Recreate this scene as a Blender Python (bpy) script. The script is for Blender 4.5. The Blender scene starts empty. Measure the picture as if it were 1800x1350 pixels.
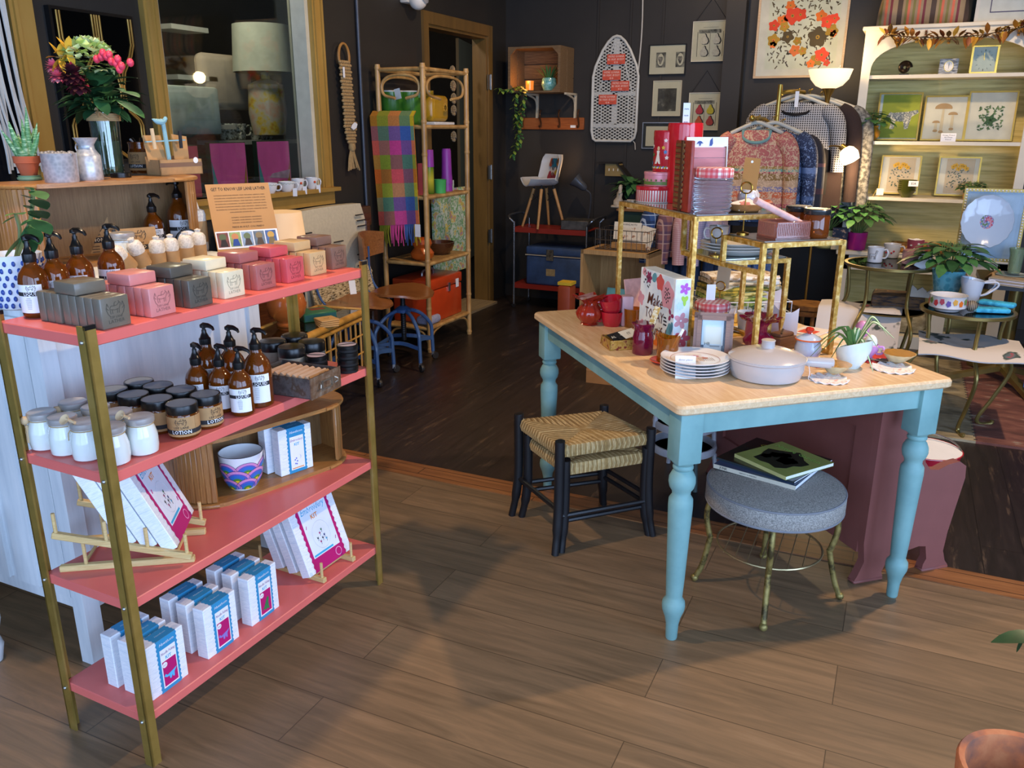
import bpy,bmesh,math,random
from mathutils import Matrix,Vector,Euler,noise
random.seed(7)
SC=bpy.context.scene
COL=SC.collection
PI=math.pi
sin,cos=math.sin,math.cos
R=math.radians
V=Vector
# camera
CAM_F,CAM_P,CAM_R,CAM_H,CAM_Y=1445.15,0.3043,0.0029,1.4767,R(25.0)
_rz=Matrix.Rotation(CAM_Y,3,'Z')
_F=_rz@V((0,cos(CAM_P),-sin(CAM_P)))
_U0=V((0,sin(CAM_P),cos(CAM_P)))
_R0=V((1,0,0))
_R=_rz@(cos(CAM_R)*_R0+sin(CAM_R)*_U0)
_U=_rz@(-sin(CAM_R)*_R0+cos(CAM_R)*_U0)
_C=V((0,0,CAM_H))
cd=bpy.data.cameras.new('camera')
cd.sensor_width=36
cd.lens=CAM_F/1800*36
cd.clip_start=0.05
cam=bpy.data.objects.new('camera',cd)
COL.objects.link(cam)
cam.matrix_world=Matrix.Translation(_C)@Matrix((_R,_U,-_F)).transposed().to_4x4()
SC.camera=cam
def _ray(x,y):
 return _F*CAM_F+_R*(x-900)+_U*(675-y)
def P(x,y,z=0.0):
 d=_ray(x,y);return _C+d*((z-CAM_H)/d.z)
def PX(x,y,X):
 d=_ray(x,y);return _C+d*(X/d.x)
def PY(x,y,Y):
 d=_ray(x,y);return _C+d*(Y/d.y)
def proj(p):
 d=V(p)-_C;k=d.dot(_F)
 return 900+CAM_F*d.dot(_R)/k,675-CAM_F*d.dot(_U)/k
def H(X,Y,row):
 lo,hi=-2.0,5.0
 for _ in range(50):
  m=(lo+hi)/2
  if proj((X,Y,m))[1]>row:lo=m
  else:hi=m
 return lo
# materials
_mc={}
def lin(h):
 if isinstance(h,str):
  h=h.lstrip('#');c=[int(h[i:i+2],16)/255 for i in(0,2,4)]
 else:
  c=h
 return tuple((x/12.92 if x<=0.04045 else((x+0.055)/1.055)**2.4)for x in c)+(1.0,)
def _new(name):
 m=bpy.data.materials.new(name);m.use_nodes=True
 nt=m.node_tree
 return m,nt,nt.nodes['Principled BSDF']
def _n(nt,t,**kw):
 n=nt.nodes.new(t)
 for k,v in kw.items():
  if k in n.inputs:n.inputs[k].default_value=v
  else:setattr(n,k,v)
 return n
def _coord(nt,scale=(1,1,1),rot=(0,0,0),out='Object'):
 tc=_n(nt,'ShaderNodeTexCoord');mp=_n(nt,'ShaderNodeMapping')
 mp.inputs['Scale'].default_value=scale;mp.inputs['Rotation'].default_value=rot
 nt.links.new(tc.outputs[out],mp.inputs['Vector'])
 return mp.outputs['Vector']
def _ramp(nt,fac,stops,interp='LINEAR'):
 r=_n(nt,'ShaderNodeValToRGB');r.color_ramp.interpolation=interp
 e=r.color_ramp.elements
 while len(e)<len(stops):e.new(0.5)
 for i,(p,c)in enumerate(stops):
  e[i].position=p;e[i].color=lin(c)if isinstance(c,str)else c
 nt.links.new(fac,r.inputs['Fac'])
 return r.outputs['Color']
def _bump(nt,b,height,strength=.3,dist=.002):
 n=_n(nt,'ShaderNodeBump',Strength=strength,Distance=dist)
 nt.links.new(height,n.inputs['Height']);nt.links.new(n.outputs['Normal'],b.inputs['Normal'])
def _shade(c,k):
 return tuple(min(1,x*k)for x in c[:3])+(1.0,)
def mat(col,rough=.5,metal=0.0,trans=0.0,ior=1.45,var=.08,vs=14.0,bump=0.0,bs=200.0,coat=0.0,emit=0.0,ecol=None,sss=0.0,spec=None,sheen=0.0):
 """plain surface with a little procedural unevenness in colour and optional fine bump"""
 key=(col,rough,metal,trans,ior,var,vs,bump,bs,coat,emit,ecol,sss,spec,sheen)
 if key in _mc:return _mc[key]
 m,nt,b=_new('surface_'+str(col).strip('#'))
 c=lin(col)
 b.inputs['Roughness'].default_value=rough;b.inputs['Metallic'].default_value=metal
 b.inputs['Transmission Weight'].default_value=trans;b.inputs['IOR'].default_value=ior
 if coat:b.inputs['Coat Weight'].default_value=coat;b.inputs['Coat Roughness'].default_value=.06
 if spec is not None:b.inputs['Specular IOR Level'].default_value=spec
 if sheen:b.inputs['Sheen Weight'].default_value=sheen
 if emit:
  b.inputs['Emission Color'].default_value=lin(ecol or col);b.inputs['Emission Strength'].default_value=emit
 if var>0:
  t=_n(nt,'ShaderNodeTexNoise',Scale=vs,Detail=3.0)
  nt.links.new(_coord(nt),t.inputs['Vector'])
  nt.links.new(_ramp(nt,t.outputs['Fac'],[(.3,_shade(c,1-var)),(.7,_shade(c,1+var))]),b.inputs['Base Color'])
 else:
  b.inputs['Base Color'].default_value=c
 if bump:
  t=_n(nt,'ShaderNodeTexNoise',Scale=bs,Detail=2.0)
  nt.links.new(_coord(nt),t.inputs['Vector']);_bump(nt,b,t.outputs['Fac'],bump,.003)
 _mc[key]=m
 return m
def wood(c1,c2,axis='x',scale=1.0,rough=.5,coat=0.0,stretch=18.0,c3=None):
 key=('wood',c1,c2,axis,scale,rough,coat,stretch,c3)
 if key in _mc:return _mc[key]
 m,nt,b=_new('wood_'+c1.strip('#'))
 s={'x':(1,stretch,stretch),'y':(stretch,1,stretch),'z':(stretch,stretch,1)}[axis]
 vec=_coord(nt,tuple(k*scale for k in s))
 t=_n(nt,'ShaderNodeTexNoise',Scale=3.0,Detail=6.0,Roughness=.65,Distortion=.6)
 nt.links.new(vec,t.inputs['Vector'])
 st=[(.3,c1),(.68,c2)]if not c3 else[(.28,c1),(.5,c3),(.7,c2)]
 nt.links.new(_ramp(nt,t.outputs['Fac'],st),b.inputs['Base Color'])
 b.inputs['Roughness'].default_value=rough
 if coat:b.inputs['Coat Weight'].default_value=coat;b.inputs['Coat Roughness'].default_value=.15
 _bump(nt,b,t.outputs['Fac'],.15,.002)
 _mc[key]=m
 return m
def planks(name,cols,along,length,width,gap_col,rough,scuff=None,gap=.003,coat=0.0):
 m,nt,b=_new(name)
 rot=(0,0,0)if along=='x' else(0,0,R(90))
 vec=_coord(nt,(1,1,1),rot)
 br=_n(nt,'ShaderNodeTexBrick',Scale=1.0,offset=.37,squash=1.0)
 br.inputs['Mortar Size'].default_value=gap;br.inputs['Brick Width'].default_value=length
 br.inputs['Row Height'].default_value=width;br.inputs['Mortar Smooth'].default_value=.0
 br.inputs['Color1'].default_value=(0,0,0,1);br.inputs['Color2'].default_value=(1,1,1,1)
 br.inputs['Mortar'].default_value=(.5,.5,.5,1);br.inputs['Bias'].default_value=0.0
 nt.links.new(vec,br.inputs['Vector'])
 add=_n(nt,'ShaderNodeVectorMath',operation='MULTIPLY_ADD')
 nt.links.new(br.outputs['Color'],add.inputs[0]);add.inputs[1].default_value=(7,13,5)
 nt.links.new(vec,add.inputs[2])
 mp=_n(nt,'ShaderNodeMapping');mp.inputs['Scale'].default_value=(1.0,11,1)
 nt.links.new(add.outputs[0],mp.inputs['Vector'])
 t=_n(nt,'ShaderNodeTexNoise',Scale=2.2,Detail=7.0,Roughness=.62,Distortion=1.1)
 nt.links.new(mp.outputs[0],t.inputs['Vector'])
 grain=_ramp(nt,t.outputs['Fac'],cols)
 mx=_n(nt,'ShaderNodeMixRGB',blend_type='OVERLAY');mx.inputs[0].default_value=.10
 nt.links.new(grain,mx.inputs[1]);nt.links.new(br.outputs['Color'],mx.inputs[2])
 out=mx.outputs[0]
 if scuff:
  mp2=_n(nt,'ShaderNodeMapping');mp2.inputs['Scale'].default_value=(1.4,9,1)
  nt.links.new(add.outputs[0],mp2.inputs['Vector'])
  t2=_n(nt,'ShaderNodeTexNoise',Scale=2.6,Detail=8.0,Roughness=.72)
  nt.links.new(mp2.outputs[0],t2.inputs['Vector'])
  f=_ramp(nt,t2.outputs['Fac'],[(.58,(0,0,0,1)),(.70,(1,1,1,1))])
  m2=_n(nt,'ShaderNodeMixRGB');nt.links.new(f,m2.inputs[0]);nt.links.new(out,m2.inputs[1])
  m2.inputs[2].default_value=lin(scuff);out=m2.outputs[0]
 m3=_n(nt,'ShaderNodeMixRGB');nt.links.new(br.outputs['Fac'],m3.inputs[0]);nt.links.new(out,m3.inputs[1])
 m3.inputs[2].default_value=lin(gap_col)
 nt.links.new(m3.outputs[0],b.inputs['Base Color'])
 b.inputs['Roughness'].default_value=rough
 if coat:b.inputs['Coat Weight'].default_value=coat;b.inputs['Coat Roughness'].default_value=.3
 _bump(nt,b,t.outputs['Fac'],.08,.002)
 return m
def noisy(name,stops,scale=(1,1,1),ns=5.0,detail=4.0,rough=.6,metal=0.0,bump=0.0,interp='LINEAR',kind='noise',coat=0.0,rot=(0,0,0),distortion=0.0):
 m,nt,b=_new(name)
 vec=_coord(nt,scale,rot)
 if kind=='noise':
  t=_n(nt,'ShaderNodeTexNoise',Scale=ns,Detail=detail,Roughness=.6,Distortion=distortion);o=t.outputs['Fac']
 elif kind=='voronoi':
  t=_n(nt,'ShaderNodeTexVoronoi',Scale=ns);o=t.outputs['Distance']
 elif kind=='wave':
  t=_n(nt,'ShaderNodeTexWave',Scale=ns,Distortion=distortion,Detail=detail);o=t.outputs['Fac']
 elif kind=='checker':
  t=_n(nt,'ShaderNodeTexChecker',Scale=ns);o=t.outputs['Fac']
 nt.links.new(vec,t.inputs['Vector'])
 nt.links.new(_ramp(nt,o,stops,interp),b.inputs['Base Color'])
 b.inputs['Roughness'].default_value=rough;b.inputs['Metallic'].default_value=metal
 if coat:b.inputs['Coat Weight'].default_value=coat
 if bump:_bump(nt,b,o,bump,.003)
 return m
def bands(name,axis,z0,z1,stops,rough=.9,weave=0.0,ns=90.0,interp='CONSTANT',mottle=None):
 """colour bands along one local axis (knitted stripes, cloth stripes)"""
 m,nt,b=_new(name)
 tc=_n(nt,'ShaderNodeTexCoord');sp=_n(nt,'ShaderNodeSeparateXYZ')
 nt.links.new(tc.outputs['Object'],sp.inputs[0])
 mr=_n(nt,'ShaderNodeMapRange');mr.inputs['From Min'].default_value=z0;mr.inputs['From Max'].default_value=z1
 nt.links.new(sp.outputs['XYZ'.index(axis.upper())],mr.inputs[0])
 out=_ramp(nt,mr.outputs[0],stops,interp)
 if mottle:
  col,s,a,bb=mottle
  t=_n(nt,'ShaderNodeTexNoise',Scale=s,Detail=3.0,Distortion=1.5);nt.links.new(tc.outputs['Object'],t.inputs['Vector'])
  f=_ramp(nt,t.outputs['Fac'],[(a,(0,0,0,1)),(bb,(1,1,1,1))])
  mx=_n(nt,'ShaderNodeMixRGB');nt.links.new(f,mx.inputs[0]);nt.links.new(out,mx.inputs[1]);mx.inputs[2].default_value=lin(col);out=mx.outputs[0]
 nt.links.new(out,b.inputs['Base Color'])
 b.inputs['Roughness'].default_value=rough
 if weave:
  t=_n(nt,'ShaderNodeTexNoise',Scale=ns,Detail=2.0);nt.links.new(tc.outputs['Object'],t.inputs['Vector'])
  _bump(nt,b,t.outputs['Fac'],weave,.004)
 return m
def plaid(name,base,stripes,rough=.9,axes='xz'):
 """woven check: stripes = [(scale, duty, colour, opacity)] run both ways"""
 m,nt,b=_new(name)
 tc=_n(nt,'ShaderNodeTexCoord');sp=_n(nt,'ShaderNodeSeparateXYZ');nt.links.new(tc.outputs['Object'],sp.inputs[0])
 rgb=_n(nt,'ShaderNodeRGB');rgb.outputs[0].default_value=lin(base);out=rgb.outputs[0]
 for sc,duty,col,op in stripes:
  for ax in axes:
   mu=_n(nt,'ShaderNodeMath',operation='MULTIPLY');mu.inputs[1].default_value=sc
   nt.links.new(sp.outputs['xyz'.index(ax)],mu.inputs[0])
   fr=_n(nt,'ShaderNodeMath',operation='FRACT');nt.links.new(mu.outputs[0],fr.inputs[0])
   lt=_n(nt,'ShaderNodeMath',operation='LESS_THAN');lt.inputs[1].default_value=duty;nt.links.new(fr.outputs[0],lt.inputs[0])
   m2=_n(nt,'ShaderNodeMath',operation='MULTIPLY');m2.inputs[1].default_value=op;nt.links.new(lt.outputs[0],m2.inputs[0])
   mx=_n(nt,'ShaderNodeMixRGB');nt.links.new(m2.outputs[0],mx.inputs[0]);nt.links.new(out,mx.inputs[1]);mx.inputs[2].default_value=lin(col);out=mx.outputs[0]
 nt.links.new(out,b.inputs['Base Color']);b.inputs['Roughness'].default_value=rough
 return m
def pane_mat(name='clear_pane',tint='#f8faf9',refl=.006):
 key=('pane',tint,refl)
 if key in _mc:return _mc[key]
 m=bpy.data.materials.new(name);m.use_nodes=True;nt=m.node_tree;nt.nodes.clear()
 tr=_n(nt,'ShaderNodeBsdfTransparent');tr.inputs[0].default_value=lin(tint)
 gl=_n(nt,'ShaderNodeBsdfGlossy');gl.inputs['Roughness'].default_value=.02
 lw=_n(nt,'ShaderNodeLayerWeight');lw.inputs[0].default_value=.5
 pw=_n(nt,'ShaderNodeMath',operation='POWER');pw.inputs[1].default_value=4.0;nt.links.new(lw.outputs['Facing'],pw.inputs[0])
 ad=_n(nt,'ShaderNodeMath',operation='MULTIPLY_ADD',use_clamp=True);ad.inputs[1].default_value=.7;ad.inputs[2].default_value=refl;nt.links.new(pw.outputs[0],ad.inputs[0])
 mx=_n(nt,'ShaderNodeMixShader');out=_n(nt,'ShaderNodeOutputMaterial')
 nt.links.new(ad.outputs[0],mx.inputs[0]);nt.links.new(tr.outputs[0],mx.inputs[1]);nt.links.new(gl.outputs[0],mx.inputs[2])
 nt.links.new(mx.outputs[0],out.inputs[0])
 _mc[key]=m
 return m
def perforated(name,col,scale,width):
 """expanded-metal sheet: real see-through diamonds"""
 m,nt,b=_new(name)
 b.inputs['Base Color'].default_value=lin(col);b.inputs['Roughness'].default_value=.45
 tc=_n(nt,'ShaderNodeTexCoord');sp=_n(nt,'ShaderNodeSeparateXYZ');nt.links.new(tc.outputs['Object'],sp.inputs[0])
 outs=[]
 for sg in(1,-1):
  a=_n(nt,'ShaderNodeMath',operation='MULTIPLY');a.inputs[1].default_value=scale*sg*.75;nt.links.new(sp.outputs[0],a.inputs[0])
  c=_n(nt,'ShaderNodeMath',operation='MULTIPLY_ADD');c.inputs[1].default_value=scale*1.35;nt.links.new(sp.outputs[2],c.inputs[0]);nt.links.new(a.outputs[0],c.inputs[2])
  f=_n(nt,'ShaderNodeMath',operation='FRACT');nt.links.new(c.outputs[0],f.inputs[0])
  l=_n(nt,'ShaderNodeMath',operation='LESS_THAN');l.inputs[1].default_value=width;nt.links.new(f.outputs[0],l.inputs[0]);outs.append(l.outputs[0])
 mx=_n(nt,'ShaderNodeMath',operation='MAXIMUM');nt.links.new(outs[0],mx.inputs[0]);nt.links.new(outs[1],mx.inputs[1])
 nt.links.new(mx.outputs[0],b.inputs['Alpha'])
 return m
# mesh collector
_tx={}
def _textdata(s,shear=0.0,bold=0.0):
 k=(s,shear,bold)
 if k in _tx:return _tx[k]
 cu=bpy.data.curves.new('lettering','FONT');cu.body=s;cu.size=1.0;cu.align_x='CENTER';cu.align_y='CENTER'
 cu.resolution_u=1;cu.shear=shear;cu.offset=bold;cu.fill_mode='FRONT'
 o=bpy.data.objects.new('lettering',cu)
 me=bpy.data.meshes.new_from_object(o)
 d=([v.co.copy()for v in me.vertices],[tuple(p.vertices)for p in me.polygons])
 bpy.data.objects.remove(o);bpy.data.curves.remove(cu);bpy.data.meshes.remove(me)
 _tx[k]=d
 return d
def TR(x=0,y=0,z=0,rx=0,ry=0,rz=0,s=1.0):
 return Matrix.Translation((x,y,z))@Euler((rx,ry,rz)).to_matrix().to_4x4()@Matrix.Scale(s,4)
class M:
 def __init__(s,m=None):
  s.v=[];s.f=[];s.mi=[];s.sm=[];s.mats=[];s.T=Matrix();s.m=m
 def add(s,vs,fs,m=None,smooth=False,T=None):
  m=m or s.m
  if m not in s.mats:s.mats.append(m)
  i=s.mats.index(m);b=len(s.v)
  X=s.T if T is None else s.T@T
  s.v+=[tuple(X@V(p))for p in vs]
  for f in fs:
   s.f.append(tuple(b+k for k in f));s.mi.append(i);s.sm.append(smooth)
  return s
 def box(s,x0,y0,z0,x1,y1,z1,m=None,T=None):
  vs=[(x,y,z)for z in(z0,z1)for y in(y0,y1)for x in(x0,x1)]
  return s.add(vs,[(0,2,3,1),(4,5,7,6),(0,1,5,4),(2,6,7,3),(0,4,6,2),(1,3,7,5)],m,False,T)
 def rbox(s,x0,y0,z0,x1,y1,z1,r=.004,seg=2,m=None,T=None,smooth=True):
  bm=bmesh.new();bmesh.ops.create_cube(bm,size=1)
  for v in bm.verts:
   v.co=V(((x0+x1)/2+v.co.x*(x1-x0),(y0+y1)/2+v.co.y*(y1-y0),(z0+z1)/2+v.co.z*(z1-z0)))
  bmesh.ops.bevel(bm,geom=bm.edges[:],offset=r,segments=seg,affect='EDGES',profile=.5)
  return s.bm(bm,m,smooth,T)
 def bm(s,bm,m=None,smooth=False,T=None):
  bm.verts.index_update()
  s.add([v.co.copy()for v in bm.verts],[tuple(v.index for v in f.verts)for f in bm.faces],m,smooth,T);bm.free()
  return s
 def bar(s,a,b,w,h=None,m=None,up=(0,0,1)):
  a,b=V(a),V(b);d=(b-a);L=d.length;d.normalize();h=h or w
  u=V(up)
  if abs(d.dot(u))>.98:u=V((0,1,0))
  x=d.cross(u).normalized();y=x.cross(d)
  vs=[p+x*(w/2)*i+y*(h/2)*j for p in(a,b)for i,j in((-1,-1),(1,-1),(1,1),(-1,1))]
  return s.add(vs,[(3,2,1,0),(4,5,6,7),(0,1,5,4),(1,2,6,5),(2,3,7,6),(3,0,4,7)],m)
 def lathe(s,prof,n=24,m=None,T=None,smooth=True,mod=None,a0=0.0,a1=2*PI):
  full=abs(a1-a0-2*PI)<1e-6
  k=n if full else n+1
  vs=[];fs=[]
  for r,z in prof:
   for i in range(k):
    a=a0+(a1-a0)*i/n
    rr,zz=(r,z)if mod is None else mod(r,z,a)
    vs.append((rr*cos(a),rr*sin(a),zz))
  for j in range(len(prof)-1):
   for i in range(n):
    i2=(i+1)%k
    fs.append((j*k+i,j*k+i2,(j+1)*k+i2,(j+1)*k+i))
  if full:
   if prof[0][0]>1e-5:fs.append(tuple(reversed(range(k))))
   if prof[-1][0]>1e-5:fs.append(tuple(range((len(prof)-1)*k,len(prof)*k)))
  return s.add(vs,fs,m,smooth,T)
 def cyl(s,x,y,z0,z1,r,n=20,m=None,r2=None,smooth=True):
  r2=r if r2 is None else r2
  s.lathe([(r,z0),(r2,z1)],n,m,TR(x,y,0),smooth)
  return s
 def ball(s,x,y,z,r,m=None,n=14,sq=1.0):
  k=max(5,n//2)
  return s.lathe([(r*sin(PI*i/k),-r*sq*cos(PI*i/k))for i in range(k+1)],n,m,TR(x,y,z))
 def tube(s,pts,r,n=8,m=None,closed=False,smooth=True,cap=True):
  pts=[V(p)for p in pts];N=len(pts);vs=[];fs=[]
  rs=r if isinstance(r,(list,tuple))else[r]*N
  prev=None
  for i,p in enumerate(pts):
   if closed:d=pts[(i+1)%N]-pts[i-1]
   else:d=pts[min(i+1,N-1)]-pts[max(i-1,0)]
   if d.length<1e-9:d=V((0,0,1))
   d.normalize()
   if prev is None:
    u=V((0,0,1))if abs(d.z)<.9 else V((1,0,0))
    x=d.cross(u).normalized()
   else:
    x=(prev-d*prev.dot(d))
    x=x.normalized()if x.length>1e-6 else d.cross(V((0,0,1))).normalized()
   prev=x;y=d.cross(x)
   for k in range(n):
    a=2*PI*k/n
    vs.append(p+(x*cos(a)+y*sin(a))*rs[i])
  for i in range(N if closed else N-1):
   j=(i+1)%N
   for k in range(n):
    k2=(k+1)%n
    fs.append((i*n+k,i*n+k2,j*n+k2,j*n+k))
  if cap and not closed:
   fs.append(tuple(reversed(range(n))));fs.append(tuple(range((N-1)*n,N*n)))
  return s.add(vs,fs,m,smooth)
 def prism(s,poly,z0,z1,m=None,T=None,smooth=False):
  n=len(poly)
  vs=[(x,y,z0)for x,y in poly]+[(x,y,z1)for x,y in poly]
  fs=[tuple(reversed(range(n))),tuple(range(n,2*n))]+[(i,(i+1)%n,n+(i+1)%n,n+i)for i in range(n)]
  return s.add(vs,fs,m,smooth,T)
 def poly(s,pts,m=None,T=None):
  return s.add([(p[0],p[1],p[2]if len(p)>2 else 0)for p in pts],[tuple(range(len(pts)))],m,False,T)
 def grid(s,nu,nv,fn,m=None,smooth=True,mf=None,T=None,thick=0.0):
  vs=[V(fn(i/nu,j/nv))for j in range(nv+1)for i in range(nu+1)]
  w=nu+1
  q=[(j*w+i,j*w+i+1,(j+1)*w+i+1,(j+1)*w+i)for j in range(nv)for i in range(nu)]
  if thick:
   nn=[V((0,0,0))for _ in vs]
   for f in q:
    nrm=(vs[f[1]]-vs[f[0]]).cross(vs[f[3]]-vs[f[0]])
    for k in f:nn[k]+=nrm
   b=len(vs)
   vs=vs+[p-n.normalized()*thick if n.length else p for p,n in zip(vs,nn)]
   back=[tuple(reversed([b+k for k in f]))for f in q]
   rim=[]
   for i in range(nu):
    rim.append((i+1,i,b+i,b+i+1));k=nv*w;rim.append((k+i,k+i+1,b+k+i+1,b+k+i))
   for j in range(nv):
    rim.append((j*w,(j+1)*w,b+(j+1)*w,b+j*w));rim.append(((j+1)*w+nu,j*w+nu,b+j*w+nu,b+(j+1)*w+nu))
  if mf is None:
   s.add(vs,q+(back+rim if thick else[]),m,smooth,T)
  else:
   groups={}
   for idx,f in enumerate(q):
    mm=mf(idx%nu,idx//nu);groups.setdefault(mm,[]).append(f)
    if thick:groups[mm].append(back[idx])
   base=len(s.v);first=True
   X=s.T if T is None else s.T@T
   s.v+=[tuple(X@p)for p in vs]
   if thick:groups.setdefault(mf(0,0),[]).extend(rim)
   for mm,fl in groups.items():
    if mm not in s.mats:s.mats.append(mm)
    i=s.mats.index(mm)
    for f in fl:
     s.f.append(tuple(base+k for k in f));s.mi.append(i);s.sm.append(smooth)
  return s
 def text(s,t,size,m=None,T=None,shear=0.0,bold=0.0,wmax=None,bend=None,fit=None):
  """flat lettering in the local xy plane, centred; bend = radius of the cylinder (axis = local y) it lies on"""
  vs,fs=_textdata(t,shear,bold)
  xs=[v.x for v in vs]or[0]
  k=size;kx=size
  w=(max(xs)-min(xs))*size
  if wmax and w>wmax:kx=size*wmax/w
  if fit:kx=size*fit/max(w,1e-6)
  cx=(max(xs)+min(xs))/2
  out=[]
  for v in vs:
   x,y=(v.x-cx)*kx,v.y*k
   if bend:
    a=x/bend;out.append((bend*sin(a),y,bend*(cos(a)-1)))
   else:out.append((x,y,0))
  return s.add(out,fs,m,False,T)
 def build(s,name,parent=None,loc=(0,0,0),rot=(0,0,0)):
  me=bpy.data.meshes.new(name);me.from_pydata(s.v,[],s.f);me.update()
  for m in s.mats:me.materials.append(m)
  me.polygons.foreach_set('material_index',s.mi);me.polygons.foreach_set('use_smooth',s.sm)
  me.validate()
  if any(s.sm):
   try:me.set_sharp_from_angle(angle=R(42))
   except Exception:pass
  o=bpy.data.objects.new(name,me);COL.objects.link(o)
  o.location=loc;o.rotation_euler=rot
  if parent:o.parent=parent
  return o
# objects
def tag(o,label,cat,group=None,kind=None):
 o['label']=label;o['category']=cat
 if group:o['group']=group
 if kind:o['kind']=kind
 return o
def thing(name,label,cat,loc=(0,0,0),rz=0.0,group=None,rot=None):
 o=bpy.data.objects.new(name,None);o.empty_display_size=.05;COL.objects.link(o)
 o.location=loc;o.rotation_euler=rot or(0,0,rz)
 return tag(o,label,cat,group)
def struct(name,m,label=None):
 o=m.build(name);o['kind']='structure'
 if label:o['label']=label
 return o
def kids(o):return[c for c in bpy.data.objects if c.parent==o]
def dup(src,loc,rz=0.0,label=None,group=None,rot=None,scale=None):
 r=src.copy();COL.objects.link(r);r.location=loc;r.rotation_euler=rot or(0,0,rz)
 if scale:r.scale=scale if isinstance(scale,(tuple,list))else(scale,)*3
 if label:r['label']=label
 if group:r['group']=group
 for ch in kids(src):
  c=ch.copy();COL.objects.link(c);c.parent=r
  for g in kids(ch):
   d=g.copy();COL.objects.link(d);d.parent=c
 return r
def place(o,loc,rz=0.0,rot=None):
 o.location=loc;o.rotation_euler=rot or(0,0,rz);return o
def arc(c,r,a0,a1,n,plane='xz'):
 out=[]
 for i in range(n+1):
  a=a0+(a1-a0)*i/n
  u,w=r*cos(a),r*sin(a)
  out.append(V(c)+(V((u,0,w))if plane=='xz' else V((u,w,0))if plane=='xy' else V((0,u,w))))
 return out
def smoothpath(pts,n=6):
 """Catmull-Rom through the points"""
 p=[V(q)for q in pts];p=[p[0]*2-p[1]]+p+[p[-1]*2-p[-2]];out=[]
 for i in range(1,len(p)-2):
  for k in range(n):
   t=k/n
   out.append(.5*((2*p[i])+(p[i+1]-p[i-1])*t+(2*p[i-1]-5*p[i]+4*p[i+1]-p[i+2])*t*t+(3*p[i]-p[i-1]-3*p[i+1]+p[i+2])*t**3))
 out.append(p[-2]);return out
def leaf(m,base,d,L,W,droop=.3,col=None,fold=.15,n=6,up=None):
 """one leaf blade: pointed oval, folded along its midrib, bending down by droop"""
 d=V(d).normalized();side=d.cross(V((0,0,1)))
 side=side.normalized()if side.length>1e-4 else V((1,0,0))
 nrm=side.cross(d);vs=[];fs=[];p=V(base);dd=d.copy()
 for i in range(n+1):
  t=i/n
  w=W*.5*(sin(PI*min(1,t*.92+.06))**.8)if 0<i<n else W*.03
  vs+=[p+side*w+nrm*fold*w,p.copy(),p-side*w+nrm*fold*w]
  dd=(dd+V((0,0,-1))*droop/n).normalized();p=p+dd*(L/n)
 for i in range(n):
  for k in(0,1):
   a=i*3+k;fs.append((a,a+1,a+4,a+3))
 m.add(vs,fs,col,True)
 return p
# the room
XW,YB,ZC=-3.2,6.72,3.05
BLK=noisy('black_wall_paint',[(.3,'#25221f'),(.7,'#2b2824')],ns=3.0,rough=.55)
FLOOR_L=planks('oak_planks',[(.22,'#5f4d37'),(.45,'#745f46'),(.6,'#82694d'),(.8,'#957b5d')],'x',1.25,.185,'#4d3e2c',.42,gap=.0013)
FLOOR_D=planks('dark_worn_planks',[(.3,'#1d1816'),(.55,'#292220'),(.75,'#352c28')],'y',1.6,.14,'#120d0b',.38,scuff='#5a4a3c',gap=.0015)
STRIP=planks('oak_strip',[(.3,'#6d4526'),(.55,'#8a5a34'),(.75,'#a06c40')],'x',.9,.07,'#3c2615',.4,gap=.002)
GOLD_P=noisy('gold_trim_paint',[(.3,'#b08a42'),(.5,'#b8934a'),(.75,'#c19d54')],scale=(3,3,1.2),ns=2.0,rough=.42,metal=.35,bump=.1)
m=M(FLOOR_L);m.box(XW-.1,-1.7,-.06,3.1,2.84,0);struct('floor',m)
m=M(STRIP);m.box(XW,2.84,-.06,3.1,2.968,.004);struct('trim_1',m)
m=M(FLOOR_D);m.box(XW,2.968,-.06,3.1,YB+.1,0);m.box(-5.6,2.6,-.06,XW,9.0,0);struct('floor_1',m)
m=M(mat('#6b655c',.9));m.box(XW-.1,-1.7,ZC,3.1,YB+.1,ZC+.1);struct('ceiling',m)
WY0,WY1,WZ0,WZ1=3.0,4.11,1.12,2.62
DY0,DY1,DZ=5.42,6.36,2.16
m=M(BLK);X0,X1=XW-.12,XW
m.box(X0,2.30,0,X1,WY0,ZC);m.box(X0,WY0,0,X1,WY1,WZ0);m.box(X0,WY0,WZ1,X1,WY1,ZC)
m.box(X0,WY1,0,X1,DY0,ZC);m.box(X0,DY0,DZ,X1,DY1,ZC);m.box(X0,DY1,0,X1,YB,ZC)
m.box(X0,-1.7,0,X1,1.2,ZC);m.box(X0,1.2,0,X1,2.3,.95);m.box(X0,1.2,2.6,X1,2.3,ZC)
struct('wall_left',m)
m=M(BLK);m.box(XW-.12,YB,0,3.1,YB+.12,ZC)
for x in(-2.39,-2.12,-1.86):m.box(x,YB-.012,0,x+.016,YB,ZC)
struct('wall_back',m)
m=M(mat('#8f8a80',.8));m.box(3.0,-1.7,0,3.1,-1.0,ZC);m.box(3.0,2.1,0,3.1,YB,ZC);m.box(3.0,-1.0,0,3.1,2.1,.35);m.box(3.0,-1.0,2.75,3.1,2.1,ZC);struct('wall_right',m)
m=M(BLK);m.box(-1.36,YB-.10,0,-1.22,YB,ZC);struct('pillar',m)
m=M(mat('#d8d4cc',.6));m.box(XW,-1.7,0,3.0,-1.6,.35);m.box(XW,-1.7,2.75,3.0,-1.6,ZC)
for x in(XW,-1.1,.95,2.9):m.box(x,-1.7,.35,x+.1,-1.6,2.75)
struct('wall_front',m)
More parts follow.
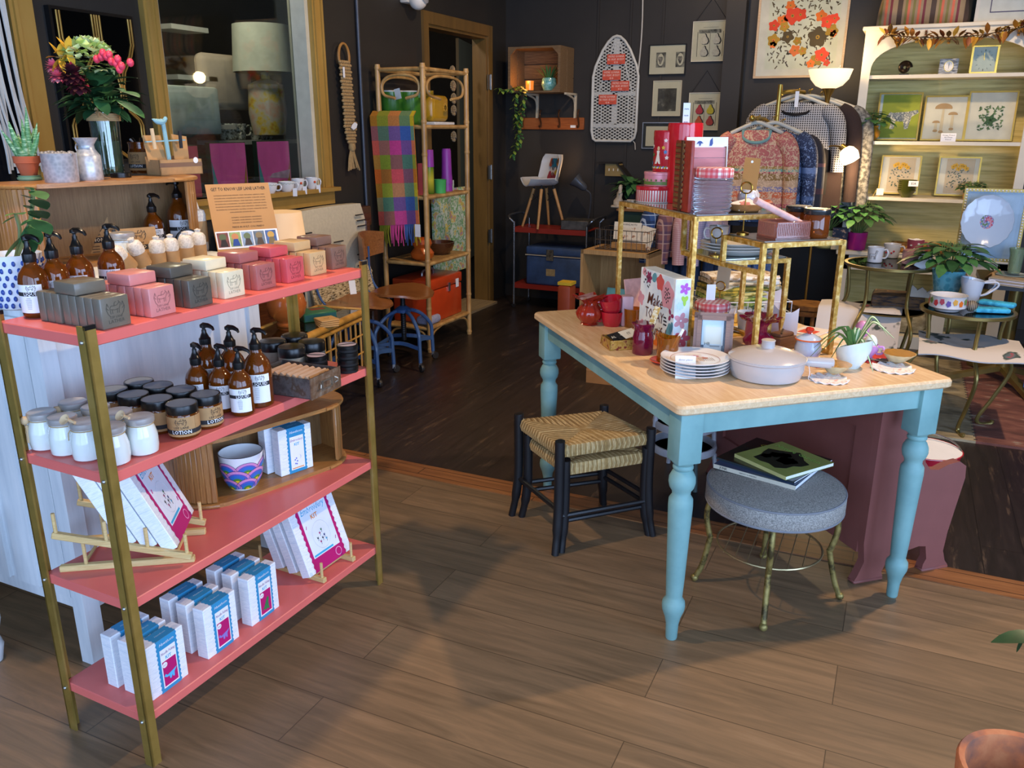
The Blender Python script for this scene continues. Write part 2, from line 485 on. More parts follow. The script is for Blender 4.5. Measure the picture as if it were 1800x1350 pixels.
m=M(mat('#3a3733',.8));m.box(-5.7,2.5,0,-5.6,9,ZC);m.box(-5.6,2.5,0,X0,2.6,ZC);m.box(-5.6,9,0,-3,9.1,ZC);m.box(-5.6,2.5,ZC,X0,9.1,ZC+.1);struct('wall_far',m)
m=M(GOLD_P)
for y0,y1 in((WY0-.085,WY0),(WY1,WY1+.10)):
 m.box(X1,y0,WZ0-.08,X1+.03,y1,WZ1+.1)
 m.box(X1+.03,y0+.012,WZ0,X1+.04,y0+.028,WZ1+.1)
 m.box(X1+.03,y1-.028,WZ0,X1+.04,y1-.012,WZ1+.1)
m.box(X1,WY0,WZ1,X1+.03,WY1,WZ1+.1)
m.box(X1,WY0-.085,WZ0-.10,X1+.035,WY1+.10,WZ0-.022)
m.box(X1-.06,WY0-.085,WZ0-.022,X1+.085,WY1+.10,WZ0)
wf=m.build('window_1');wf['kind']='structure'
m=M(mat('#c9c3ae',.6));m.box(X0,WY1-.03,WZ0,X1,WY1,WZ1);m.box(X0,WY0,WZ0,X1,WY0+.03,WZ1);m.box(X0,WY0,WZ1-.03,X1,WY1,WZ1)
m.build('window_reveal',wf)
m=M(pane_mat('window_pane','#dfe6e2',.04));m.box(X0+.015,WY0+.03,WZ0,X0+.021,WY1-.03,WZ1-.03);m.build('pane',wf)
m=M(GOLD_P);m.box(X1,2.275,.8,X1+.03,2.375,2.7);m.box(X1+.03,2.29,.9,X1+.04,2.305,2.7);m.box(X1,1.2,.87,X1+.03,2.28,.95)
w2=m.build('window_2');w2['kind']='structure'
m=M(mat('#191a1e',.12));m.box(X1-.06,1.2,.95,X1-.05,2.3,2.6);m.build('pane',w2)
DK=wood('#5f4722','#76592b','z',.6,.4,stretch=10)
m=M(DK)
m.box(X1,DY0-.07,0,X1+.02,DY0,DZ+.08);m.box(X1,DY1,0,X1+.02,DY1+.07,DZ+.08);m.box(X1,DY0,DZ,X1+.02,DY1,DZ+.08)
m.box(X0,DY0,0,X1+.005,DY0+.02,DZ);m.box(X0,DY1-.02,0,X1+.005,DY1,DZ);m.box(X0,DY0,DZ-.02,X1,DY1,DZ)
dr=m.build('door_1');dr['kind']='structure'
m=M(mat('#8c8a85',.3,.9));y=DY1
for z in(.52,1.05,1.76):
 m.box(X1+.02,y-.03,z,X1+.026,y+.012,z+.11);m.cyl(X1+.03,y+.016,z-.004,z+.114,.008,10)
m.build('door_hinges',dr)
m=M(wood('#7a6a52','#9a8765','y',1,.6));m.box(X0-.1,DY0,0,X1+.10,DY1-.02,.018);struct('trim_2',m)
a,b=P(806,67,2.32),P(850,89,2.32)
m=M(noisy('tan_panel_paint',[(.3,'#7f6c4c'),(.7,'#94805b')],scale=(1,1,.1),ns=6,rough=.6))
d=(b-a).normalized();b=b+d*.5;nrm=V((-d.y,d.x,0))*.03
m.add([a,b,b+nrm,a+nrm]+[V((p.x,p.y,.02))for p in(a,b,b+nrm,a+nrm)],[(0,1,2,3),(7,6,5,4),(0,4,5,1),(1,5,6,2),(2,6,7,3),(3,7,4,0)])
struct('door_2',m)
m=M(mat('#221e1b',.6));m.box(XW,YB-.015,0,3.0,YB,.10);struct('baseboard_back',m)
m=M(mat('#4c5058',.4,.5));m.cyl(XW+.014,4.57,0,ZC,.012,10);tag(m.build('conduit_pipe'),'thin grey conduit running up the black wall left of the rattan shelf','pipe')
wire=[]
for k in range(26):
 q=k/25;pt=PY(1130+(1113-1130)*q+3*sin(q*5),0+265*q-20,YB-.02);wire.append(pt)
m=M(mat('#b9b6ad',.5));m.tube(wire,.006,6);m.tube([wire[-1],wire[-1]+V((.03,0,-.03)),wire[-1]+V((.035,0,-.08))],.004,6)
tag(m.build('hanging_wire'),'pale cord hanging down the black wall right of the ironing board','cord')
# light
def area(name,loc,rot,sx,sy,power,col):
 l=bpy.data.lights.new(name,'AREA');l.shape='RECTANGLE';l.size=sx;l.size_y=sy;l.energy=power;l.color=lin(col)[:3]
 o=bpy.data.objects.new(name,l);COL.objects.link(o);o.location=loc;o.rotation_euler=rot
 return o
def spot(name,loc,aim,power,col,angle=100,blend=.6,r=.05):
 l=bpy.data.lights.new(name,'SPOT');l.energy=power;l.color=lin(col)[:3];l.spot_size=R(angle);l.spot_blend=blend;l.shadow_soft_size=r
 o=bpy.data.objects.new(name,l);COL.objects.link(o);o.location=loc
 o.rotation_euler=(V(aim)-V(loc)).to_track_quat('-Z','Y').to_euler();return o
def bulb(name,loc,power,col,r=.03):
 l=bpy.data.lights.new(name,'POINT');l.energy=power;l.color=lin(col)[:3];l.shadow_soft_size=r
 o=bpy.data.objects.new(name,l);COL.objects.link(o);o.location=loc;return o
for x,e in((-2.1,35),(-.03,70),(1.97,110)):
 area('daylight_window',(x,-1.58,1.55),(R(90),0,0),1.9,2.3,e,'#b4d2ff')
area('daylight_window',(2.98,.55,1.55),(R(90),0,R(90)),3.0,2.3,170,'#b4d2ff')
WARM='#ffd9ae'
spot('ceiling_or_fill_spot',(.70,3.45,2.95),(.2,2.4,0),240,WARM,140,.5,.04)
spot('ceiling_or_fill_spot',(-2.0,1.3,2.95),(-1.15,2.0,0),150,WARM,98,.9,.05)
spot('ceiling_or_fill_spot',(-1.5,4.2,2.95),(-2.6,5.0,.6),90,WARM,120,.6,.05)  # added as warm fill for the back left, no fixture known here
spot('ceiling_or_fill_spot',(.35,4.7,2.95),(.15,6.4,1.2),120,WARM,62,.7,.05)  # extra light added to brighten the hutch, not a known fixture
spot('ceiling_or_fill_spot',(-1.4,5.4,2.95),(-1.9,6.6,1.4),40,WARM,110,.6,.05)  # added as warm fill along the back wall, no known fixture
bulb('back_room_fill_light',(-3.9,3.9,2.75),60,'#ffe6c8',.1)  # unseen light added to brighten the room behind the inner window
w=bpy.data.worlds.new('World');SC.world=w;w.use_nodes=True
w.node_tree.nodes['Background'].inputs[0].default_value=lin('#aecbf5');w.node_tree.nodes['Background'].inputs[1].default_value=.32
SC.view_settings.view_transform='Standard';SC.view_settings.look='None'
SC.view_settings.exposure=0.0;SC.view_settings.gamma=1.0;SC.view_settings.use_curve_mapping=False
# coral shelf unit and what stands on it
SA=R(88.357);SO=V((-1.467,1.103,0));SW,SD=.934,.29
_su=V((cos(SA),sin(SA),0));_sv=V((-sin(SA),cos(SA),0))
SZ={1:1.0668,2:.7598,3:.4478,4:.1403}
def S(u,v,z=0):return SO+_su*u+_sv*v+V((0,0,z))
CORAL=mat('#df6e66',.38,var=.03,coat=.1)
BRASS=noisy('antique_gold_metal',[(.3,'#8d7637'),(.55,'#a58a45'),(.75,'#b3995a')],ns=9,rough=.42,metal=.55,bump=.1)
BLACK=mat('#131313',.28);BLACKM=mat('#1a1a1a',.6);STEEL=mat('#b9bcc0',.3,.9)
WHITE=mat('#eceef0',.45,var=.03);KRAFT=mat('#b08a5c',.8,var=.06,vs=60);KRAFTD=mat('#3b332e',.8)
INK=mat('#2b2a2c',.8);CREAMP=mat('#efe9da',.7,var=.04)
t=thing('shelf_unit','coral pink four-tier shelf unit with brass corner posts, stocked with soaps and kits','shelf',SO,SA)
for k in(1,2,3,4):
 m=M(CORAL);m.rbox(0,0,SZ[k]-.025,SW,SD,SZ[k],.002,1,smooth=False);m.build('shelf',t)
for u0,v0 in((0,0),(SW,0),(0,SD),(SW,SD)):
 m=M(BRASS);su=1 if u0==0 else-1;sv=1 if v0==0 else-1
 m.box(min(u0-.007*su,u0+.018*su),min(v0-.007*sv,v0-.002*sv),0,max(u0-.007*su,u0+.018*su),max(v0-.007*sv,v0-.002*sv),1.087)
 m.box(min(u0-.007*su,u0-.002*su),min(v0-.007*sv,v0+.019*sv),0,max(u0-.007*su,u0-.002*su),max(v0-.007*sv,v0+.019*sv),1.087)
 m.box(min(u0-.007*su,u0+.018*su),min(v0-.0072*sv,v0-.001*sv),1.080,max(u0-.007*su,u0+.018*su),max(v0-.0072*sv,v0-.001*sv),1.089,BLACK)
 p=m.build('post',t)
 m=M(STEEL)
 for k in(1,2,3,4):m.ball(u0-.0078*su,v0+.007*sv,SZ[k]-.013,.0045,n=8)
 m.build('screw',p)
# soaps
def goat(m,T,w,col,n=1.0):
 """the sheep-and-laurel emblem pressed into soaps and printed on labels"""
 L=[[(-.30,.05),(-.22,.16),(-.05,.14),(.1,.16),(.24,.28),(.30,.24)],[(.30,.24),(.26,.1),(.2,0),(.19,-.22)],[(.1,-.02),(.09,-.22)],[(-.3,.05),(-.27,-.22)],[(-.18,-.02),(-.17,-.22)],[(-.27,0),(-.05,-.05),(.15,-.02)],[(-.05,.14),(-.02,.3),(.07,.33)],[(.24,.28),(.2,.36)],[(-.42,.3),(-.5,.05),(-.42,-.2),(-.3,-.34)],[(.42,.3),(.5,.05),(.42,-.2),(.3,-.34)],[(-.42,.3),(-.36,.12)],[(-.48,.1),(-.38,-.02)],[(.42,.3),(.36,.12)],[(.48,.1),(.38,-.02)]]
 for pl in L:
  for a,b in zip(pl,pl[1:]):
   d=V((b[0]-a[0],b[1]-a[1]));q=V((-d.y,d.x)).normalized()*.016
   m.add([((a[0]+q.x)*w,(a[1]+q.y)*w,0),((a[0]-q.x)*w,(a[1]-q.y)*w,0),((b[0]-q.x)*w,(b[1]-q.y)*w,0),((b[0]+q.x)*w,(b[1]+q.y)*w,0)],[(0,1,2,3)],col,False,T)
XF=TR(rx=R(90))
SOAPS=[(.049,.012,'#6d675a','olive grey',8),(.175,.017,'#cf8580','rose pink',7),(.286,.017,'#56534a','dark slate',6),(.402,.026,'#e2d6b4','cream',6),(.523,.033,'#a8635f','mauve',6),(.638,.034,'#c9555b','raspberry red',6),(.756,.052,'#cbaa79','tan',5),(.872,.068,'#7d6052','brown',4)]
rowname=['leftmost row by the brass post','second row from the left','third row from the left','fourth row from the left','fifth row from the left','sixth row from the left','row next to the rightmost','rightmost row']
for k,(u,v,c,cn,n)in enumerate(SOAPS):
 body=mat(c,.35,var=.05,vs=30,coat=.25);die_shade=mat('#%02x%02x%02x'%tuple(int(int(c[i:i+2],16)*.72)for i in(1,3,5)),.5)  # darker soap tone paints in the shading of the pressed emblem
 g=cn+' soap bars'
 w=.070
 a=M(body);a.rbox(0,0,0,w,.0235,.066,.003,2)
 plain=tag(a.build('soap_bar'),'%s soap bar, second from the front in the %s'%(cn,rowname[k]),'soap',g)
 place(plain,S(u,v+.025,SZ[1]),SA)
 for i in range(2,n):dup(plain,S(u+random.uniform(-.0015,.0015),v+.025*i+(.004 if i>n//2 else 0),SZ[1]),SA,'%s soap bar, %s in the %s'%(cn,('third from the front','fourth from the front','fifth from the front','sixth from the front','seventh from the front','eighth from the front')[i-2]if i<n-1 else 'rearmost',rowname[k]))
 f=thing('soap_bar','front %s soap bar with pressed emblem, %s'%(cn,rowname[k]),'soap',S(u,v,SZ[1]),SA,g)
 b=M(body);b.rbox(0,0,0,w,.0235,.066,.003,2);b.build('bar',f)
 b=M(die_shade);goat(b,TR(w/2,-.0004,.040,R(90)),.045,die_shade);b.text('LATHER',.011,die_shade,TR(w/2,-.0004,.014,R(90)),wmax=.042);b.text('LEIF LANE',.007,die_shade,TR(w/2,-.0004,.023,R(90)));b.build('stamp',f)
 q=tag(M(body).rbox(-.036,0,0,.036,.075,.026,.003,2).build('soap_bar'),'%s soap bar lying flat across the %s'%(cn,rowname[k]),'soap',g)
 place(q,S(u+.033,v+(.052 if k else .066),SZ[1]+.0668),SA+R(random.uniform(-4,4)))
# amber pump bottles
AMBER=mat('#7d3f0c',.07,trans=.45,ior=1.45,var=.0,coat=.4)
def pump(m,z,r,tilt=0.0,flip=1):
 m.lathe([(r*.92,z),(r,z+.004),(r,z+.018),(r*.8,z+.021),(r*.55,z+.030),(r*.42,z+.034),(r*.40,z+.042)],16)
 m.tube([(0,0,z+.036),(0,0,z+.052)],r*.28,8)
 m.lathe([(r*.3,z+.046),(r*.62,z+.049),(r*.62,z+.056),(r*.2,z+.060)],14)
 m.tube([(0,0,z+.054),(.020*flip,0,z+.056),(.036*flip,0,z+.052),(.041*flip,0,z+.046)],[r*.5,r*.42,r*.3,r*.2],8)
def label_patch(m,r,z0,z1,a0,a1,col,n=10):
 m.lathe([(r,z0),(r,z1)],n,col,None,True,None,a0,a1)
def wrap_text(m,s,size,r,z,col,bold=0.0,wmax=None,ang=-90.0):
 """lettering wrapped on the side of a cylinder of radius r, centred on the direction ang"""
 T=TR(0,0,z)@Matrix.Rotation(R(ang+90),4,'Z')@TR(0,-r,0,R(90))
 m.text(s,size,col,T,bold=bold,wmax=wmax,bend=r)
def wrap_goat(m,w,r,z,col,ang):
 T=TR(0,0,z)@Matrix.Rotation(R(ang+90),4,'Z')@TR(0,-r,0,R(90));goat(m,T,w,col)
def pump_bottle(label,r,h,ang=-90,flip=1,group='amber pump bottles',pr_=None):
 t=thing('pump_bottle',label,'bottle',(0,0,0),0,group)
 m=M(AMBER);sh=r*.9
 m.lathe([(r*.86,0),(r*.98,.004),(r,.012),(r,h*.62),(r*.97,h*.70),(r*.85,h*.79),(r*.62,h*.87),(r*.44,h*.92),(r*.40,h)],24)
 m.build('bottle',t)
 m=M(BLACK);pump(m,h-.004,pr_ or r*.46,0,flip);m.build('pump',t)
 m=M(WHITE);rr=r+.0006;A=R(ang);z0,z1=h*.10,h*.60
 label_patch(m,rr,z0,z1,A-.95,A+.95,WHITE)
 label_patch(m,rr+.0004,z0+(z1-z0)*.60,z0+(z1-z0)*.74,A-.95,A+.95,INK)
 wrap_text(m,'LIQUID',.0105*r/.031,rr+.0008,z0+(z1-z0)*.67,WHITE,.01,r*1.1,ang+14)
 wrap_goat(m,r*.62,rr+.0006,z0+(z1-z0)*.87,INK,ang+14)
 for q in range(7):wrap_text(m,'IIIIIIIIIIIIIIIIII'[:12+(q*5)%6],.0030,rr+.0006,z0+(z1-z0)*(.52-q*.062),mat('#8b8f96',.8),0,r*1.25,ang)
 m.build('label',t)
 return t
CAMD=270+12
def face(deg):return deg-math.degrees(SA)
b=pump_bottle('amber pump bottle of liquid soap with white label, leftmost on the top shelf',.031,.125,-62,1,'pump bottles at the left of the top shelf')
place(b,S(.078,.262,SZ[1]),R(0))
for(u,v),lb in zip(((.135,.268),(.204,.276),(.296,.30)),('second amber pump bottle from the left on the top shelf','third amber pump bottle from the left on the top shelf','rightmost of the four amber pump bottles left of the soap rows')):
 dup(b,S(u,v,SZ[1])if v<.285 else S(u,.284,SZ[1]),R(random.uniform(-6,6)),lb)
G='pump bottles on the second shelf'
b=pump_bottle('small amber pump bottle standing in front on the second shelf',.031,.125,-55,1,G);place(b,S(.432,.034,SZ[2]))
dup(b,S(.428,.098,SZ[2]),R(-10),'small amber pump bottle, middle one of its file on the second shelf')
dup(b,S(.410,.162,SZ[2]),R(-20),'small amber pump bottle, rearmost small one on the second shelf')
b=pump_bottle('tall amber pump bottle beside the metal drawer',.037,.155,-55,1,G,.0155);place(b,S(.508,.046,SZ[2]))
dup(b,S(.500,.128,SZ[2]),R(-8),'tall amber pump bottle, middle one of its file on the second shelf')
dup(b,S(.488,.205,SZ[2]),R(-8),'tall amber pump bottle, rearmost on the second shelf')
# candle jars with wooden spoons
GLASS=mat('#dfe9ea',.03,trans=.9,ior=1.3,var=0);WAX=mat('#dcdccb',.5,var=.03,sss=.1);SILVER=mat('#c3c2c0',.3,.5,bump=.1,bs=60)
SPOON=mat('#d9bd93',.6);TWINE=mat('#b69a6c',.9)
def candle_jar(label,spoon,group='jars of body scrub on the second shelf'):
 t=thing('scrub_jar',label,'jar',(0,0,0),0,group)
 m=M(mat('#dfe6e2',.08,coat=.6,var=.02));m.lathe([(.026,0),(.032,.004),(.0345,.020),(.034,.045),(.030,.062),(.0275,.068),(.0275,.076)],22);m.build('jar',t)
 m=M(SILVER);m.lathe([(.030,.074),(.0315,.076),(.0315,.087),(.029,.089),(.0275,.0885),(.0,.0880)],22);m.build('lid',t)
 m=M(TWINE);m.tube(arc((0,0,.071),.0285,0,2*PI,18,'xy')[:-1],.0012,5,closed=True)
 if spoon:
  c,s_=cos(spoon),sin(spoon);m.tube([(c*.029,s_*.029,.071),(c*.036,s_*.036,.060),(c*.041+.006,s_*.041,.045)],.0011,5)
  m.build('twine',t)
  m=M(SPOON)
  if spoon>-2.1:
   m.tube([(c*.0355,s_*.0355,.020),(c*.034,s_*.034,.062)],.0035,8);m.ball(c*.036,s_*.036,.074,.0105,n=10)
  else:
   m.tube([(c*.0,s_*.036,.091),(c*.034,s_*.036,.096)],.0035,8);m.lathe([(.003,-.004),(.012,.004),(.0125,.006),(.010,.005),(0,0)],12,None,TR(c*.036,s_*.036,.092,R(50)))
  m.build('wooden_spoon',t)
 else:m.build('twine',t)
 return t
JL=[('candle front',(205,805),-1.0)]
spots=[((.047,.268),-2.0,'round-topped wooden spoon','glass scrub jar with a ball-ended spoon, leftmost at the shelf end'),((.047,.196),0,'','glass scrub jar with silver lid, second from the wall side at the left end'),((.049,.124),-2.5,'','glass scrub jar just left of the brass corner post, scoop on its lid'),((.056,.048),0,'','glass scrub jar at the front edge right beside the brass corner post'),((.128,.042),-2.3,'','glass scrub jar nearest the lotion jars at the front edge'),((.128,.270),-1.9,'','glass scrub jar farthest back beside the white cabinet'),((.130,.192),0,'','glass scrub jar half hidden behind the brass post'),((.130,.116),-1.7,'','glass scrub jar with a spoon, behind the frontmost pair')]
for(u,v),sp,_,lb in spots:place(candle_jar(lb,sp),S(u,v,SZ[2]),R(0))
# lotion jars
def lotion_jar(label,group='kraft-labelled lotion jars on the second shelf',r=.037,h=.083,big=False):
 t=thing('lotion_jar',label,'jar',(0,0,0),0,group)
 m=M(AMBER);m.lathe([(r*.9,0),(r,.005),(r,h*.68),(r*.94,h*.72),(r*.9,h*.8)],24);m.build('jar',t)
 m=M(BLACK);m.lathe([(r*.99,h*.74),(r,h*.76),(r,h*.96),(r*.96,h),(r*.90,h*.995),(0,h*.985)],24)
 m.lathe([(r*.88,h*.996),(0,h*.9965)],20,mat('#6f7c8a',.5));m.build('lid',t)
 m=M(KRAFT);rr=r+.0006;label_patch(m,rr,h*.10,h*.68,0,2*PI-.01,KRAFT,24)
 label_patch(m,rr+.0004,h*.17,h*.30,0,2*PI-.01,INK,24)
 A=-52
 wrap_text(m,'LOTION',.0125,rr+.001,h*.235,WHITE,.012,r*1.25,A);wrap_text(m,'LEIF LANE',.008,rr+.0008,h*.37,INK,0,r*1.2,A);wrap_goat(m,r*.7,rr+.0008,h*.53,INK,A)
 m.build('label',t);return t
b=lotion_jar('lotion jar at the front edge showing its printed kraft label');place(b,S(.250,.045,SZ[2]))
for(u,v),rz,lb in(((.327,.048),40,'lotion jar at the front, right of the printed one, black lid in film'),((.247,.125),80,'lotion jar second from the front in the left file'),((.327,.130),70,'lotion jar second from the front in the right file'),((.245,.205),60,'lotion jar third from the front in the left file'),((.325,.210),90,'lotion jar third from the front in the right file'),((.247,.282),120,'lotion jar at the back of the left file'),((.327,.288),30,'lotion jar at the back of the right file, close to the cabinet')):
 dup(b,S(u,min(v,.25)if v<.26 else .262+0*v,SZ[2])if v<.26 else S(u,.283,SZ[2]),R(rz),lb)
STONE=mat('#8c8574',.7,var=.12,vs=40)
def big_jar(label):
 t=thing('stoneware_jar',label,'jar',(0,0,0),0,'black-lidded jars behind the metal drawer')
 m=M(STONE);m.lathe([(.036,0),(.040,.006),(.040,.056),(.036,.062)],22);m.build('jar',t)
 m=M(BLACK);m.lathe([(.041,.058),(.0415,.060),(.0415,.082),(.039,.087),(.02,.0895),(0,.090)],24);m.build('lid',t);return t
bj=None
for px_,py_,lb in((512,607,'black-lidded grey jar nearest the cedar blocks'),(479,597,'black-lidded grey jar behind the tall pump bottle'),(547,598,'black-lidded grey jar nearest the tin stacks'),(517,587,'black-lidded grey jar at the very back by the rear post')):
 p=P(px_,py_,SZ[2]+.089);loc=(p.x,p.y,SZ[2])
 if bj is None:bj=big_jar(lb);place(bj,loc)
 else:dup(bj,loc,R(30),lb)
# black tins in two stacks
def tin(label):
 t=thing('salve_tin',label,'tin',(0,0,0),0,'stacked black salve tins')
 m=M(BLACKM);m.lathe([(.030,0),(.031,.002),(.031,.009)],22);m.build('base',t)
 m=M(BLACK);m.lathe([(.0318,.008),(.0322,.010),(.0322,.0195),(.030,.0208),(0,.0208)],22);m.build('lid',t)
 m=M(mat('#d8c4c6',.6));m.lathe([(.0275,.0212),(0,.0212)],20);m.box(-.026,-.003,.0213,.026,.004,.0216,INK);m.build('label',t);return t
t0=tin('black salve tin on top of the shorter stack behind the metal drawer');o1,o2=(.792,.085),(.868,.030)
place(t0,S(*o1,SZ[2]+.0212*2),R(20))
for i,w in((0,'bottom'),(1,'middle')):dup(t0,S(*o1,SZ[2]+.0212*i),R(20),'black salve tin, %s of the shorter stack behind the drawer'%w)
for i,w in enumerate(('bottom','second from bottom','third from bottom','topmost')):dup(t0,S(o2[0]+.001*i,o2[1],SZ[2]+.0212*i),R(30+8*i),'black salve tin, %s of the taller stack at the shelf end'%w)
# rusty metal drawer with cedar blocks
RUST=noisy('rusty_sheet_metal',[(.3,'#4a443f'),(.5,'#6f6a66'),(.62,'#5c4a3a'),(.75,'#8a8782')],ns=28,detail=6,rough=.55,metal=.6,bump=.3)
dw=thing('metal_drawer','small rusty metal drawer with label holder, holding cedar blocks, overhanging the second shelf','drawer',S(.598,-.054,SZ[2]+.0005),SA+R(4))
m=M(RUST);W_,D_,H_=.137,.20,.057
m.box(0,0,0,W_,D_,.002);m.box(0,.002,0,.002,D_,H_);m.box(W_-.002,.002,0,W_,D_,H_);m.box(0,D_-.002,0,W_,D_,H_);m.build('tray',dw)
m=M(noisy('rusty_front',[(.3,'#4f3b2a'),(.5,'#7a5f48'),(.7,'#8f8475')],ns=40,detail=5,rough=.6,metal=.4,bump=.3));m.box(-.002,-.002,-.001,W_+.002,.002,H_+.003);fr=m.build('drawer_front',dw)
m=M(mat('#a59b8b',.35,.8))
for a,b_ in(((.048,-.004,.018),(.094,-.004,.018)),((.048,-.004,.040),(.094,-.004,.040)),((.048,-.004,.018),(.048,-.004,.040)),((.094,-.004,.018),(.094,-.004,.040))):m.bar(a,b_,.004)
m.tube([(.108,-.003,.02),(.114,-.010,.026),(.112,-.010,.034),(.106,-.003,.038)],.002,6);m.tube([(.036,-.003,.02),(.031,-.010,.026),(.033,-.010,.034),(.039,-.003,.038)],.002,6);m.build('label_holder',fr)
CEDAR=wood('#c69b75','#e3c2a0','x',8,.7)
for i in range(7):
 q=M(CEDAR);q.rbox(-.048,-.0085,0,.048,.0085,.015,.004,2)
 o=tag(q.build('cedar_block'),('cedar block nearest the front in the metal drawer','cedar block second from the front in the metal drawer','cedar block third from the front in the metal drawer','cedar block in the middle of the metal drawer','cedar block third from the back in the metal drawer','cedar block second from the back in the metal drawer','rearmost cedar block in the metal drawer')[i],'block','cedar blocks in the metal drawer')
 place(o,S(.598+.067,-.054+.040+.022*i,SZ[2]+.042),rot=(R(35),0,SA+R(4)))
m=M(mat('#b98a58',.8));m.box(-.045,-.001,-.013,.045,.001,.013);m.text('CEDAR',.012,INK,TR(.012,-.0014,.004,R(90)),wmax=.045);m.text('LEIF LANE',.006,INK,TR(.012,-.0014,-.006,R(90)))
tag(m.build('cedar_card'),'kraft card reading CEDAR in the metal drawer','card');place(bpy.data.objects['cedar_card'],S(.598+.07,-.054+.020,SZ[2]+.047),rot=(R(-45),0,SA+R(4)))
# small craft kits
KBLUE=mat('#2f8fc0',.5,var=.02);PAPER=noisy('printed_white_card',[(.42,'#dfe6ee'),(.47,'#eef2f6'),(.53,'#eef2f6'),(.6,'#d3dde8')],scale=(1,1,14),ns=26,rough=.6)
MAG=mat('#b8156b',.5,var=.02);NAVY=mat('#2a2f78',.5);TEALC=mat('#39a9d6',.5);ORANGE=mat('#e58a2e',.5);GREENC=mat('#2f7d4a',.5)
def zigzag(x,z0,z1,n,a):
 return[(x+(a if i%2 else-a),z0+(z1-z0)*i/n)for i in range(n+1)]
def small_kit(label,art,word,group):
 t=thing('craft_kit',label,'box',(0,0,0),0,group);w,d,h=.114,.037,.146
 m=M(PAPER);m.rbox(0,0,0,w,d,h,.0015,1,smooth=False);m.build('carton',t)
 m=M(KBLUE)
 L,Rr=zigzag(w*.25,0,h+.0006,24,.0016),zigzag(w*.80,0,h+.0006,24,.0016)
 for i in range(24):m.add([(L[i][0],-.0006,L[i][1]),(Rr[i][0],-.0006,Rr[i][1]),(Rr[i+1][0],-.0006,Rr[i+1][1]),(L[i+1][0],-.0006,L[i+1][1])],[(0,1,2,3)])
 for i in range(6):
  y0,y1=d*i/6,d*(i+1)/6;a=.0016*(-1)**i
  m.add([(w*.25+a,y0,h+.0006),(w*.80+a,y0,h+.0006),(w*.80-a,y1,h+.0006),(w*.25-a,y1,h+.0006)],[(0,1,2,3)])
 m.text('Hawthorn',.011,WHITE,TR(w*.525,-.001,h*.90,R(90)),.35)
 m.text('Hawthorn',.008,mat('#bfe0f0',.6),TR(w*.525,d*.5,h+.001),.35)
 m.build('sleeve',t)
 m=M(WHITE);x0,x1,z0,z1=w*.32,w*.74,h*.07,h*.80
 m.box(x0,-.0011,z0,x1,-.0008,z1)
 cx=(x0+x1)/2
 m.text(word,.0105,mat('#7a2a7c',.6),TR(cx,-.0014,z1-.012,R(90)),.35,wmax=(x1-x0)*.92);m.text('KIT',.0125,TEALC,TR(cx,-.0014,z1-.026,R(90)),bold=.02)
 if art=='moon':
  m.lathe([(.0225,-.0003),(0,-.0003)],26,NAVY,TR(cx,-.0012,z0+.030,R(90)))
  m.add([(cx+.012*cos(a),-.0017,z0+.038+.009*sin(a))for a in[x*.35 for x in range(-4,5)]]+[(cx+.004+.006*cos(a),-.0017,z0+.038+.008*sin(a))for a in[x*.3 for x in range(4,-5,-1)]],[tuple(range(18))],mat('#b9c3ea',.6))
  for a in range(5):m.ball(cx-.006+.004*cos(a*1.3),-.0014,z0+.026+.010*sin(a*1.3),.0022,mat('#5f6bd0',.6),8)
  m.box(x0+.004,-.0014,z0+.003,x1-.004,-.0012,z0+.006,ORANGE)
 else:
  m.box(x0+.003,-.0015,z0+.004,x1-.003,-.0012,z1-.034,MAG)
  ac={'blue':mat('#56b7e6',.6),'violet':mat('#8d78c8',.6),'green':GREENC}[art]
  T=TR(cx,-.0016,z0+.028,R(90))
  if art=='green':shape=[(-.018,-.012),(-.008,-.004),(-.002,.008),(.004,.020),(.010,.022),(.011,.014),(.008,.004),(.009,-.008),(.012,-.016),(.006,-.016),(.002,-.012),(-.004,-.016),(-.006,-.010)]
  else:shape=[(-.020,.004),(-.016,.010),(-.010,.004),(-.002,.006),(.008,.008),(.020,.012),(.011,.002),(.010,-.010),(.006,-.010),(.004,-.002),(.0,-.010),(-.004,-.010),(-.005,-.001),(-.012,-.001)]
  m.prism(shape,0,.0006,ac,T);m.lathe([(.0075,0),(.006,.0003)],16,WHITE,TR(x0+.010,-.0016,z1-.044,R(90)));m.text('EASY',.005,MAG,TR(x0+.010,-.0022,z1-.044,R(90)))
 m.build('picture',t);return t
rows=[(.046,.030,'blue','light blue','left'),(.226,.033,'violet','violet','middle'),(.390,.038,'green','green','right')]
for u,v,art,cn,pos in rows:
 b=small_kit('needle felting kit with %s figure, front of the %s trio on the bottom shelf'%(cn,pos),art,'Needle Felting','needle felting kits on the bottom shelf');place(b,S(u,v,SZ[4]),SA+R(2))
 for i,lb in((1,'middle'),(2,'rear')):dup(b,S(u-.003*i,v+.058*i,SZ[4]),SA+R(2-i*1.5),'needle felting kit box, %s one of the %s trio on the bottom shelf'%(lb,pos))
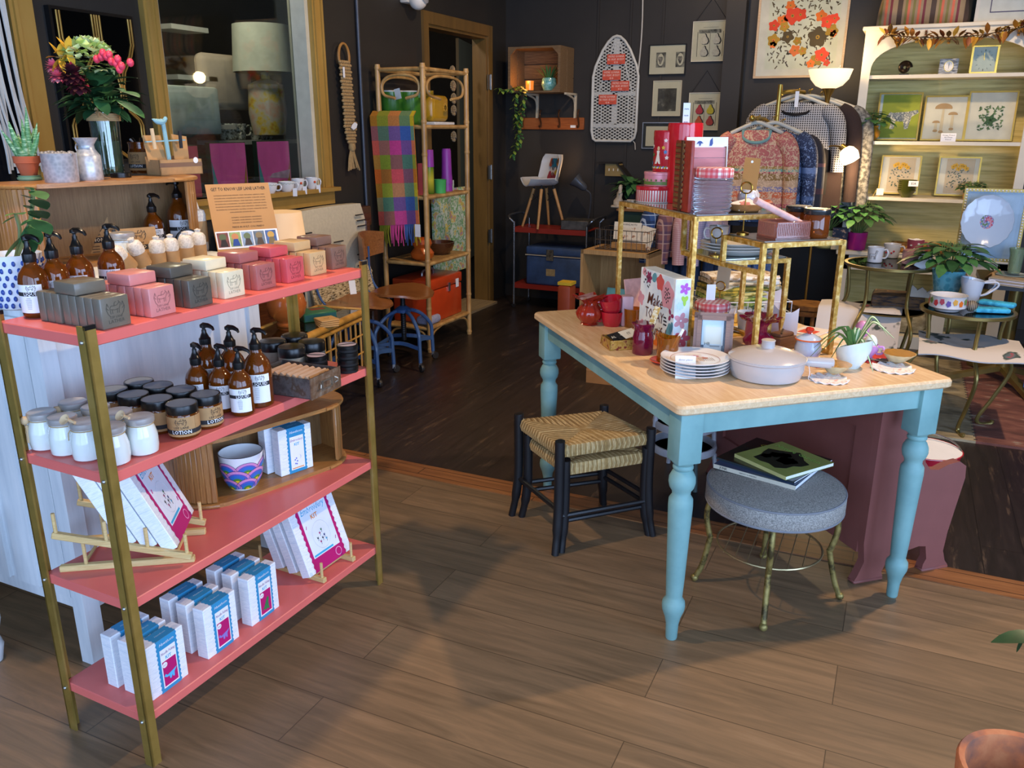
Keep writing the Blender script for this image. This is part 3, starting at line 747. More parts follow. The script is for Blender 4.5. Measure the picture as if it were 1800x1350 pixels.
# big embroidery kits on peg racks
def big_kit(label,group):
 t=thing('embroidery_kit',label,'box',(0,0,0),0,group);w,d,h=.205,.034,.245
 m=M(PAPER);m.rbox(0,0,0,w,d,h,.0015,1,smooth=False);m.build('carton',t)
 m=M(MAG);L,Rr=zigzag(w*.14,0,h,26,.0022),zigzag(w*.86,0,h,26,.0022)
 for i in range(26):m.add([(L[i][0],-.0006,L[i][1]),(Rr[i][0],-.0006,Rr[i][1]),(Rr[i+1][0],-.0006,Rr[i+1][1]),(L[i+1][0],-.0006,L[i+1][1])],[(0,1,2,3)])
 m.box(w*.14,0,h,w*.86,d,h+.0006)
 m.text('Hawthorn',.016,WHITE,TR(w*.5,-.001,h*.945,R(90)),.35);m.text('HANDMADE',.006,WHITE,TR(w*.5,-.001,h*.895,R(90)))
 m.lathe([(.014,0),(.011,.0002)],20,mat('#e79cc4',.6),TR(w*.72,-.001,h*.085,R(90)));m.lathe([(.0115,0),(0,.0002)],20,MAG,TR(w*.72,-.0012,h*.085,R(90)))
 m.build('sleeve',t)
 m=M(mat('#dfe8f4',.6));x0,x1,z0,z1=w*.20,w*.80,h*.17,h*.86
 m.box(x0,-.0011,z0,x1,-.0008,z1);cx=(x0+x1)/2
 m.text('Embroidery',.030,TEALC,TR(cx,-.0014,z1-.022,R(90)),.35,wmax=(x1-x0)*.9);m.text('KIT',.021,ORANGE,TR(cx-.004,-.0014,z1-.048,R(90)),bold=.02)
 m.tube([(cx+.038*cos(a),-.001,z0+.058+.044*sin(a))for a in[i*2*PI/28 for i in range(28)]],.0006,4,mat('#b9bfc8',.6),closed=True)
 for x,z,c in((-.006,.062,MAG),(.010,.050,NAVY),(-.012,.036,MAG),(.004,.070,GREENC),(.014,.036,TEALC),(-.020,.050,INK),(.0,.044,INK)):
  m.add([(cx+x+.005*cos(k*2.1),-.0014,z0+z+.006*sin(k*1.7))for k in range(3)],[(0,1,2)],c);m.bar((cx+x,-.0014,z0+z-.008),(cx+x+.003,-.0014,z0+z+.006),.0012,.0006,INK)
 m.box(x0+.004,-.0014,z0+.003,x1-.03,-.0012,z0+.009,TEALC)
 m.bar((x0+.008,-.0014,z1-.075),(x0+.012,-.0014,z1-.065),.003,.0006,MAG);m.bar((x1-.012,-.0014,z0+.02),(x1-.008,-.0014,z0+.03),.003,.0006,MAG)
 m.build('picture',t);return t
PINE=wood('#c3a062','#dcc087','x',6,.6)
def rack(label,loc,rz,L=.30,sp=.145,rise=0.0):
 t=thing('peg_rack',label,'rack',loc,rz)
 for y in(0,sp):
  m=M(PINE);m.rbox(0,y-.008,0,L,y+.008,.016,.002,1,smooth=False);m.build('rail',t)
  if rise:
   m=M(PINE);m.T=TR(.004,y+(.018 if y==0 else-.018),.016,0,-math.atan2(rise,L));m.rbox(0,-.008,0,L*1.02,.008,.016,.002,1,smooth=False);m.build('rail',t)
 for x in(.012,.10,.19,L-.012):
  for y in(0,sp):
   yy=y+((.018 if y==0 else-.018)if rise else 0);z=.016+(.016+rise*x/L if rise else 0)
   m=M(PINE);m.tube([(x,yy,z-.010),(x,yy,z+.048)],.0045,10);m.build('peg',t)
 if rise:
  for y in(0,sp):m=M(PINE);m.tube([(L-.06,y,.012),(L-.06,y,.02+rise*.8)],.0045,8);m.build('peg',t)
 for x in(.05,L-.05):m=M(PINE);m.tube([(x,0,.008),(x,sp,.008)],.004,8);m.build('crossbar',t)
 return t
d3=math.atan2(.246,-.18)
rack('slatted bamboo peg rack on the third shelf holding three leaning kits',S(.205,.012,SZ[3]),SA+d3,.31,-.145,.085)
fz=SA+d3-R(90)
_a,_b=S(0,0)-S(0,0),None
ax=V((cos(SA+d3),sin(SA+d3),0));bx=V((cos(fz),sin(fz),0))
kb=None
for i,lb in enumerate(('pink and white embroidery kit box leaning frontmost in the bamboo rack on the third shelf','embroidery kit box leaning second in the rack on the third shelf','embroidery kit box leaning last in the rack on the third shelf, behind the brass post')):
 loc=S(.212,.034,SZ[3]+.047+.012*i)+ax*(.020+.046*i)+bx*(-.032)
 if kb is None:kb=big_kit(lb,'embroidery kits in the third-shelf rack');place(kb,loc,rot=(R(-24),0,fz))
 else:dup(kb,loc,rot=(R(-24),0,fz),label=lb)
rack('small bamboo peg rack at the right end of the bottom shelf',S(.668,.006,SZ[4]),SA+R(90),.27,-.145)
for i,lb in enumerate(('embroidery kit box leaning frontmost at the right end of the bottom shelf','embroidery kit box leaning second at the right end of the bottom shelf','embroidery kit box leaning rearmost at the right end of the bottom shelf')):
 dup(kb,S(.640+.004*i,.040+.056*i,SZ[4]+.022),rot=(R(-20),0,SA),label=lb,group='embroidery kits at the right of the bottom shelf')
# oak display boxes with tambour ends
OAK=wood('#8a5a2c','#b98548','x',5,.45,coat=.2,c3='#a5733c');OAKV=wood('#86562a','#b58146','z',5,.45,coat=.2,c3='#9d6c38');OAKD=wood('#7a5b38','#96754c','z',4,.6)
def stadium(L,D,r,n=8,inset=0.0):
 pts=[];
 for cx,cy,a0 in((L-r,r,-90),(L-r,D-.001,0),(r,D-.001,90),(r,r,180)):
  if cy>r:pts.append((L-inset,D-inset)if a0==0 else(inset,D-inset));continue
  for i in range(n+1):a=R(a0+90*i/n);pts.append((cx+(r-inset)*cos(a),cy+(r-inset)*sin(a)))
 return pts
def oak_box(label,L,D,Hh,loc,rz,plinth=True):
 t=thing('display_box',label,'box',loc,rz);r=D*.62
 m=M(OAK);m.prism(stadium(L,D,r),Hh-.012,Hh);m.tube([V((x,y,Hh-.006))for x,y in stadium(L,D,r)[:-2]],.006,8);m.build('top_board',t)
 m=M(OAK);m.prism(stadium(L,D,r),0,.012);m.tube([V((x,y,.006))for x,y in stadium(L,D,r)[:-2]],.006,8);m.build('bottom_board',t)
 m=M(OAKD);m.box(.02,D-.012,.012,L-.02,D-.004,Hh-.012);m.build('back_panel',t)
 for side in(0,1):
  m=M(OAKV);n=9
  for i in range(n):
   a=R(180+62*i/(n-1));x=r+(r-.012)*cos(a);y=r+(r-.012)*sin(a)
   if side:x=L-x;a=PI-a
   m.rbox(-.006,-.0085,.012,.006,.0085,Hh-.012,.003,1,None,TR(x,y,0,0,0,a))
  x0,x1=(.006,.016)if side==0 else(L-.016,L-.006)
  m.box(x0,r,.012,x1,D-.004,Hh-.012);m.build('tambour_end',t)
 return t
oak_box('oak display box with slatted rounded ends on the third shelf, holding a bowl and kits',.56,.19,.205,S(.380,.190,SZ[3]),SA+R(-15))
u1,v1=math.sin(R(-15)),math.cos(R(-15))
k2=small_kit('blue embroidery kit box with a moon picture, inside the oak box on the third shelf','moon','Embroidery','blue embroidery kits inside the oak box')
place(k2,S(.672,.150,SZ[3]+.013),SA+R(-16));dup(k2,S(.668,.200,SZ[3]+.013),SA+R(-14),'blue embroidery kit box standing behind the moon one in the oak box')
bw=thing('planter_bowl','white bowl with rainbow scallop fans painted on it, in the oak box','bowl',S(.572,.205,SZ[3]+.0125),SA)
m=M(mat('#e9ecef',.15,coat=.5,var=.02));m.lathe([(.034,0),(.038,.004),(.052,.030),(.060,.065),(.0635,.108),(.0635,.112),(.0605,.111),(.056,.065),(.046,.025),(0,.012)],36);m.build('bowl',bw)
m=M(BLACK);m.tube(arc((0,0,.112),.062,0,2*PI,36,'xy')[:-1],.0009,5,closed=True);m.build('rim_line',bw)
m=M(MAG)
def bowl_r(z):
 pr_=[(0,.034),(.004,.038),(.030,.052),(.065,.060),(.108,.0635)]
 for(z0,r0),(z1,r1)in zip(pr_,pr_[1:]):
  if z0<=z<=z1:return r0+(r1-r0)*(z-z0)/(z1-z0)+.0006
 return .064
FAN=[('#efc832',.2),('#4f8f3c',.38),('#2f74c8',.66),('#5b5fc0',.78),('#d68fc4',.97),('#2a2f52',1.0)]
for ang,zc,sc,dz in[(a,.006,.040,.0)for a in range(-360,0,60)]+[(a+30,.034,.040,-.0001)for a in range(-360,0,60)]+[(a,.060,.036,-.0002)for a in range(-360,0,60)]:
 p0=0.0
 for c,q in FAN:
  vs=[];
  for rr in(p0,q):
   for i in range(13):
    a=R(8+164*i/12);z=max(.001,zc+sc*rr*sin(a));th=R(ang)+sc*rr*cos(a)/.055;r_=bowl_r(z)+.0012+dz*3;vs.append((r_*cos(th),r_*sin(th),z))
  m.add(vs,[(i,i+1,14+i,13+i)for i in range(12)],mat(c,.3));p0=q
m.build('painted_fans',bw)
m=M(WHITE);m.box(-.018,-.066,.086,.020,-.0655,.106);m.text('handpainted',.005,TEALC,TR(0,-.0665,.097,R(90)));o=m.build('price_tag',bw);o.rotation_euler=(0,0,R(42))
# white cabinet behind the shelf unit
CX0,CX1,CY0,CY1,CZ=-2.55,-1.93,1.31,2.11,1.067
PWHITE=noisy('brushed_white_paint',[(.3,'#c9d2d8'),(.55,'#dbe2e6'),(.75,'#e7ebed')],scale=(8,8,1),ns=3,rough=.5,bump=.1)
t=thing('painted_cabinet','white painted wooden cabinet on square legs behind the coral shelves','cabinet',(0,0,0))
m=M(PWHITE);m.box(CX0,CY0+.02,.16,CX1-.01,CY1-.03,CZ-.02);m.build('carcass',t)
m=M(PWHITE);m.rbox(CX0-.02,CY0-.02,CZ-.024,CX1+.012,CY1+.005,CZ,.006,2);m.build('top_board',t)
for x,y in((CX1-.045,CY0),(CX1-.045,CY1-.05),(CX0,CY0),(CX0,CY1-.05)):
 m=M(PWHITE);m.box(x,y,0,x+.048,y+.048,CZ-.024);m.build('leg',t)
m=M(PWHITE)
for i in range(4):m.box(CX0+.08+i*.13,CY0+.008,.2,CX0+.17+i*.13,CY0+.02,CZ-.06)
m.build('side_panel',t)
m=M(mat('#9aa7b4',.6));m.bar((CX1+.002,CY0+.07,.26),(CX1+.002,CY0+.07,.19),.002);m.bar((CX1+.002,CY0+.07,.19),(CX1+.002,CY0+.13,.19),.002);m.build('bracket',t)
rail=M(PWHITE);rail.rbox(CX0,CY0-.05,CZ-.16,CX1-.12,CY0-.025,CZ+.0,.012,3);rail.build('end_rail',t)
m=M(mat('#dfe4e8',.4));m.lathe([(.02,0),(.03,.05),(.022,.08),(.034,.13),(.034,.20),(.022,.24),(.036,.30),(.02,.36),(.026,.45)],18)
o=tag(m.build('turned_leg'),'white turned furniture leg cut off at the left picture edge','leg');p=P(-8,1160);o.location=(p.x,p.y,0)
BA=SA+R(-13.3);BO=S(.386,.782,CZ);BZ=CZ+.248
oak_box('oak display box with slatted rounded ends on top of the white cabinet',.617,.21,.248,BO,BA)
def B(u,v,z=0.0):return BO+V((cos(BA),sin(BA),0))*u+V((-sin(BA),cos(BA),0))*v+V((0,0,.248+z))
def on(px_,py_,z):return P(px_,py_,z)
LEAFG=mat('#3f7040',.5,var=.25,vs=30);LEAFD=mat('#24492a',.45,var=.25,vs=30);LEAFY=mat('#7f9a3c',.5,var=.2,vs=30)
TERRA=mat('#b5603f',.8,var=.08,bump=.1);SOIL=mat('#3a2c22',.95,var=.3,vs=80,bump=.5)
p=on(53,317,BZ);t=thing('potted_aloe','small spotted aloe in a terracotta pot on a green saucer','plant',(p.x,p.y,BZ))
m=M(mat('#6f9a80',.4));m.lathe([(.030,0),(.034,.004),(.034,.009),(.030,.010),(.031,.015),(.026,.015),(0,.013)],22);m.build('saucer',t)
m=M(TERRA);m.lathe([(.022,.014),(.032,.050),(.036,.051),(.037,.071),(.033,.071),(.031,.062),(0,.060)],24);m.build('pot',t)
al=noisy('aloe_skin',[(.45,'#4f8a58'),(.55,'#6fa873'),(.63,'#b9d8ae')],scale=(1,1,5),ns=40,rough=.5)
m=M(al)
for i in range(11):
 a=i*2.4;tilt=.15+.5*(i/11);d=V((cos(a)*tilt,sin(a)*tilt,1)).normalized();b0=V((cos(a)*.012,sin(a)*.012,.058));L=.125-.045*(i/11)+(.03 if i==0 else 0)
 m.tube([b0,b0+d*L*.3+V((0,0,.002)),b0+d*L*.7,b0+d*L],[.011,.010,.006,.0008],7)
m.build('foliage',t)
GALV=noisy('galvanised_metal',[(.2,'#aab0b6'),(.5,'#b9bec3'),(.8,'#c9cdd0')],kind='voronoi',ns=90,rough=.35,metal=.35)
p=on(110,320,BZ);t=thing('metal_pail','small galvanised metal pail filled to the rim, next to the aloe','pail',(p.x,p.y,BZ))
m=M(GALV);m.lathe([(.045,0),(.046,.002),(.0485,.080),(.050,.082),(.048,.083),(.046,.070),(0,.068)],28);m.build('pail',t)
m=M(mat('#8d8f94',.5,.3))
for i in range(22):a=i*2.4;r_=.043*math.sqrt(i/22);m.ball(r_*cos(a),r_*sin(a),.076+.005*random.random(),.009,None,8)
m.build('trinkets',t)
p=on(150,317,BZ);t=thing('milk_can','miniature galvanised milk can with handle in front of the vase','can',(p.x,p.y+.02,BZ))
m=M(GALV);m.lathe([(.036,0),(.037,.003),(.037,.070),(.035,.074),(.023,.092),(.022,.104),(.034,.122),(.035,.124),(.031,.123),(.019,.104),(0,.10)],24);m.build('body',t)
m=M(GALV);m.tube(smoothpath([(-.022,0,.098),(-.040,0,.104),(-.046,0,.092),(-.037,0,.078)],4),.003,6);m.build('handle',t)
p=on(182,309,BZ);t=thing('flower_vase','tall clear glass vase with twine collar holding a mixed bouquet','vase',(p.x-.005,p.y+.035,BZ))
m=M(pane_mat('vase_glass','#d3e0d8',.13));m.lathe([(.040,0),(.042,.004),(.043,.03),(.044,.12),(.046,.185),(.047,.20)],28);m.lathe([(.041,.006),(.0415,.2)],28)
m.build('glass',t)
m=M(mat('#a9bfb6',.05,trans=.6,ior=1.33,var=0));m.lathe([(.039,.006),(.040,.11),(0,.11)],24);m.build('water',t)
m=M(TWINE)
for i in range(4):m.tube(arc((0,0,.176+.006*i),.049,0,2*PI,22,'xy')[:-1],.0036,6,closed=True)
m.tube(smoothpath([(.03,-.042,.185),(.045,-.05,.20),(.055,-.04,.188),(.062,-.03,.178)],4),.003,5);m.tube(smoothpath([(.03,-.042,.185),(.028,-.05,.205),(.036,-.05,.212),(.034,-.045,.19)],4),.003,5);m.build('twine_collar',t)
m=M(mat('#4f7a3c',.5))
for i in range(14):
 a=i*2.4;r_=.026;m.tube([(r_*cos(a+2),r_*sin(a+2),.01),(r_*.5*cos(a),r_*.5*sin(a),.12),(.05*cos(a),.05*sin(a),.25)],.0024,5)
m.build('stems',t)
def vp(px_,py_,dz=0.0):
 q=PY(px_,py_,t.location.y+dz);return q-V(t.location)
m=M(LEAFD)
for i in range(84):
 a=i*2.399;e=random.uniform(-.35,.6)+(.5 if i>46 else 0);b0=V((.03*cos(a),.03*sin(a),.20+.05*random.random()+(.09*random.random()if i>46 else 0)))
 leaf(m,b0,(cos(a),sin(a),e+.1),random.uniform(.07,.125),random.uniform(.035,.055),random.uniform(.5,1.1),random.choice((LEAFD,LEAFG,LEAFD,mat('#2f5a35',.5))))
for(x0,y0),(x1,y1),w_ in(((205,175),(255,200),.05),((150,180),(100,182),.05),((210,160),(245,165),.05),((170,170),(190,200),.05)):
 a,b=vp(x0,y0,-.05),vp(x1,y1,-.06);leaf(m,a,b-a,(b-a).length,w_,.2,LEAFG)
m.build('leaves',t)
m=M(mat('#c3d78a',.6,var=.1))
c0=vp(155,108,-.04);
for i in range(70):
 z=1-1.5*i/70;a=i*2.399;r_=math.sqrt(max(0,1-z*z));n_=V((r_*cos(a),r_*sin(a),z));q=c0+V((n_.x*.075,n_.y*.06,n_.z*.055))
 for k in range(4):leaf(m,q,n_+V((cos(k*1.57+i),sin(k*1.57+i),.2))*.9,.028,.026,.1,(mat('#c3d78a',.6,var=.1),mat('#a9c46a',.6,var=.1),mat('#dbe6b4',.6,var=.1))[i%3],n=2)
m.build('hydrangea',t)
m=M(mat('#3a0c1a',.6,var=.3,vs=40))
for c0,n_ in((vp(128,133,-.13),60),(vp(138,150,-.12),40)):
 for i in range(n_):
  z=1-1.7*i/n_;a=i*2.399;r_=math.sqrt(max(0,1-z*z));q=V((r_*cos(a),r_*sin(a),z));leaf(m,c0+q*.012,q,.030,.022,.5,mat('#3a0c1a',.6,var=.3,vs=40)if i%7 else mat('#8c1f3c',.6),n=3)
m.build('dark_dahlia',t)
m=M(mat('#e0708c',.6,var=.1))
for c0 in(vp(94,118,-.10),vp(100,135,-.10)):
 for i in range(40):
  z=1-1.7*i/40;a=i*2.399;r_=math.sqrt(max(0,1-z*z));q=V((r_*cos(a),r_*sin(a),z));leaf(m,c0,q,.028,.016,.2,mat('#e0708c',.6,var=.1)if i%3 else mat('#ef9aa8',.6),n=3)
m.build('pink_carnation',t)
m=M(mat('#e6b53a',.6,var=.1))
for c0,dd in((vp(120,92,-.10),0),(vp(106,102,-.10),1)):
 for i in range(6):a=i*1.05+dd;leaf(m,c0,(cos(a),-.2,.35+sin(a)),.055,.022,.6,n=5)
m.build('yellow_lily',t)
m=M(mat('#d6405c',.4,var=.1))
for x,y in((170,104),(181,93),(188,100),(196,108),(207,104),(204,112),(214,116),(210,122),(229,110),(192,96),(178,100)):m.ball(*vp(x,y,-.11),.0105,None,9,1.2)
m.build('red_berries',t)
p=on(213,312,BZ);t=M(BLACK).lathe([(.030,0),(.031,.001),(.031,.014),(.028,.014),(.028,.002),(0,.002)],26).build('jar_lid');tag(t,'black screw lid lying on the oak box beside the vase','lid');place(t,(p.x,p.y,BZ))
p=on(252,304,BZ);t=lotion_jar('open amber jar with kraft label standing on the oak box','jar on the oak box',.042,.105);place(t,(p.x,p.y,BZ),R(-20));t['group']='';del t['group']
for c in list(t.children):
 if c.name.startswith('lid'):bpy.data.objects.remove(c)
m=M(AMBER);m.lathe([(.038,.075),(.038,.098),(.040,.099),(.040,.104),(.036,.105),(.034,.09),(0,.085)],24);m.build('rim',t)
m=M(mat('#3b2a1c',.5));
for i in range(5):m.tube([(.01*cos(i*1.3),.01*sin(i*1.3),.09),(.032*cos(i*1.3),.032*sin(i*1.3),.118-.004*(i%2))],.0035,6,(BLACK,mat('#9aa3ad',.4))[i%2])
m.build('pens',t)
a0,b0=on(283,309,BZ),on(357,305,BZ);rz=math.atan2(b0.y-a0.y,b0.x-a0.x);L=(b0-a0).length
t=thing('card_tray','kraft cardboard tray with pegged cards and a blue bird-topped rod','tray',(a0.x,a0.y,BZ),rz)
m=M(KRAFT);m.box(0,0,0,L,.004,.050);m.box(0,.07,0,L,.074,.06);m.box(0,0,0,.004,.074,.05);m.box(L-.004,0,0,L,.074,.05);m.box(0,-.0006,.026,L,0,.040,mat('#7c5f4a',.8));m.box(0,0,0,L,.07,.002);m.build('tray',t)
m=M(mat('#b98f5c',.8));m.T=TR(.03,.05,.045,R(-12));m.box(-.035,0,0,.035,.0015,.085);m.T=TR(.125,.05,.045,R(-12),R(8));m.box(-.03,0,0,.03,.0015,.085);m.build('cards',t)
m=M(mat('#86b7c2',.5));m.bar((-.01,.045,.108),(.14,.045,.112),.010,.004);m.bar((.068,.04,.04),(.060,.04,.17),.012,.006)
m.tube(smoothpath([(.02,.04,.180),(.04,.04,.172),(.06,.04,.172),(.070,.04,.180),(.072,.04,.188)],4),[.001,.004,.006,.008,.009,.009,.010,.010,.009,.008,.008,.007,.007,.007,.006,.005,.003][:17],8);m.build('bird_rod',t)
m=M(mat('#dcc49a',.7));m.bar((.018,.04,.085),(.012,.036,.150),.010,.006);m.build('clothes_peg',t)
m=M(mat('#22272c',.6));m.bar((.120,.04,.085),(.118,.036,.142),.010,.006);m.build('clothes_peg',t)
m=M(WHITE);m.lathe([(.010,0),(0,.0004)],16,None,TR(L-.025,-.0008,.046,R(90)));m.build('sticker',t)
# things on the cabinet top, right of and before the box
p=P(222,468,CZ);t=candle_jar('large glass jar of pale scrub with wooden dipper on the white cabinet',0);del t['group'];place(t,(p.x,p.y,CZ));t.scale=(1.12,1.12,1.15)
m=M(SPOON);m.tube([(-.036,-.012,.0),(-.034,-.010,.07)],.004,8);m.ball(-.035,-.012,.078,.013,None,10);m.build('wooden_dipper',t)
def kraft_card(label,px_,py_,w,h,lines,rz,n=2):
 p=P(px_,py_,CZ);t=thing('kraft_box',label,'box',(p.x,p.y,CZ),rz)
 m=M(KRAFT);m.T=TR(rx=R(-8))
 for i in range(n):m.box(-w/2-.006*i,.004+.016*i,0,w/2-.006*i,.018+.016*i,h,KRAFT if i==0 else mat('#6b6258',.8))
 m.build('carton',t);m=M(INK);m.T=TR(rx=R(-8));goat(m,TR(.004,.0034,h*.78,R(90)),h*.42,INK);m.box(-w/2,.0030,h*.36,w/2,.0034,h*.50);m.text(lines[0],h*.13,mat('#d9c7a8',.7),TR(0,.0028,h*.43,R(90)),bold=.01,wmax=w*.8)
 m.text('LEIF LANE',h*.075,INK,TR(0,.0034,h*.56,R(90)))
 for i in range(3):m.text('IIIIIIIIIIIIIIII'[i:],h*.05,INK,TR(0,.0034,h*(.27-.07*i),R(90)),wmax=w*.6)
 m.build('print',t);return t
kraft_card('kraft carton printed LOTION leaning in the upper oak box, behind the pump bottles',172,452,.10,.125,['LOTION'],R(62))
kraft_card('kraft carton printed LIQUID left of the upright pump bottles in the upper oak box',250,460,.115,.105,['LIQUID'],R(66))
b=pump_bottle('shorter amber pump bottle of the two inside the upper oak box',.033,.14,-40,1,'pump bottles in the upper oak box');p=P(276,446,CZ);place(b,(p.x,p.y,CZ))
b=pump_bottle('taller amber pump bottle of the two inside the upper oak box',.042,.175,-40,-1,'pump bottles in the upper oak box',.017);p=P(318,440,CZ);place(b,(p.x+.0,p.y+.01,CZ))
p=P(320,443,CZ);t=thing('round_tin','round black tin with white label propped upright before the tall pump bottle','tin',(p.x+.05,p.y-.02,CZ),0)
t.rotation_euler=(0,0,R(60));m=M(BLACK);m.lathe([(.038,0),(.040,.004),(.040,.022),(.038,.024)],26,None,TR(0,0,.040,R(78)));m.build('tin',t);m=M(WHITE);m.lathe([(.034,.0245),(0,.0246)],26,None,TR(0,0,.040,R(78)));m.T=TR(0,0,.040,R(78))@TR(0,0,.0252);m.box(-.030,-.012,0,.030,-.002,.0003,NAVY);m.text('BEARD BALM',.008,WHITE,TR(0,-.007,.0006),wmax=.05);goat(m,TR(0,.012,.0003),.028,INK);m.build('label',t)
KNIT=noisy('white_knit',[(.35,'#cfc8ba'),(.6,'#ece6d8')],ns=150,rough=.9,bump=.8)
p=P(353,440,CZ);t=thing('loofah_roll','rolled white knit washcloth in a kraft band standing by the oak box','washcloth',(p.x,p.y,CZ))
m=M(KNIT);m.lathe([(.026,0),(.028,.01),(.028,.12),(.024,.135),(.010,.14),(.004,.165)],18);m.build('cloth',t);m=M(KRAFT);m.lathe([(.0290,.03),(.0290,.10)],18);m.build('band',t)
sk=None
for i,(x,y,rx,lb)in enumerate(((232,478,38,'leftmost'),(255,473,22,'second'),(280,468,8,'third'),(304,464,-5,'fourth'),(330,458,4,'fifth'),(352,452,10,'rightmost'))):
 p=P(x,y,CZ)
 lb2='knit soap pouch in a kraft sleeve, %s of the six behind the soaps'%lb
 if sk is None:
  sk=thing('soap_pouch',lb2,'pouch',(0,0,0),0,'knit soap pouches')
  m=M(KRAFT);m.lathe([(.022,0),(.023,.002),(.023,.040)],16);m.build('sleeve',sk)
  m=M(KNIT);m.lathe([(.019,.036),(.022,.046),(.022,.066),(.017,.076),(.008,.080),(.010,.088),(0,.092)],16,mod=lambda r,z,a:(r*(1+.06*sin(a*7+z*300)),z));m.build('pouch',sk)
  place(sk,(p.x,p.y,CZ+.012),rot=(0,R(-rx),R(80)))
 else:dup(sk,(p.x,p.y,CZ+(.012 if abs(rx)>15 else .001)),rot=(0,0 if abs(rx)<15 else R(-rx),R(80)),label=lb2)
a0,b0=P(400,446,CZ),P(495,428,CZ);rz=math.atan2(b0.y-a0.y,b0.x-a0.x);L=.205
c0=P(440,440,CZ);t=thing('information_card','large kraft card headed GET TO KNOW LEIF LANE LATHER with a strip of photographs','sign',(c0.x,c0.y,CZ),R(58))
m=M(mat('#b98a55',.75,var=.04));m.T=TR(rx=R(-22));w,h=.215,.235;m.box(-w/2,0,0,w/2,.003,h);m.box(-.03,.003,0,.03,.006,h*.5);m.build('card',t)
m=M(INK);m.T=TR(rx=R(-22));m.text('GET TO KNOW LEIF LANE LATHER',.016,INK,TR(0,-.001,h*.92,R(90)),wmax=w*.86)
for i in range(7):m.text(('nonununoonumnnunonmunu onun nunonuno unmnou nuno','unonumnonu nonunmunno nuonmu nonumn onunonm unonu')[i%2],.0075,INK,TR(0,-.001,h*(.83-.042*i),R(90)),wmax=w*(.8 if i<6 else .4))
for i in range(3):m.text('nonumn onunomnuno nuonmuno',.0075,INK,TR(.01,-.001,h*(.50-.04*i),R(90)),wmax=w*.5)
m.text('MADE IN AULT, COLORADO',.009,INK,TR(.01,-.001,h*.355,R(90)),wmax=w*.5);m.build('print',t)
m=M(WHITE);m.T=TR(rx=R(-22));m.box(-w/2+.002,-.0014,.01,w/2-.002,-.0004,h*.30)
PH=[('#7a4a44','#5c6a4a','#2f2a2a'),('#8fa468','#c98a5c','#2f4f9a'),('#8fa6c0','#6b7a5a','#4a4440'),('#6a7a88','#8a7a5a','#54483e'),('#4f6a9a','#c9a050','#7a6a48')]
for i,cs in enumerate(PH):
 x0=-w/2+.006+i*.0408;m.box(x0,-.0020,.016,x0+.037,-.0015,h*.28,mat(cs[0],.5,var=.3,vs=60));
 m.lathe([(.010,0),(.012,.0002),(0,.0005)],12,mat(cs[1],.5),TR(x0+.018,-.0020,.050,R(90)));m.prism([(x0+.006,.018),(x0+.032,.018),(x0+.026,.042),(x0+.012,.042)],0,.0006,mat(cs[2],.5),TR(0,-.0020,0,R(90)))
m.build('photo_strip',t)
p=P(22,545,CZ-.02)
t=thing('jade_plant','jade plant in a white pot with blue dots at the left edge','plant',(-2.16,1.22,.93))
q=PY(22,445,1.22);rr=abs(PY(52,445,1.22).x-q.x);t.location=(q.x,1.22,q.z-.125)
m=M(mat('#e3e8ee',.2,coat=.4,var=.02));m.lathe([(rr*.7,0),(rr*.78,.004),(rr*.93,.09),(rr,.125),(rr*.95,.125),(rr*.88,.105),(0,.10)],30);pot=m.build('pot',t)
m=M(mat('#2f4f9e',.3))
for j in range(7):
 for i in range(20):
  a=R(-180+i*18+(j%2)*9);z=.012+.016*j;r_=rr*(.79+.18*z/.125)+.001;m.ball(r_*cos(a),r_*sin(a),z,.0042,None,6,1.5)
m.build('dots',pot)
m=M(mat('#6f7a4a',.6))
tips=[(58,330),(35,385),(72,405),(40,420),(85,425),(20,415),(66,380)]
lv=M(LEAFG)
base=V((0,0,.10))
def jp(x,y,dy=0):return PY(x,y,1.22+dy)-V(t.location)
stem=smoothpath([base,jp(50,400),jp(57,360),jp(58,333)],5);m.tube(stem,.0045,7);st2=smoothpath([base,jp(35,410),jp(27,375)],5);m.tube(st2,.004,7);m.build('stem',t)
JL_=[((58,335),(45,326),.05),((58,335),(80,345),.05),((57,350),(36,340),.05),((57,350),(82,362),.05),((56,368),(42,358),.05),((56,370),(82,378),.05),((57,372),(68,380),.045),((54,385),(36,395),.06),((54,385),(88,405),.06),((52,392),(30,430),.06),((50,398),(70,425),.06),((46,410),(5,452),.07),((46,408),(60,440),.06),((27,375),(8,378),.05),((27,375),(38,372),.04),((27,380),(2,392),.05)]
for(x0,y0),(x1,y1),L in JL_:
 a,b=jp(x0,y0),jp(x1,y1,-.03);leaf(lv,a,b-a,(b-a).length,(b-a).length*.42,.15,random.choice((LEAFG,LEAFD,mat('#5d8a4a',.4,var=.2))),.1)
lv.build('leaves',t)
t=M(mat('#8d9298',.5,var=.1)).lathe([(.03,0),(.05,.02),(.055,.06),(.052,.06),(.045,.02),(0,.01)],22).build('grey_bowl');tag(t,'small grey bowl behind the jade plant at the left edge','bowl');q=PY(6,440,1.42);t.location=(q.x,1.42,CZ)
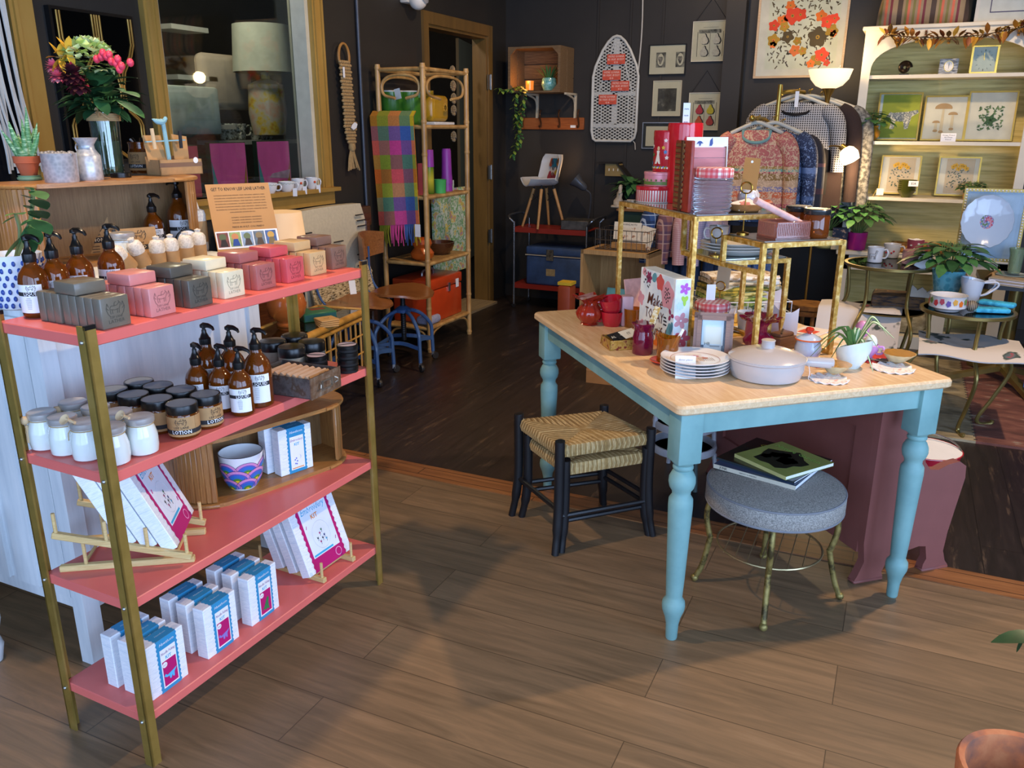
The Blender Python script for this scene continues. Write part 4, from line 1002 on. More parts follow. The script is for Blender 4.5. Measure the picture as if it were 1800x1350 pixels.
# farmhouse table
TA=R(42.11);TO=V((-.472,2.071,0));TW,TL,TZ=.918,1.236,.76
_tu=V((cos(TA),sin(TA),0));_tv=V((-sin(TA),cos(TA),0))
def T(u,v,z=TZ):return TO+_tu*u+_tv*v+V((0,0,z))
def TP(px_,py_,z=TZ):p=P(px_,py_,z);p.z=z;return p
TEAL=noisy('blue_green_chalk_paint',[(.3,'#6b9593'),(.55,'#78a29f'),(.75,'#84ada9')],ns=7,rough=.6,bump=.08)
TOPW=wood('#cda679','#e6cba4','y',3,.42,coat=.15,stretch=10,c3='#dab98d')
t=thing('farmhouse_table','wooden table with pale top and blue-green turned legs, laden with gifts','table',TO,TA)
def rrect(x0,y0,x1,y1,r,n=5):
 out=[]
 for cx,cy,a0 in((x1-r,y0+r,-90),(x1-r,y1-r,0),(x0+r,y1-r,90),(x0+r,y0+r,180)):
  for i in range(n+1):a=R(a0+90*i/n);out.append((cx+r*cos(a),cy+r*sin(a)))
 return out
m=M(TOPW);a,b,c=rrect(0,0,TW,TL,.022),rrect(.004,.004,TW-.004,TL-.004,.02),rrect(.007,.007,TW-.007,TL-.007,.02)
n=len(a);rings=[(c,.731),(a,.737),(a,.752),(b,.7585),(c,.760)]
vs=[(x,y,z)for pl,z in rings for x,y in pl];fs=[tuple(reversed(range(n))),tuple(range(4*n,5*n))]
for k in range(4):fs+=[(k*n+i,k*n+(i+1)%n,(k+1)*n+(i+1)%n,(k+1)*n+i)for i in range(n)]
m.add(vs,fs,None,False);m.build('tabletop',t)
I=.055;LB=.036
for x0,y0,x1,y1 in((I,I-.022,TW-I,I),(I,TL-I,TW-I,TL-I+.022),(I-.022,I,I,TL-I),(TW-I,I,TW-I+.022,TL-I)):
 m=M(TEAL);m.box(x0,y0,.665,x1,y1,.732);m.build('apron',t)
PROF=[(.0,0),(.016,0),(.0175,.004),(.019,.05),(.024,.075),(.033,.10),(.0345,.114),(.033,.128),(.024,.142),(.0245,.15),(.027,.20),(.032,.35),(.0355,.44),(.0345,.462),(.026,.476),(.027,.482),(.0265,.486),(.035,.499),(.0385,.514),(.0375,.530),(.030,.546),(.024,.552),(.029,.557),(.0295,.563),(.026,.568),(.034,.578),(.036,.582)]
for x,y in((I,I),(TW-I,I),(I,TL-I),(TW-I,TL-I)):
 m=M(TEAL);m.lathe(PROF,22,None,TR(x,y,0));m.rbox(x-LB,y-LB,.578,x+LB,y+LB,.732,.005,2);m.build('leg',t)
# gold tiered stand
GLEAF=noisy('gold_leaf',[(.3,'#9a6f22'),(.5,'#c79a43'),(.68,'#e6cb86'),(.8,'#f1dfae')],ns=60,detail=6,rough=.35,metal=.45,bump=.25)
t=thing('tiered_stand','gold-leafed nesting display stand with three glass tiers, standing on the table','stand',TO+V((0,0,TZ)),TA)
ZA,ZC_,ZB_=1.204-TZ,1.135-TZ,1.05-TZ;w=.015
SM=mat('#5c5a52',.12,var=.02,coat=.6)
for nm,(u0,v0,u1,v1),z,posts in(('top_tier',(.295,.505,.602,1.071),ZA,[(.295,.505,0),(.602,.505,0),(.295,1.071,0),(.602,1.071,0)]),('side_tier',(.446,.345,.734,.556),ZC_,[(.446,.345,0),(.734,.345,0)]),('low_tier',(.424,.547,.685,.81),ZB_,[(.424,.81,ZA),(.434,.553,ZC_),(.685,.55,0),(.685,.81,0)])):
 m=M(GLEAF)
 for a,b in(((u0,v0),(u1,v0)),((u0,v1),(u1,v1)),((u0,v0),(u0,v1)),((u1,v0),(u1,v1))):m.bar((*a,z-w/2),(*b,z-w/2),w)
 if nm=='low_tier':m.bar((.427,.547,z-w/2),(.446,.345,z-w/2),w)
 for pu,pv,zz in posts:
  m.bar((pu,pv,min(zz,z)),(pu,pv,max(zz,z)if zz else z),w)
 if nm!='low_tier':m.bar((u1,v0,w/2),(u1,v1,w/2),w)
 fr=m.build(nm,t)
 m=M(SM if nm!='low_tier' else mat('#a9b4b4',.06,.9,var=.02));m.box(u0+.006,v0+.006,z+.0005,u1-.006,v1-.006,z+.004);m.build('glass_panel',fr)
# goods on the table top
RUBY=mat('#b3202c',.04,trans=.55,var=0,coat=.5);RUBYO=mat('#c0371f',.05,trans=.5,var=0,coat=.5);CRAN=mat('#a8204a',.04,trans=.55,var=0,coat=.5)
def ruffled_vase(name,label,prof,col,loc,amp,n=72,k=16):
 zt=prof[-1][1]
 def mod(r,z,a):
  q=max(0,(z/zt-.72)/.28)
  o=.045*r*sin(a*12)*(1-q)*(1 if z>.01 else 0)
  return r+o+q*amp*sin(a*k/2*1.0),z+q*amp*.8*sin(a*k/2+.6)
 m=M(col);m.lathe(prof,n,mod=mod);o=m.build(name);tag(o,label,'vase');o.location=loc
 sm=o.modifiers.new('thickness','SOLIDIFY');sm.thickness=.003
 return o
ruffled_vase('glass_vase','orange-red ruffled glass vase at the back left of the table',[(.0,.002),(.03,0),(.034,.004),(.030,.008),(.048,.030),(.052,.045),(.044,.062),(.030,.078),(.032,.088),(.046,.100),(.060,.106)],RUBYO,TP(1036,570),.008)
ruffled_vase('glass_vase','cranberry ruffled glass vase behind the lidded casserole',[(0,.002),(.03,0),(.036,.006),(.050,.022),(.052,.034),(.040,.048),(.022,.062),(.021,.078),(.030,.094),(.050,.106),(.062,.108)],CRAN,TP(1333,614),.010)
m=M(mat('#b75a70',.1,trans=.3,var=0));m.lathe([(.044,0),(.040,.095),(.038,.095),(.041,.003),(0,.003)],28);o=m.build('tumbler');tag(o,'dusky pink glass tumbler right behind the cranberry vase','glass');o.location=TP(1330,598)
t=thing('twisted_vase','small purple twisted glass vase with a fluted neck near the table edge','vase',TP(1129,621))
m=M(mat('#7a1638',.05,trans=.4,var=0,coat=.5));m.lathe([(.032,0),(.034,.004),(.034,.06),(.030,.075),(.029,.08),(.034,.090),(.036,.102),(.034,.104)],30,mod=lambda r,z,a:(r*(1+.025*sin(a*9+z*90))+(.004*sin(a*8)if z>.095 else 0),z));m.build('glass',t)
m=M(noisy('gilt_flakes',[(.45,'#d8c9a2'),(.55,'#b48b35')],ns=90,rough=.5));m.T=TR(.012,0,.05,0,R(16),0);m.rbox(-.010,-.002,0,.010,.002,.115,.0019,1);m.build('wooden_stick',t)
RED=mat('#b21c2c',.15,coat=.5,var=.03)
def cup(name,label,col,r,h,loc,rz=0.0,rot=None,inner=None,cat='cup',group=None,foot=.6,pattern=None):
 t=thing(name,label,cat,loc,rz,group,rot)
 m=M(col);m.lathe([(r*foot,0),(r*foot*1.05,h*.03),(r*.90,h*.35),(r,h*.85),(r*1.02,h),(r*.96,h*.995),(r*.86,h*.4),(r*foot*.8,h*.08),(0,h*.07)],26);m.build('bowl',t)
 m=M(col);m.tube(smoothpath([(r*.95,0,h*.82),(r*1.35,0,h*.86),(r*1.52,0,h*.6),(r*1.3,0,h*.32),(r*.9,0,h*.28)],5),r*.10,8);m.build('handle',t)
 return t
p=TP(1075,572)
cup('stacked_cup','lower of two stacked bright red cups',RED,.042,.055,p,R(200),None,group='red cups',foot=.72)
cup('stacked_cup','upper tilted one of two stacked bright red cups',RED,.042,.055,p+V((.0,0,.052)),0,rot=(R(-8),R(10),R(200)),group='red cups',foot=.72)
t=thing('card_box','small gilt-edged box standing open with black and white cards','box',TP(1062,603),TA+R(10))
GILT=noisy('gilt_card',[(.42,'#b98f3c'),(.52,'#d2ad5a'),(.6,'#8c3b2c')],ns=60,detail=5,rough=.4,metal=.5)
m=M(GILT);L,D,h=.105,.085,.034
t.location=TP(1072,617);t.rotation_euler=(0,0,R(38))
m.box(-.0,0,0,L,D,.002);m.box(0,0,0,L,.003,h);m.box(0,D-.003,0,L,D,h);m.box(0,0,0,.003,D,h);m.box(L-.003,0,0,L,D,h);m.build('tray',t)
m=M(mat('#e8dcc0',.6));m.T=TR(0,D,h,R(-68));m.box(0,-.0,0,L,.09,.003,GILT);m.box(.004,.004,-.002,L-.004,.086,.0);m.T=m.T@TR(L/2,.03,-.0026,R(180));m.text('finding',.022,INK,TR(),.3,wmax=.07);m.build('lid',t)
for i,c in enumerate(('#1a1718','#1a1718','#e8dcc0')):
 m=M(mat(c,.6));m.T=TR(.02+.02*i,.01,.028+.004*i,R(18),R(-6),R(20));m.box(0,0,0,.06,.045,.0015);m.text(('ALPHA','OM','IT')[i],.018,mat('#e8dcc0',.6)if i<2 else INK,TR(.03,.022,.002));m.build('card',t)
t=thing('canvas_block','thick floral canvas block lettered Make TODAY beautiful','picture',T(.235,.495),TA)
m=M(noisy('watercolour_white',[(.4,'#c9d6dc'),(.6,'#e6ece8')],ns=9,rough=.7));m.rbox(0,0,0,.056,.257,.248,.002,1,smooth=False);m.build('canvas',t)
FACE=TR(-.0004,.257,0,R(90),0,R(-90))
m=M(mat('#c98a94',.7));m.T=FACE
def blob(m,x,y,r,col,k=7,w=.25,z=.0006,sq=1.0,ph=0.0):
 pts=[(x+r*(1+w*sin(i*k*2*PI/36+ph))*cos(i*2*PI/36),y+sq*r*(1+w*sin(i*k*2*PI/36+ph))*sin(i*2*PI/36))for i in range(36)]
 m.prism(pts,0,z,col)
RO,PK,MV,TEA,LIL=mat('#c4524c',.7),mat('#cf929a',.7,var=.15),mat('#8e2f56',.7),mat('#5c96a0',.7),mat('#b45cc0',.7)
def petals(m,x,y,r,n,col,z=.0006):
 for i in range(n):
  a=2*PI*i/n;m.prism([(x+r*(.55+.45*cos(q))*cos(a)-r*.3*sin(q)*sin(a),y+r*(.55+.45*cos(q))*sin(a)+r*.3*sin(q)*cos(a))for q in[k*2*PI/14 for k in range(14)]],0,z,col)
blob(m,.205,.185,.044,PK,5,.1,.0007);blob(m,.150,.218,.026,RO,5,.12,.0008);blob(m,.106,.228,.016,TEA,2,.1,.0007);petals(m,.066,.222,.022,6,MV);blob(m,.03,.236,.014,PK,4,.1)
petals(m,.235,.125,.022,3,MV,.0009);blob(m,.225,.072,.013,TEA,2,.3,.001,1.8);blob(m,.242,.082,.012,TEA,2,.3,.001,1.7);blob(m,.012,.14,.022,PK,4,.2);petals(m,.02,.03,.04,5,PK);petals(m,.245,.02,.035,5,PK);blob(m,.16,.012,.035,mat('#e07a28',.7),4,.25,.0009)
for i in range(16):m.prism([(.205+.022*math.sqrt(i/16)*cos(i*2.4)+.003*cos(k*1.05),.187+.026*math.sqrt(i/16)*sin(i*2.4)+.004*sin(k*1.05))for k in range(6)],0,.0014,INK)
for i in range(14):m.prism([(.03+.05*(i%7)/7+.002*cos(k*1.05),.20+.028*(i//7)+.012*sin(i)+.004*sin(k*1.05))for k in range(6)],0,.0012,INK)
for i in range(14):m.prism([(.19+.022*(i%5)/5+.002*cos(k*1.05),.085+.012*(i//5)+.003*sin(k*1.05))for k in range(6)],0,.0012,INK)
m.build('painted_flowers',t)
m=M(mat('#5e3324',.7));m.T=FACE
m.text('Make',.060,None,TR(.120,.150,.0012),.3,bold=.004,fit=.115);m.text('TODAY',.052,None,TR(.120,.100,.0012),.1,fit=.135);m.text('beautiful',.055,None,TR(.128,.050,.0012),.3,bold=.004,fit=.17);m.build('lettering',t)
m=M(LIL);m.T=TR(0,-.0004,0,R(90));petals(m,.034,.215,.020,5,LIL);blob(m,.035,.178,.010,mat('#9fc84a',.7),3,.35,.0008,1.5);blob(m,.02,.16,.012,mat('#b9d3ef',.7));petals(m,.026,.11,.028,5,PK);petals(m,.034,.05,.030,5,mat('#c0566a',.7),.0008);blob(m,.02,.015,.022,PK,4,.2);m.build('edge_flowers',t)
t=M(mat('#d8452a',.2,coat=.4)).lathe([(.02,0),(.03,.002),(.046,.010),(.045,.012),(.028,.005),(0,.004)],28).build('saucer');tag(t,'orange saucer half under the plate stack','saucer');t.location=TP(1167,638)
AMB=mat('#c47a1c',.04,trans=.75,var=0,coat=.4)
t=thing('glass_creamer','amber glass creamer with wavy lip and a white stick, on the orange saucer','jug',TP(1172,640)+V((.0,.0,.009)))
m=M(AMB);m.lathe([(0,.002),(.030,0),(.033,.004),(.033,.062),(.036,.084),(.034,.084),(.031,.062),(.030,.008),(0,.008)],30,mod=lambda r,z,a:(r*(1+(.12 if z>.07 else .03)*cos(a*2)),z+(.006*cos(a*2)if z>.07 else 0)));m.build('glass',t)
m=M(WHITE);m.T=TR(.01,0,.03,0,R(24));m.cyl(0,0,0,.085,.005,10);m.build('stick',t)
a0,b0=TP(1216,630),TP(1285,634);rz=math.atan2(b0.y-a0.y,b0.x-a0.x)
t=thing('photo_frame','wooden photo frame with a white note inside, leaning against the gold stand','frame',a0+V((0,.0,0)),rot=(R(-14),0,rz));L=(b0-a0).length;h=.15
BROWN=wood('#6f452c','#93633f','x',8,.35,coat=.3)
m=M(BROWN)
for q0,q1,dd in((0,.018,.012),(.010,.024,.018)):
 m.box(q0,-dd,q0,L-q0,0,q1);m.box(q0,-dd,h-q1,L-q0,0,h-q0);m.box(q0,-dd,q0,q1,0,h-q0);m.box(L-q1,-dd,q0,L-q0,0,h-q0)
m.build('frame',t)
m=M(mat('#41506e',.3));m.box(.02,-.006,.02,L-.02,-.003,h-.02);m.box(.026,-.0065,.046,L-.030,-.006,h-.022,mat('#dfeefb',.5));m.box(.032,-.007,.05,L-.036,-.0065,h-.045,mat('#f2efe4',.5));m.box(.034,-.0072,.022,L-.034,-.006,.048,mat('#cfdfee',.5));m.text('HB',.014,INK,TR(.045,-.0076,.050,R(90)));m.text('wwwww',.012,INK,TR(.068,-.0076,.044,R(90)),fit=.032);m.build('print',t)
m=M(pane_mat());m.box(.02,-.0095,.02,L-.02,-.009,h-.02);m.build('pane',t)
GING=plaid('red_gingham','#e9e4e0',[(62,.5,'#c01c2e',.62)],.6,'xyz')
t=thing('gingham_jar','glass jar with a red gingham lid, behind the photo frame','jar',TP(1249,588))
m=M(mat('#cfdfe2',.04,trans=.9,var=0,ior=1.3));m.lathe([(.055,0),(.058,.004),(.058,.10),(.056,.104)],26);m.build('jar',t)
m=M(GING);m.lathe([(.0615,.092),(.0625,.095),(.0625,.118),(.058,.123),(0,.124)],28);m.build('lid',t)
m=M(WHITE);m.box(-.004,-.03,.124,.028,-.029,.18);tag(m.build('note_card'),'small white card standing on the gingham lid by the gold post','card');bpy.data.objects['note_card'].location=t.location+V((-.035,.03,.0));bpy.data.objects['note_card'].rotation_euler=(0,0,R(25))
def plate(name,label,r,loc,rz=0.0,deco=True,group='flowered dinner plates'):
 t=thing(name,label,'plate',loc,rz,group)
 m=M(mat('#dcdad8',.15,coat=.5,var=.02));m.lathe([(0,.002),(r*.6,.001),(r*.64,0),(r*.68,.002),(r*.98,.013),(r,.0155),(r*.985,.0165),(r*.68,.006),(r*.62,.0045),(0,.0045)],48);m.build('plate',t)
 if deco:
  m=M(mat('#b88f86',.3))
  for q in range(60):
   a0,a1=2*PI*q/60,2*PI*(q+1)/60
   m.add([(r*.70*cos(a0),r*.70*sin(a0),.0072),(r*.70*cos(a1),r*.70*sin(a1),.0072),(r*.715*cos(a1),r*.715*sin(a1),.0077),(r*.715*cos(a0),r*.715*sin(a0),.0077)],[(0,1,2,3)])
  for x,y,rr,c in((-.2,.25,.12,'#c98f86'),(-.05,.05,.3,'#cdb9a8'),(.3,.1,.1,'#c2795c'),(-.35,.1,.1,'#8aa088'),(.1,.3,.1,'#b9798a'),(-.1,-.2,.12,'#9c8a7a')):m.prism([(r*x+r*rr*(1+.3*sin(i*1.9))*cos(i*PI/8),r*y+r*rr*(1+.3*sin(i*1.9))*sin(i*PI/8))for i in range(16)],.0046,.0052,mat(c,.4))
  for i in range(8):m.bar((r*.12+.006*i,-r*.2,.0055),(r*.12+.006*i,r*.12,.0055),.0008,.0004,mat('#8b7a70',.5))
  m.build('floral_print',t)
 return t
p0=TP(1220,655)
pl=plate('dinner_plate','topmost flowered plate of the stack of five at the table front',.104,p0+V((0,0,.0095*4)),R(30))
for i,wd in enumerate(('bottom','second from bottom','middle','second from top')):dup(pl,p0+V((0,0,.0095*i)),R(30),'%s plate of the stack of five at the table front'%wd)
m=M(WHITE);m.T=TR(0,0,0,R(-10),0,0);m.box(-.030,-.0004,-.036,.030,.0004,.036)
for i in range(4):m.text(('dinner plates','set of five','$28.00','nice')[i],.008,mat('#7a7f92',.7),TR(0,-.0008,.024-.013*i,R(90)),.3,wmax=.05)
o=m.build('price_tag');tag(o,'white handwritten price tag hanging on the plate stack','tag');q=TP(1200,662);o.location=q+V((.008,-.006,.030));o.rotation_euler=(R(-12),0,R(20))
GREY=mat('#b9b2ae',.22,coat=.4,var=.03)
p0=TP(1345,661);t=thing('lidded_casserole','round greige lidded casserole with a side handle on the table corner','casserole',p0,R(22));r=.112
m=M(GREY);m.lathe([(0,.001),(r*.82,0),(r*.90,.004),(r*.98,.03),(r*.985,.054),(r*1.02,.058),(r*1.02,.062),(r*.96,.062)],48);m.build('pot',t)
m=M(GREY);m.lathe([(r*1.0,.061),(r*1.0,.064),(r*.9,.071),(r*.5,.085),(.02,.090),(.019,.108),(.021,.111),(.019,.113),(0,.113)],48);m.build('lid',t)
m=M(GREY);m.T=TR(r*.97,0,.048,0,R(3));m.lathe([(.010,0),(.015,.012),(.017,.085),(.013,.088),(0,.088)],16,None,TR(0,0,0,0,R(90)));m.build('handle',t)
m=M(WHITE);m.tube(smoothpath([(.12,-.018,.04),(.122,-.026,.02),(.118,-.034,.004),(.128,-.05,.002)],4),.0008,5);m.box(.128,-.066,.001,.175,-.044,.0018);m.build('price_tag',t)
p0=TP(1418,630);t=thing('sugar_bowl','blue-white china sugar bowl with an orange-red knobbed lid','bowl',p0)
CHI=mat('#b9c9de',.1,coat=.6,var=.02);m=M(CHI);m.lathe([(0,.001),(.030,0),(.034,.006),(.042,.025),(.042,.04),(.036,.058),(.037,.064),(.034,.065)],30);m.build('bowl',t)
m=M(CHI);m.lathe([(.041,.066),(.036,.071),(.018,.080),(.010,.083)],30);m.lathe([(.0425,.0635),(.043,.0665),(.0405,.0675)],30,mat('#d2673a',.2));ld=m.build('lid',t)
m=M(mat('#c8301e',.15,coat=.5));m.lathe([(.006,.082),(.007,.086),(.013,.092),(.014,.097),(.010,.103),(0,.105)],18);m.build('knob',ld)
p0=TP(1372,612);m=M(wood('#5c3a24','#7a5236','x',8,.4));m.rbox(-.045,-.03,0,.045,.03,.045,.006,2);m.rbox(-.038,-.024,.042,.038,.024,.058,.008,2);m.bar((-.03,-.02,.0592),(.03,.02,.0592),.006,.002,mat('#3a2416',.5));o=m.build('wooden_box');tag(o,'small dark wooden box beside the cranberry vase','box');o.location=p0;o.rotation_euler=(0,0,R(60))
def sheet(label,pts,h,lean):
 m=M(mat('#d2c6c4',.7,var=.03));a,b=pts
 L=(b-a).length;m.grid(10,4,lambda u,v:(L*u,-.018*sin(PI*u)+lean*v*(1-.6*u),h*v*(1-.22*sin(PI*u*.9))),None,thick=.0015)
 o=m.build('paper_sheet');tag(o,label,'paper','curled card sheets');o.location=a;o.rotation_euler=(0,0,math.atan2(b.y-a.y,b.x-a.x))
sheet('curled white card sheet standing beside the small wooden box',(TP(1352,596),TP(1399,600)),.125,.02)
sheet('curled white card sheet standing farther back, inside the gold stand',(TP(1316,546),TP(1372,552)),.11,.02)
cup('coffee_cup','white flowered cup on a saucer inside the gold stand',mat('#d7dbe0',.12,coat=.5,var=.02),.034,.068,TP(1310,583)+V((0,0,.008)),R(20),None,group=None,foot=.75)
t=M(mat('#d7dbe0',.12,coat=.5,var=.02)).lathe([(.02,0),(.03,.001),(.055,.008),(.054,.010),(.028,.005),(0,.004)],28).build('saucer');tag(t,'white saucer under the flowered cup inside the gold stand','saucer');t.location=TP(1310,583)
cup('coffee_cup','white cup peeking out behind the gingham jar lid',mat('#d7dbe0',.12,coat=.5,var=.02),.04,.06,TP(1272,566),R(60),None,foot=.6)
m=M(mat('#c9a24a',.8,var=.15,bump=.3));m.grid(10,10,lambda u,v:((u-.5)*.36,(v-.5)*.32,.004+.003*sin(u*9)*sin(v*8)),None,thick=.003);o=m.build('table_mat');tag(o,'ochre woven mat lying under the gold stand','mat');o.location=T(.60,.80);o.rotation_euler=(0,0,TA)
m=M(mat('#2f5a55',.5));leaf(m,(0,0,0),(.2,0,1),.05,.022,-.3);o=m.build('fabric_leaf');tag(o,'dark green felt leaf poking up from the cranberry vase','leaf');o.location=TP(1322,600)+V((-.01,0,.088))
TX=[('#b59a72','#efe9dc'),('#8d7a5a','#cfc2a2'),('#b7a13a','#6b6a2a'),('#8c8434','#c9bf7a'),('#59702f','#9fb35a'),('#44582a','#cfd3c4')]
c0=T(.83,1.07,TZ)
tex=None
for i,(a,b)in enumerate(reversed(TX)):
 mt=noisy('printed_cotton',[(.42,a),(.55,b)],ns=34,detail=2,rough=.9)
 m=M(mt);m.grid(12,6,lambda u,v:((u-.5)*.30*(1-.02*i),-.09+.02*sin(u*7+i),0)if v==0 else((u-.5)*.30*(1-.02*i),-.09+.18*v+.004*sin(u*7+i),.010+.006*sin(PI*v)+.002*sin(u*11+i*2)),None,thick=.016)
 m.grid(12,5,lambda u,v:((u-.5)*.30*(1-.02*i),-.09-.012*sin(PI*v),.0+.018*v+.002*sin(u*9+i)),mt,thick=.006)
 o=m.build('folded_cloth');tag(o,'folded printed cotton cloth, %s of the pile inside the gold stand'%('lowest','second lowest','third from the bottom','third from the top','second from the top','topmost')[i],'cloth','folded cloths in the wire tray')
 o.location=c0+V((0,0,.022+.0215*i));o.rotation_euler=(0,0,TA+R(-12+random.uniform(-5,5)))
m=M(mat('#d6dce2',.4,.3));L,D,h=.36,.26,.05
for z in(.004,h):
 for a,b in(((-L/2,-D/2),(L/2,-D/2)),((L/2,-D/2),(L/2,D/2)),((L/2,D/2),(-L/2,D/2)),((-L/2,D/2),(-L/2,-D/2))):m.tube([(*a,z),(*b,z)],.0025,6)
for i in range(9):x=-L/2+L*i/8;m.tube([(x,-D/2,h),(x,-D/2,.004),(x,D/2,.004),(x,D/2,h)],.0016,5)
o=m.build('wire_tray');tag(o,'white wire tray holding the folded cloths inside the gold stand','tray');o.location=c0;o.rotation_euler=(0,0,TA+R(-12))
BRS=mat('#b98f3c',.25,.9)
def ring_holder(label,loc,h,card=None):
 t=thing('card_holder',label,'card holder',loc,0)
 m=M(BRS);m.lathe([(.020,0),(.020,.004),(.004,.008),(.0025,.012)],16);m.tube([(0,0,.008),(0,0,h)],.0022,6);m.tube(arc((0,0,h+.018),.018,0,2*PI,20)[:-1],.0026,6,closed=True);m.tube(arc((0,.005,h+.018),.018,0,2*PI,20)[:-1],.0026,6,closed=True);m.build('ring_stand',t)
 if card:
  m=M(mat(card,.8));m.T=TR(.004,.0025,h+.012,0,R(4));m.box(-.024,-.001,0,.026,.001,.10);m.lathe([(.004,0),(0,.0004)],10,WHITE,TR(.0,-.0014,.088,R(90)));m.build('card',t)
 return t
ring_holder('gold ring card holder standing before the folded cloths',TP(1262,560),.11,'#b9a283')
ring_holder('gold ring card holder on the side tier holding a kraft tag',T(.490,.535,1.139),.13,'#a9793f')
ring_holder('tiny gold ring card holder on the low tier without a card',T(.45,.63,1.054),.06)
p0=TP(1494,645);t=thing('spider_plant','spider plant in a white shell-shaped planter','plant',p0,R(10));SHW=mat('#d5e3e2',.25,coat=.4,var=.02)
m=M(SHW);m.lathe([(0,.001),(.026,0),(.03,.006),(.046,.03),(.052,.055),(.050,.075),(.046,.075),(.044,.055),(.034,.03),(0,.028)],40,mod=lambda r,z,a:(r*(1+.04*sin(a*20))*(1+.12*cos(a)*z/.07),z+.018*cos(a+.6)*(z/.075)**2));m.build('planter',t)
m=M(SOIL);m.lathe([(.044,.055),(0,.062)],20);m.build('soil',t)
m=M(LEAFG);SP1,SP2=mat('#5f8a4a',.5,var=.15),mat('#d9dfae',.5,var=.05)
ends=[((1412,640),60),((1440,600),30),((1436,625),30),((1455,585),20),((1470,575),10),((1572,595),60),((1560,590),80),((1545,615),30),((1535,655),30),((1452,645),25),((1510,590),20),((1520,600),30),((1478,590),10),((1430,612),50)]
for i,((x,y),hgt)in enumerate(ends):
 e=PY(x,y,p0.y-.03+.02*(i%4))-p0;c_,s_=cos(-R(10)),sin(-R(10));e=V((e.x*c_-e.y*s_,e.x*s_+e.y*c_,e.z));b0=V((.006*cos(i),.006*sin(i),.06));mid=(b0+e)/2+V((0,0,.03+hgt*.0006))
 pts=smoothpath([b0,b0+(mid-b0)*.6+V((0,0,.02)),mid,e],5)
 for wd,cc,dz in((.0150,SP1,0),(.0065,SP2,.0008)):
  vs=[];k=len(pts)
  for q,pt in enumerate(pts):
   d=(pts[min(q+1,k-1)]-pts[max(q-1,0)]).normalized();sd=d.cross(V((0,0,1)));sd=sd.normalized()if sd.length>1e-3 else V((1,0,0));up=sd.cross(d);sd,up=(sd-up*.75).normalized(),(up+sd*.75).normalized();w_=wd*(1-(q/(k-1))**2*.9)
   vs+=[pt+sd*w_*.5+up*dz,pt-sd*w_*.5+up*dz]
  m.add(vs,[(2*q,2*q+1,2*q+3,2*q+2)for q in range(k-1)],cc,True)
m.build('foliage',t)
p0=TP(1526,632);t=thing('egg_cup','pink egg cup holding a white egg beside the shell planter','cup',p0)
m=M(mat('#c98ec4',.3,coat=.3));m.lathe([(.020,0),(.012,.008),(.012,.014),(.026,.030),(.028,.05),(.024,.052),(.02,.034),(0,.03)],24);m.tube(smoothpath([(.024,0,.045),(.04,0,.045),(.038,0,.025),(.02,0,.022)],4),.004,6);m.build('cup',t);m=M(mat('#dfe6dc',.4));m.ball(0,0,.056,.021,None,16,1.3);m.build('egg',t)
p0=TP(1502,628);t=thing('egg_cup','egg cup with a pink egg standing behind the spider plant','cup',p0+V((.01,.06,0)))
m=M(mat('#d6cfc9',.3));m.lathe([(.020,0),(.010,.01),(.010,.045),(.024,.060),(.022,.062),(0,.055)],20);m.build('cup',t);m=M(mat('#d58fb4',.35,var=.1));m.ball(0,0,.080,.023,None,16,1.35);m.build('egg',t)
DOI=noisy('crochet',[(.4,'#dfd9d6'),(.55,'#efecea'),(.66,'#d9a79c')],ns=70,rough=.9,bump=.6)
for(x,y),(sx,sy),r,l1,l2 in(((1457,668),(1462,660),.055,'crocheted doily under the smaller gilded shell','smaller gilded shell dish on the doily by the casserole handle'),((1569,649),(1571,640),.062,'crocheted doily under the larger gilded shell','larger gilded shell dish on the doily at the table corner')):
 m=M(DOI);m.lathe([(0,.003),(r*.8,.004),(r,.005),(r,.002),(r*.8,.001),(0,.001)],48,mod=lambda rr,z,a:(rr*(1+(.05*sin(a*12)if rr>r*.9 else 0)),z+(.003*sin(a*12)if rr>r*.9 else 0)));o=m.build('doily');tag(o,l1,'doily');o.location=TP(x,y)
 t=thing('shell_dish',l2,'dish',TP(sx,sy)+V((0,0,.006)),R(25),'gilded shells');q=r*.78
 m=M(mat('#c9b98f',.6,var=.15,vs=60));m.lathe([(0,0),(q*.5,.006),(q,.030),(q*1.02,.031)],30,mod=lambda rr,z,a:(rr*(1+.04*sin(a*16))*(1+.25*cos(a)),z));m.build('shell',t)
 m=M(mat('#d99a30',.2,.6,var=.25,vs=60));m.lathe([(q*1.0,.0315),(q*.5,.012),(0,.007)],30,mod=lambda rr,z,a:(rr*(1+.04*sin(a*16))*(1+.25*cos(a)),z));m.build('gilding',t)
for lb,x,y,w,h,c,rz,c2 in(('red and white printed card lying at the back right of the table',1425,583,.13,.10,'#e4dbd2',70,'#d8492c'),('cream leaflet lying by the gold stand foot on the table',1470,606,.12,.07,'#e6d9c4',50,'#c9a878'),('crimson folded napkin under the egg cups',1540,630,.13,.09,'#b3242c',40,'#c8343a'),('crimson napkin beside the sugar bowl',1448,640,.10,.07,'#a3262c',40,'#b8343a')):
 m=M(mat(c,.7));m.box(-w/2,-h/2,0,w/2,h/2,.003);m.box(-w/2+.02,-h/2+.02,.003,w*.1,h/2-.02,.0034,mat(c2,.7));o=m.build('printed_card' if 'napkin' not in lb else 'napkin');tag(o,lb,'paper' if 'napkin' not in lb else 'napkin');o.location=TP(x,y);o.rotation_euler=(0,0,R(rz))
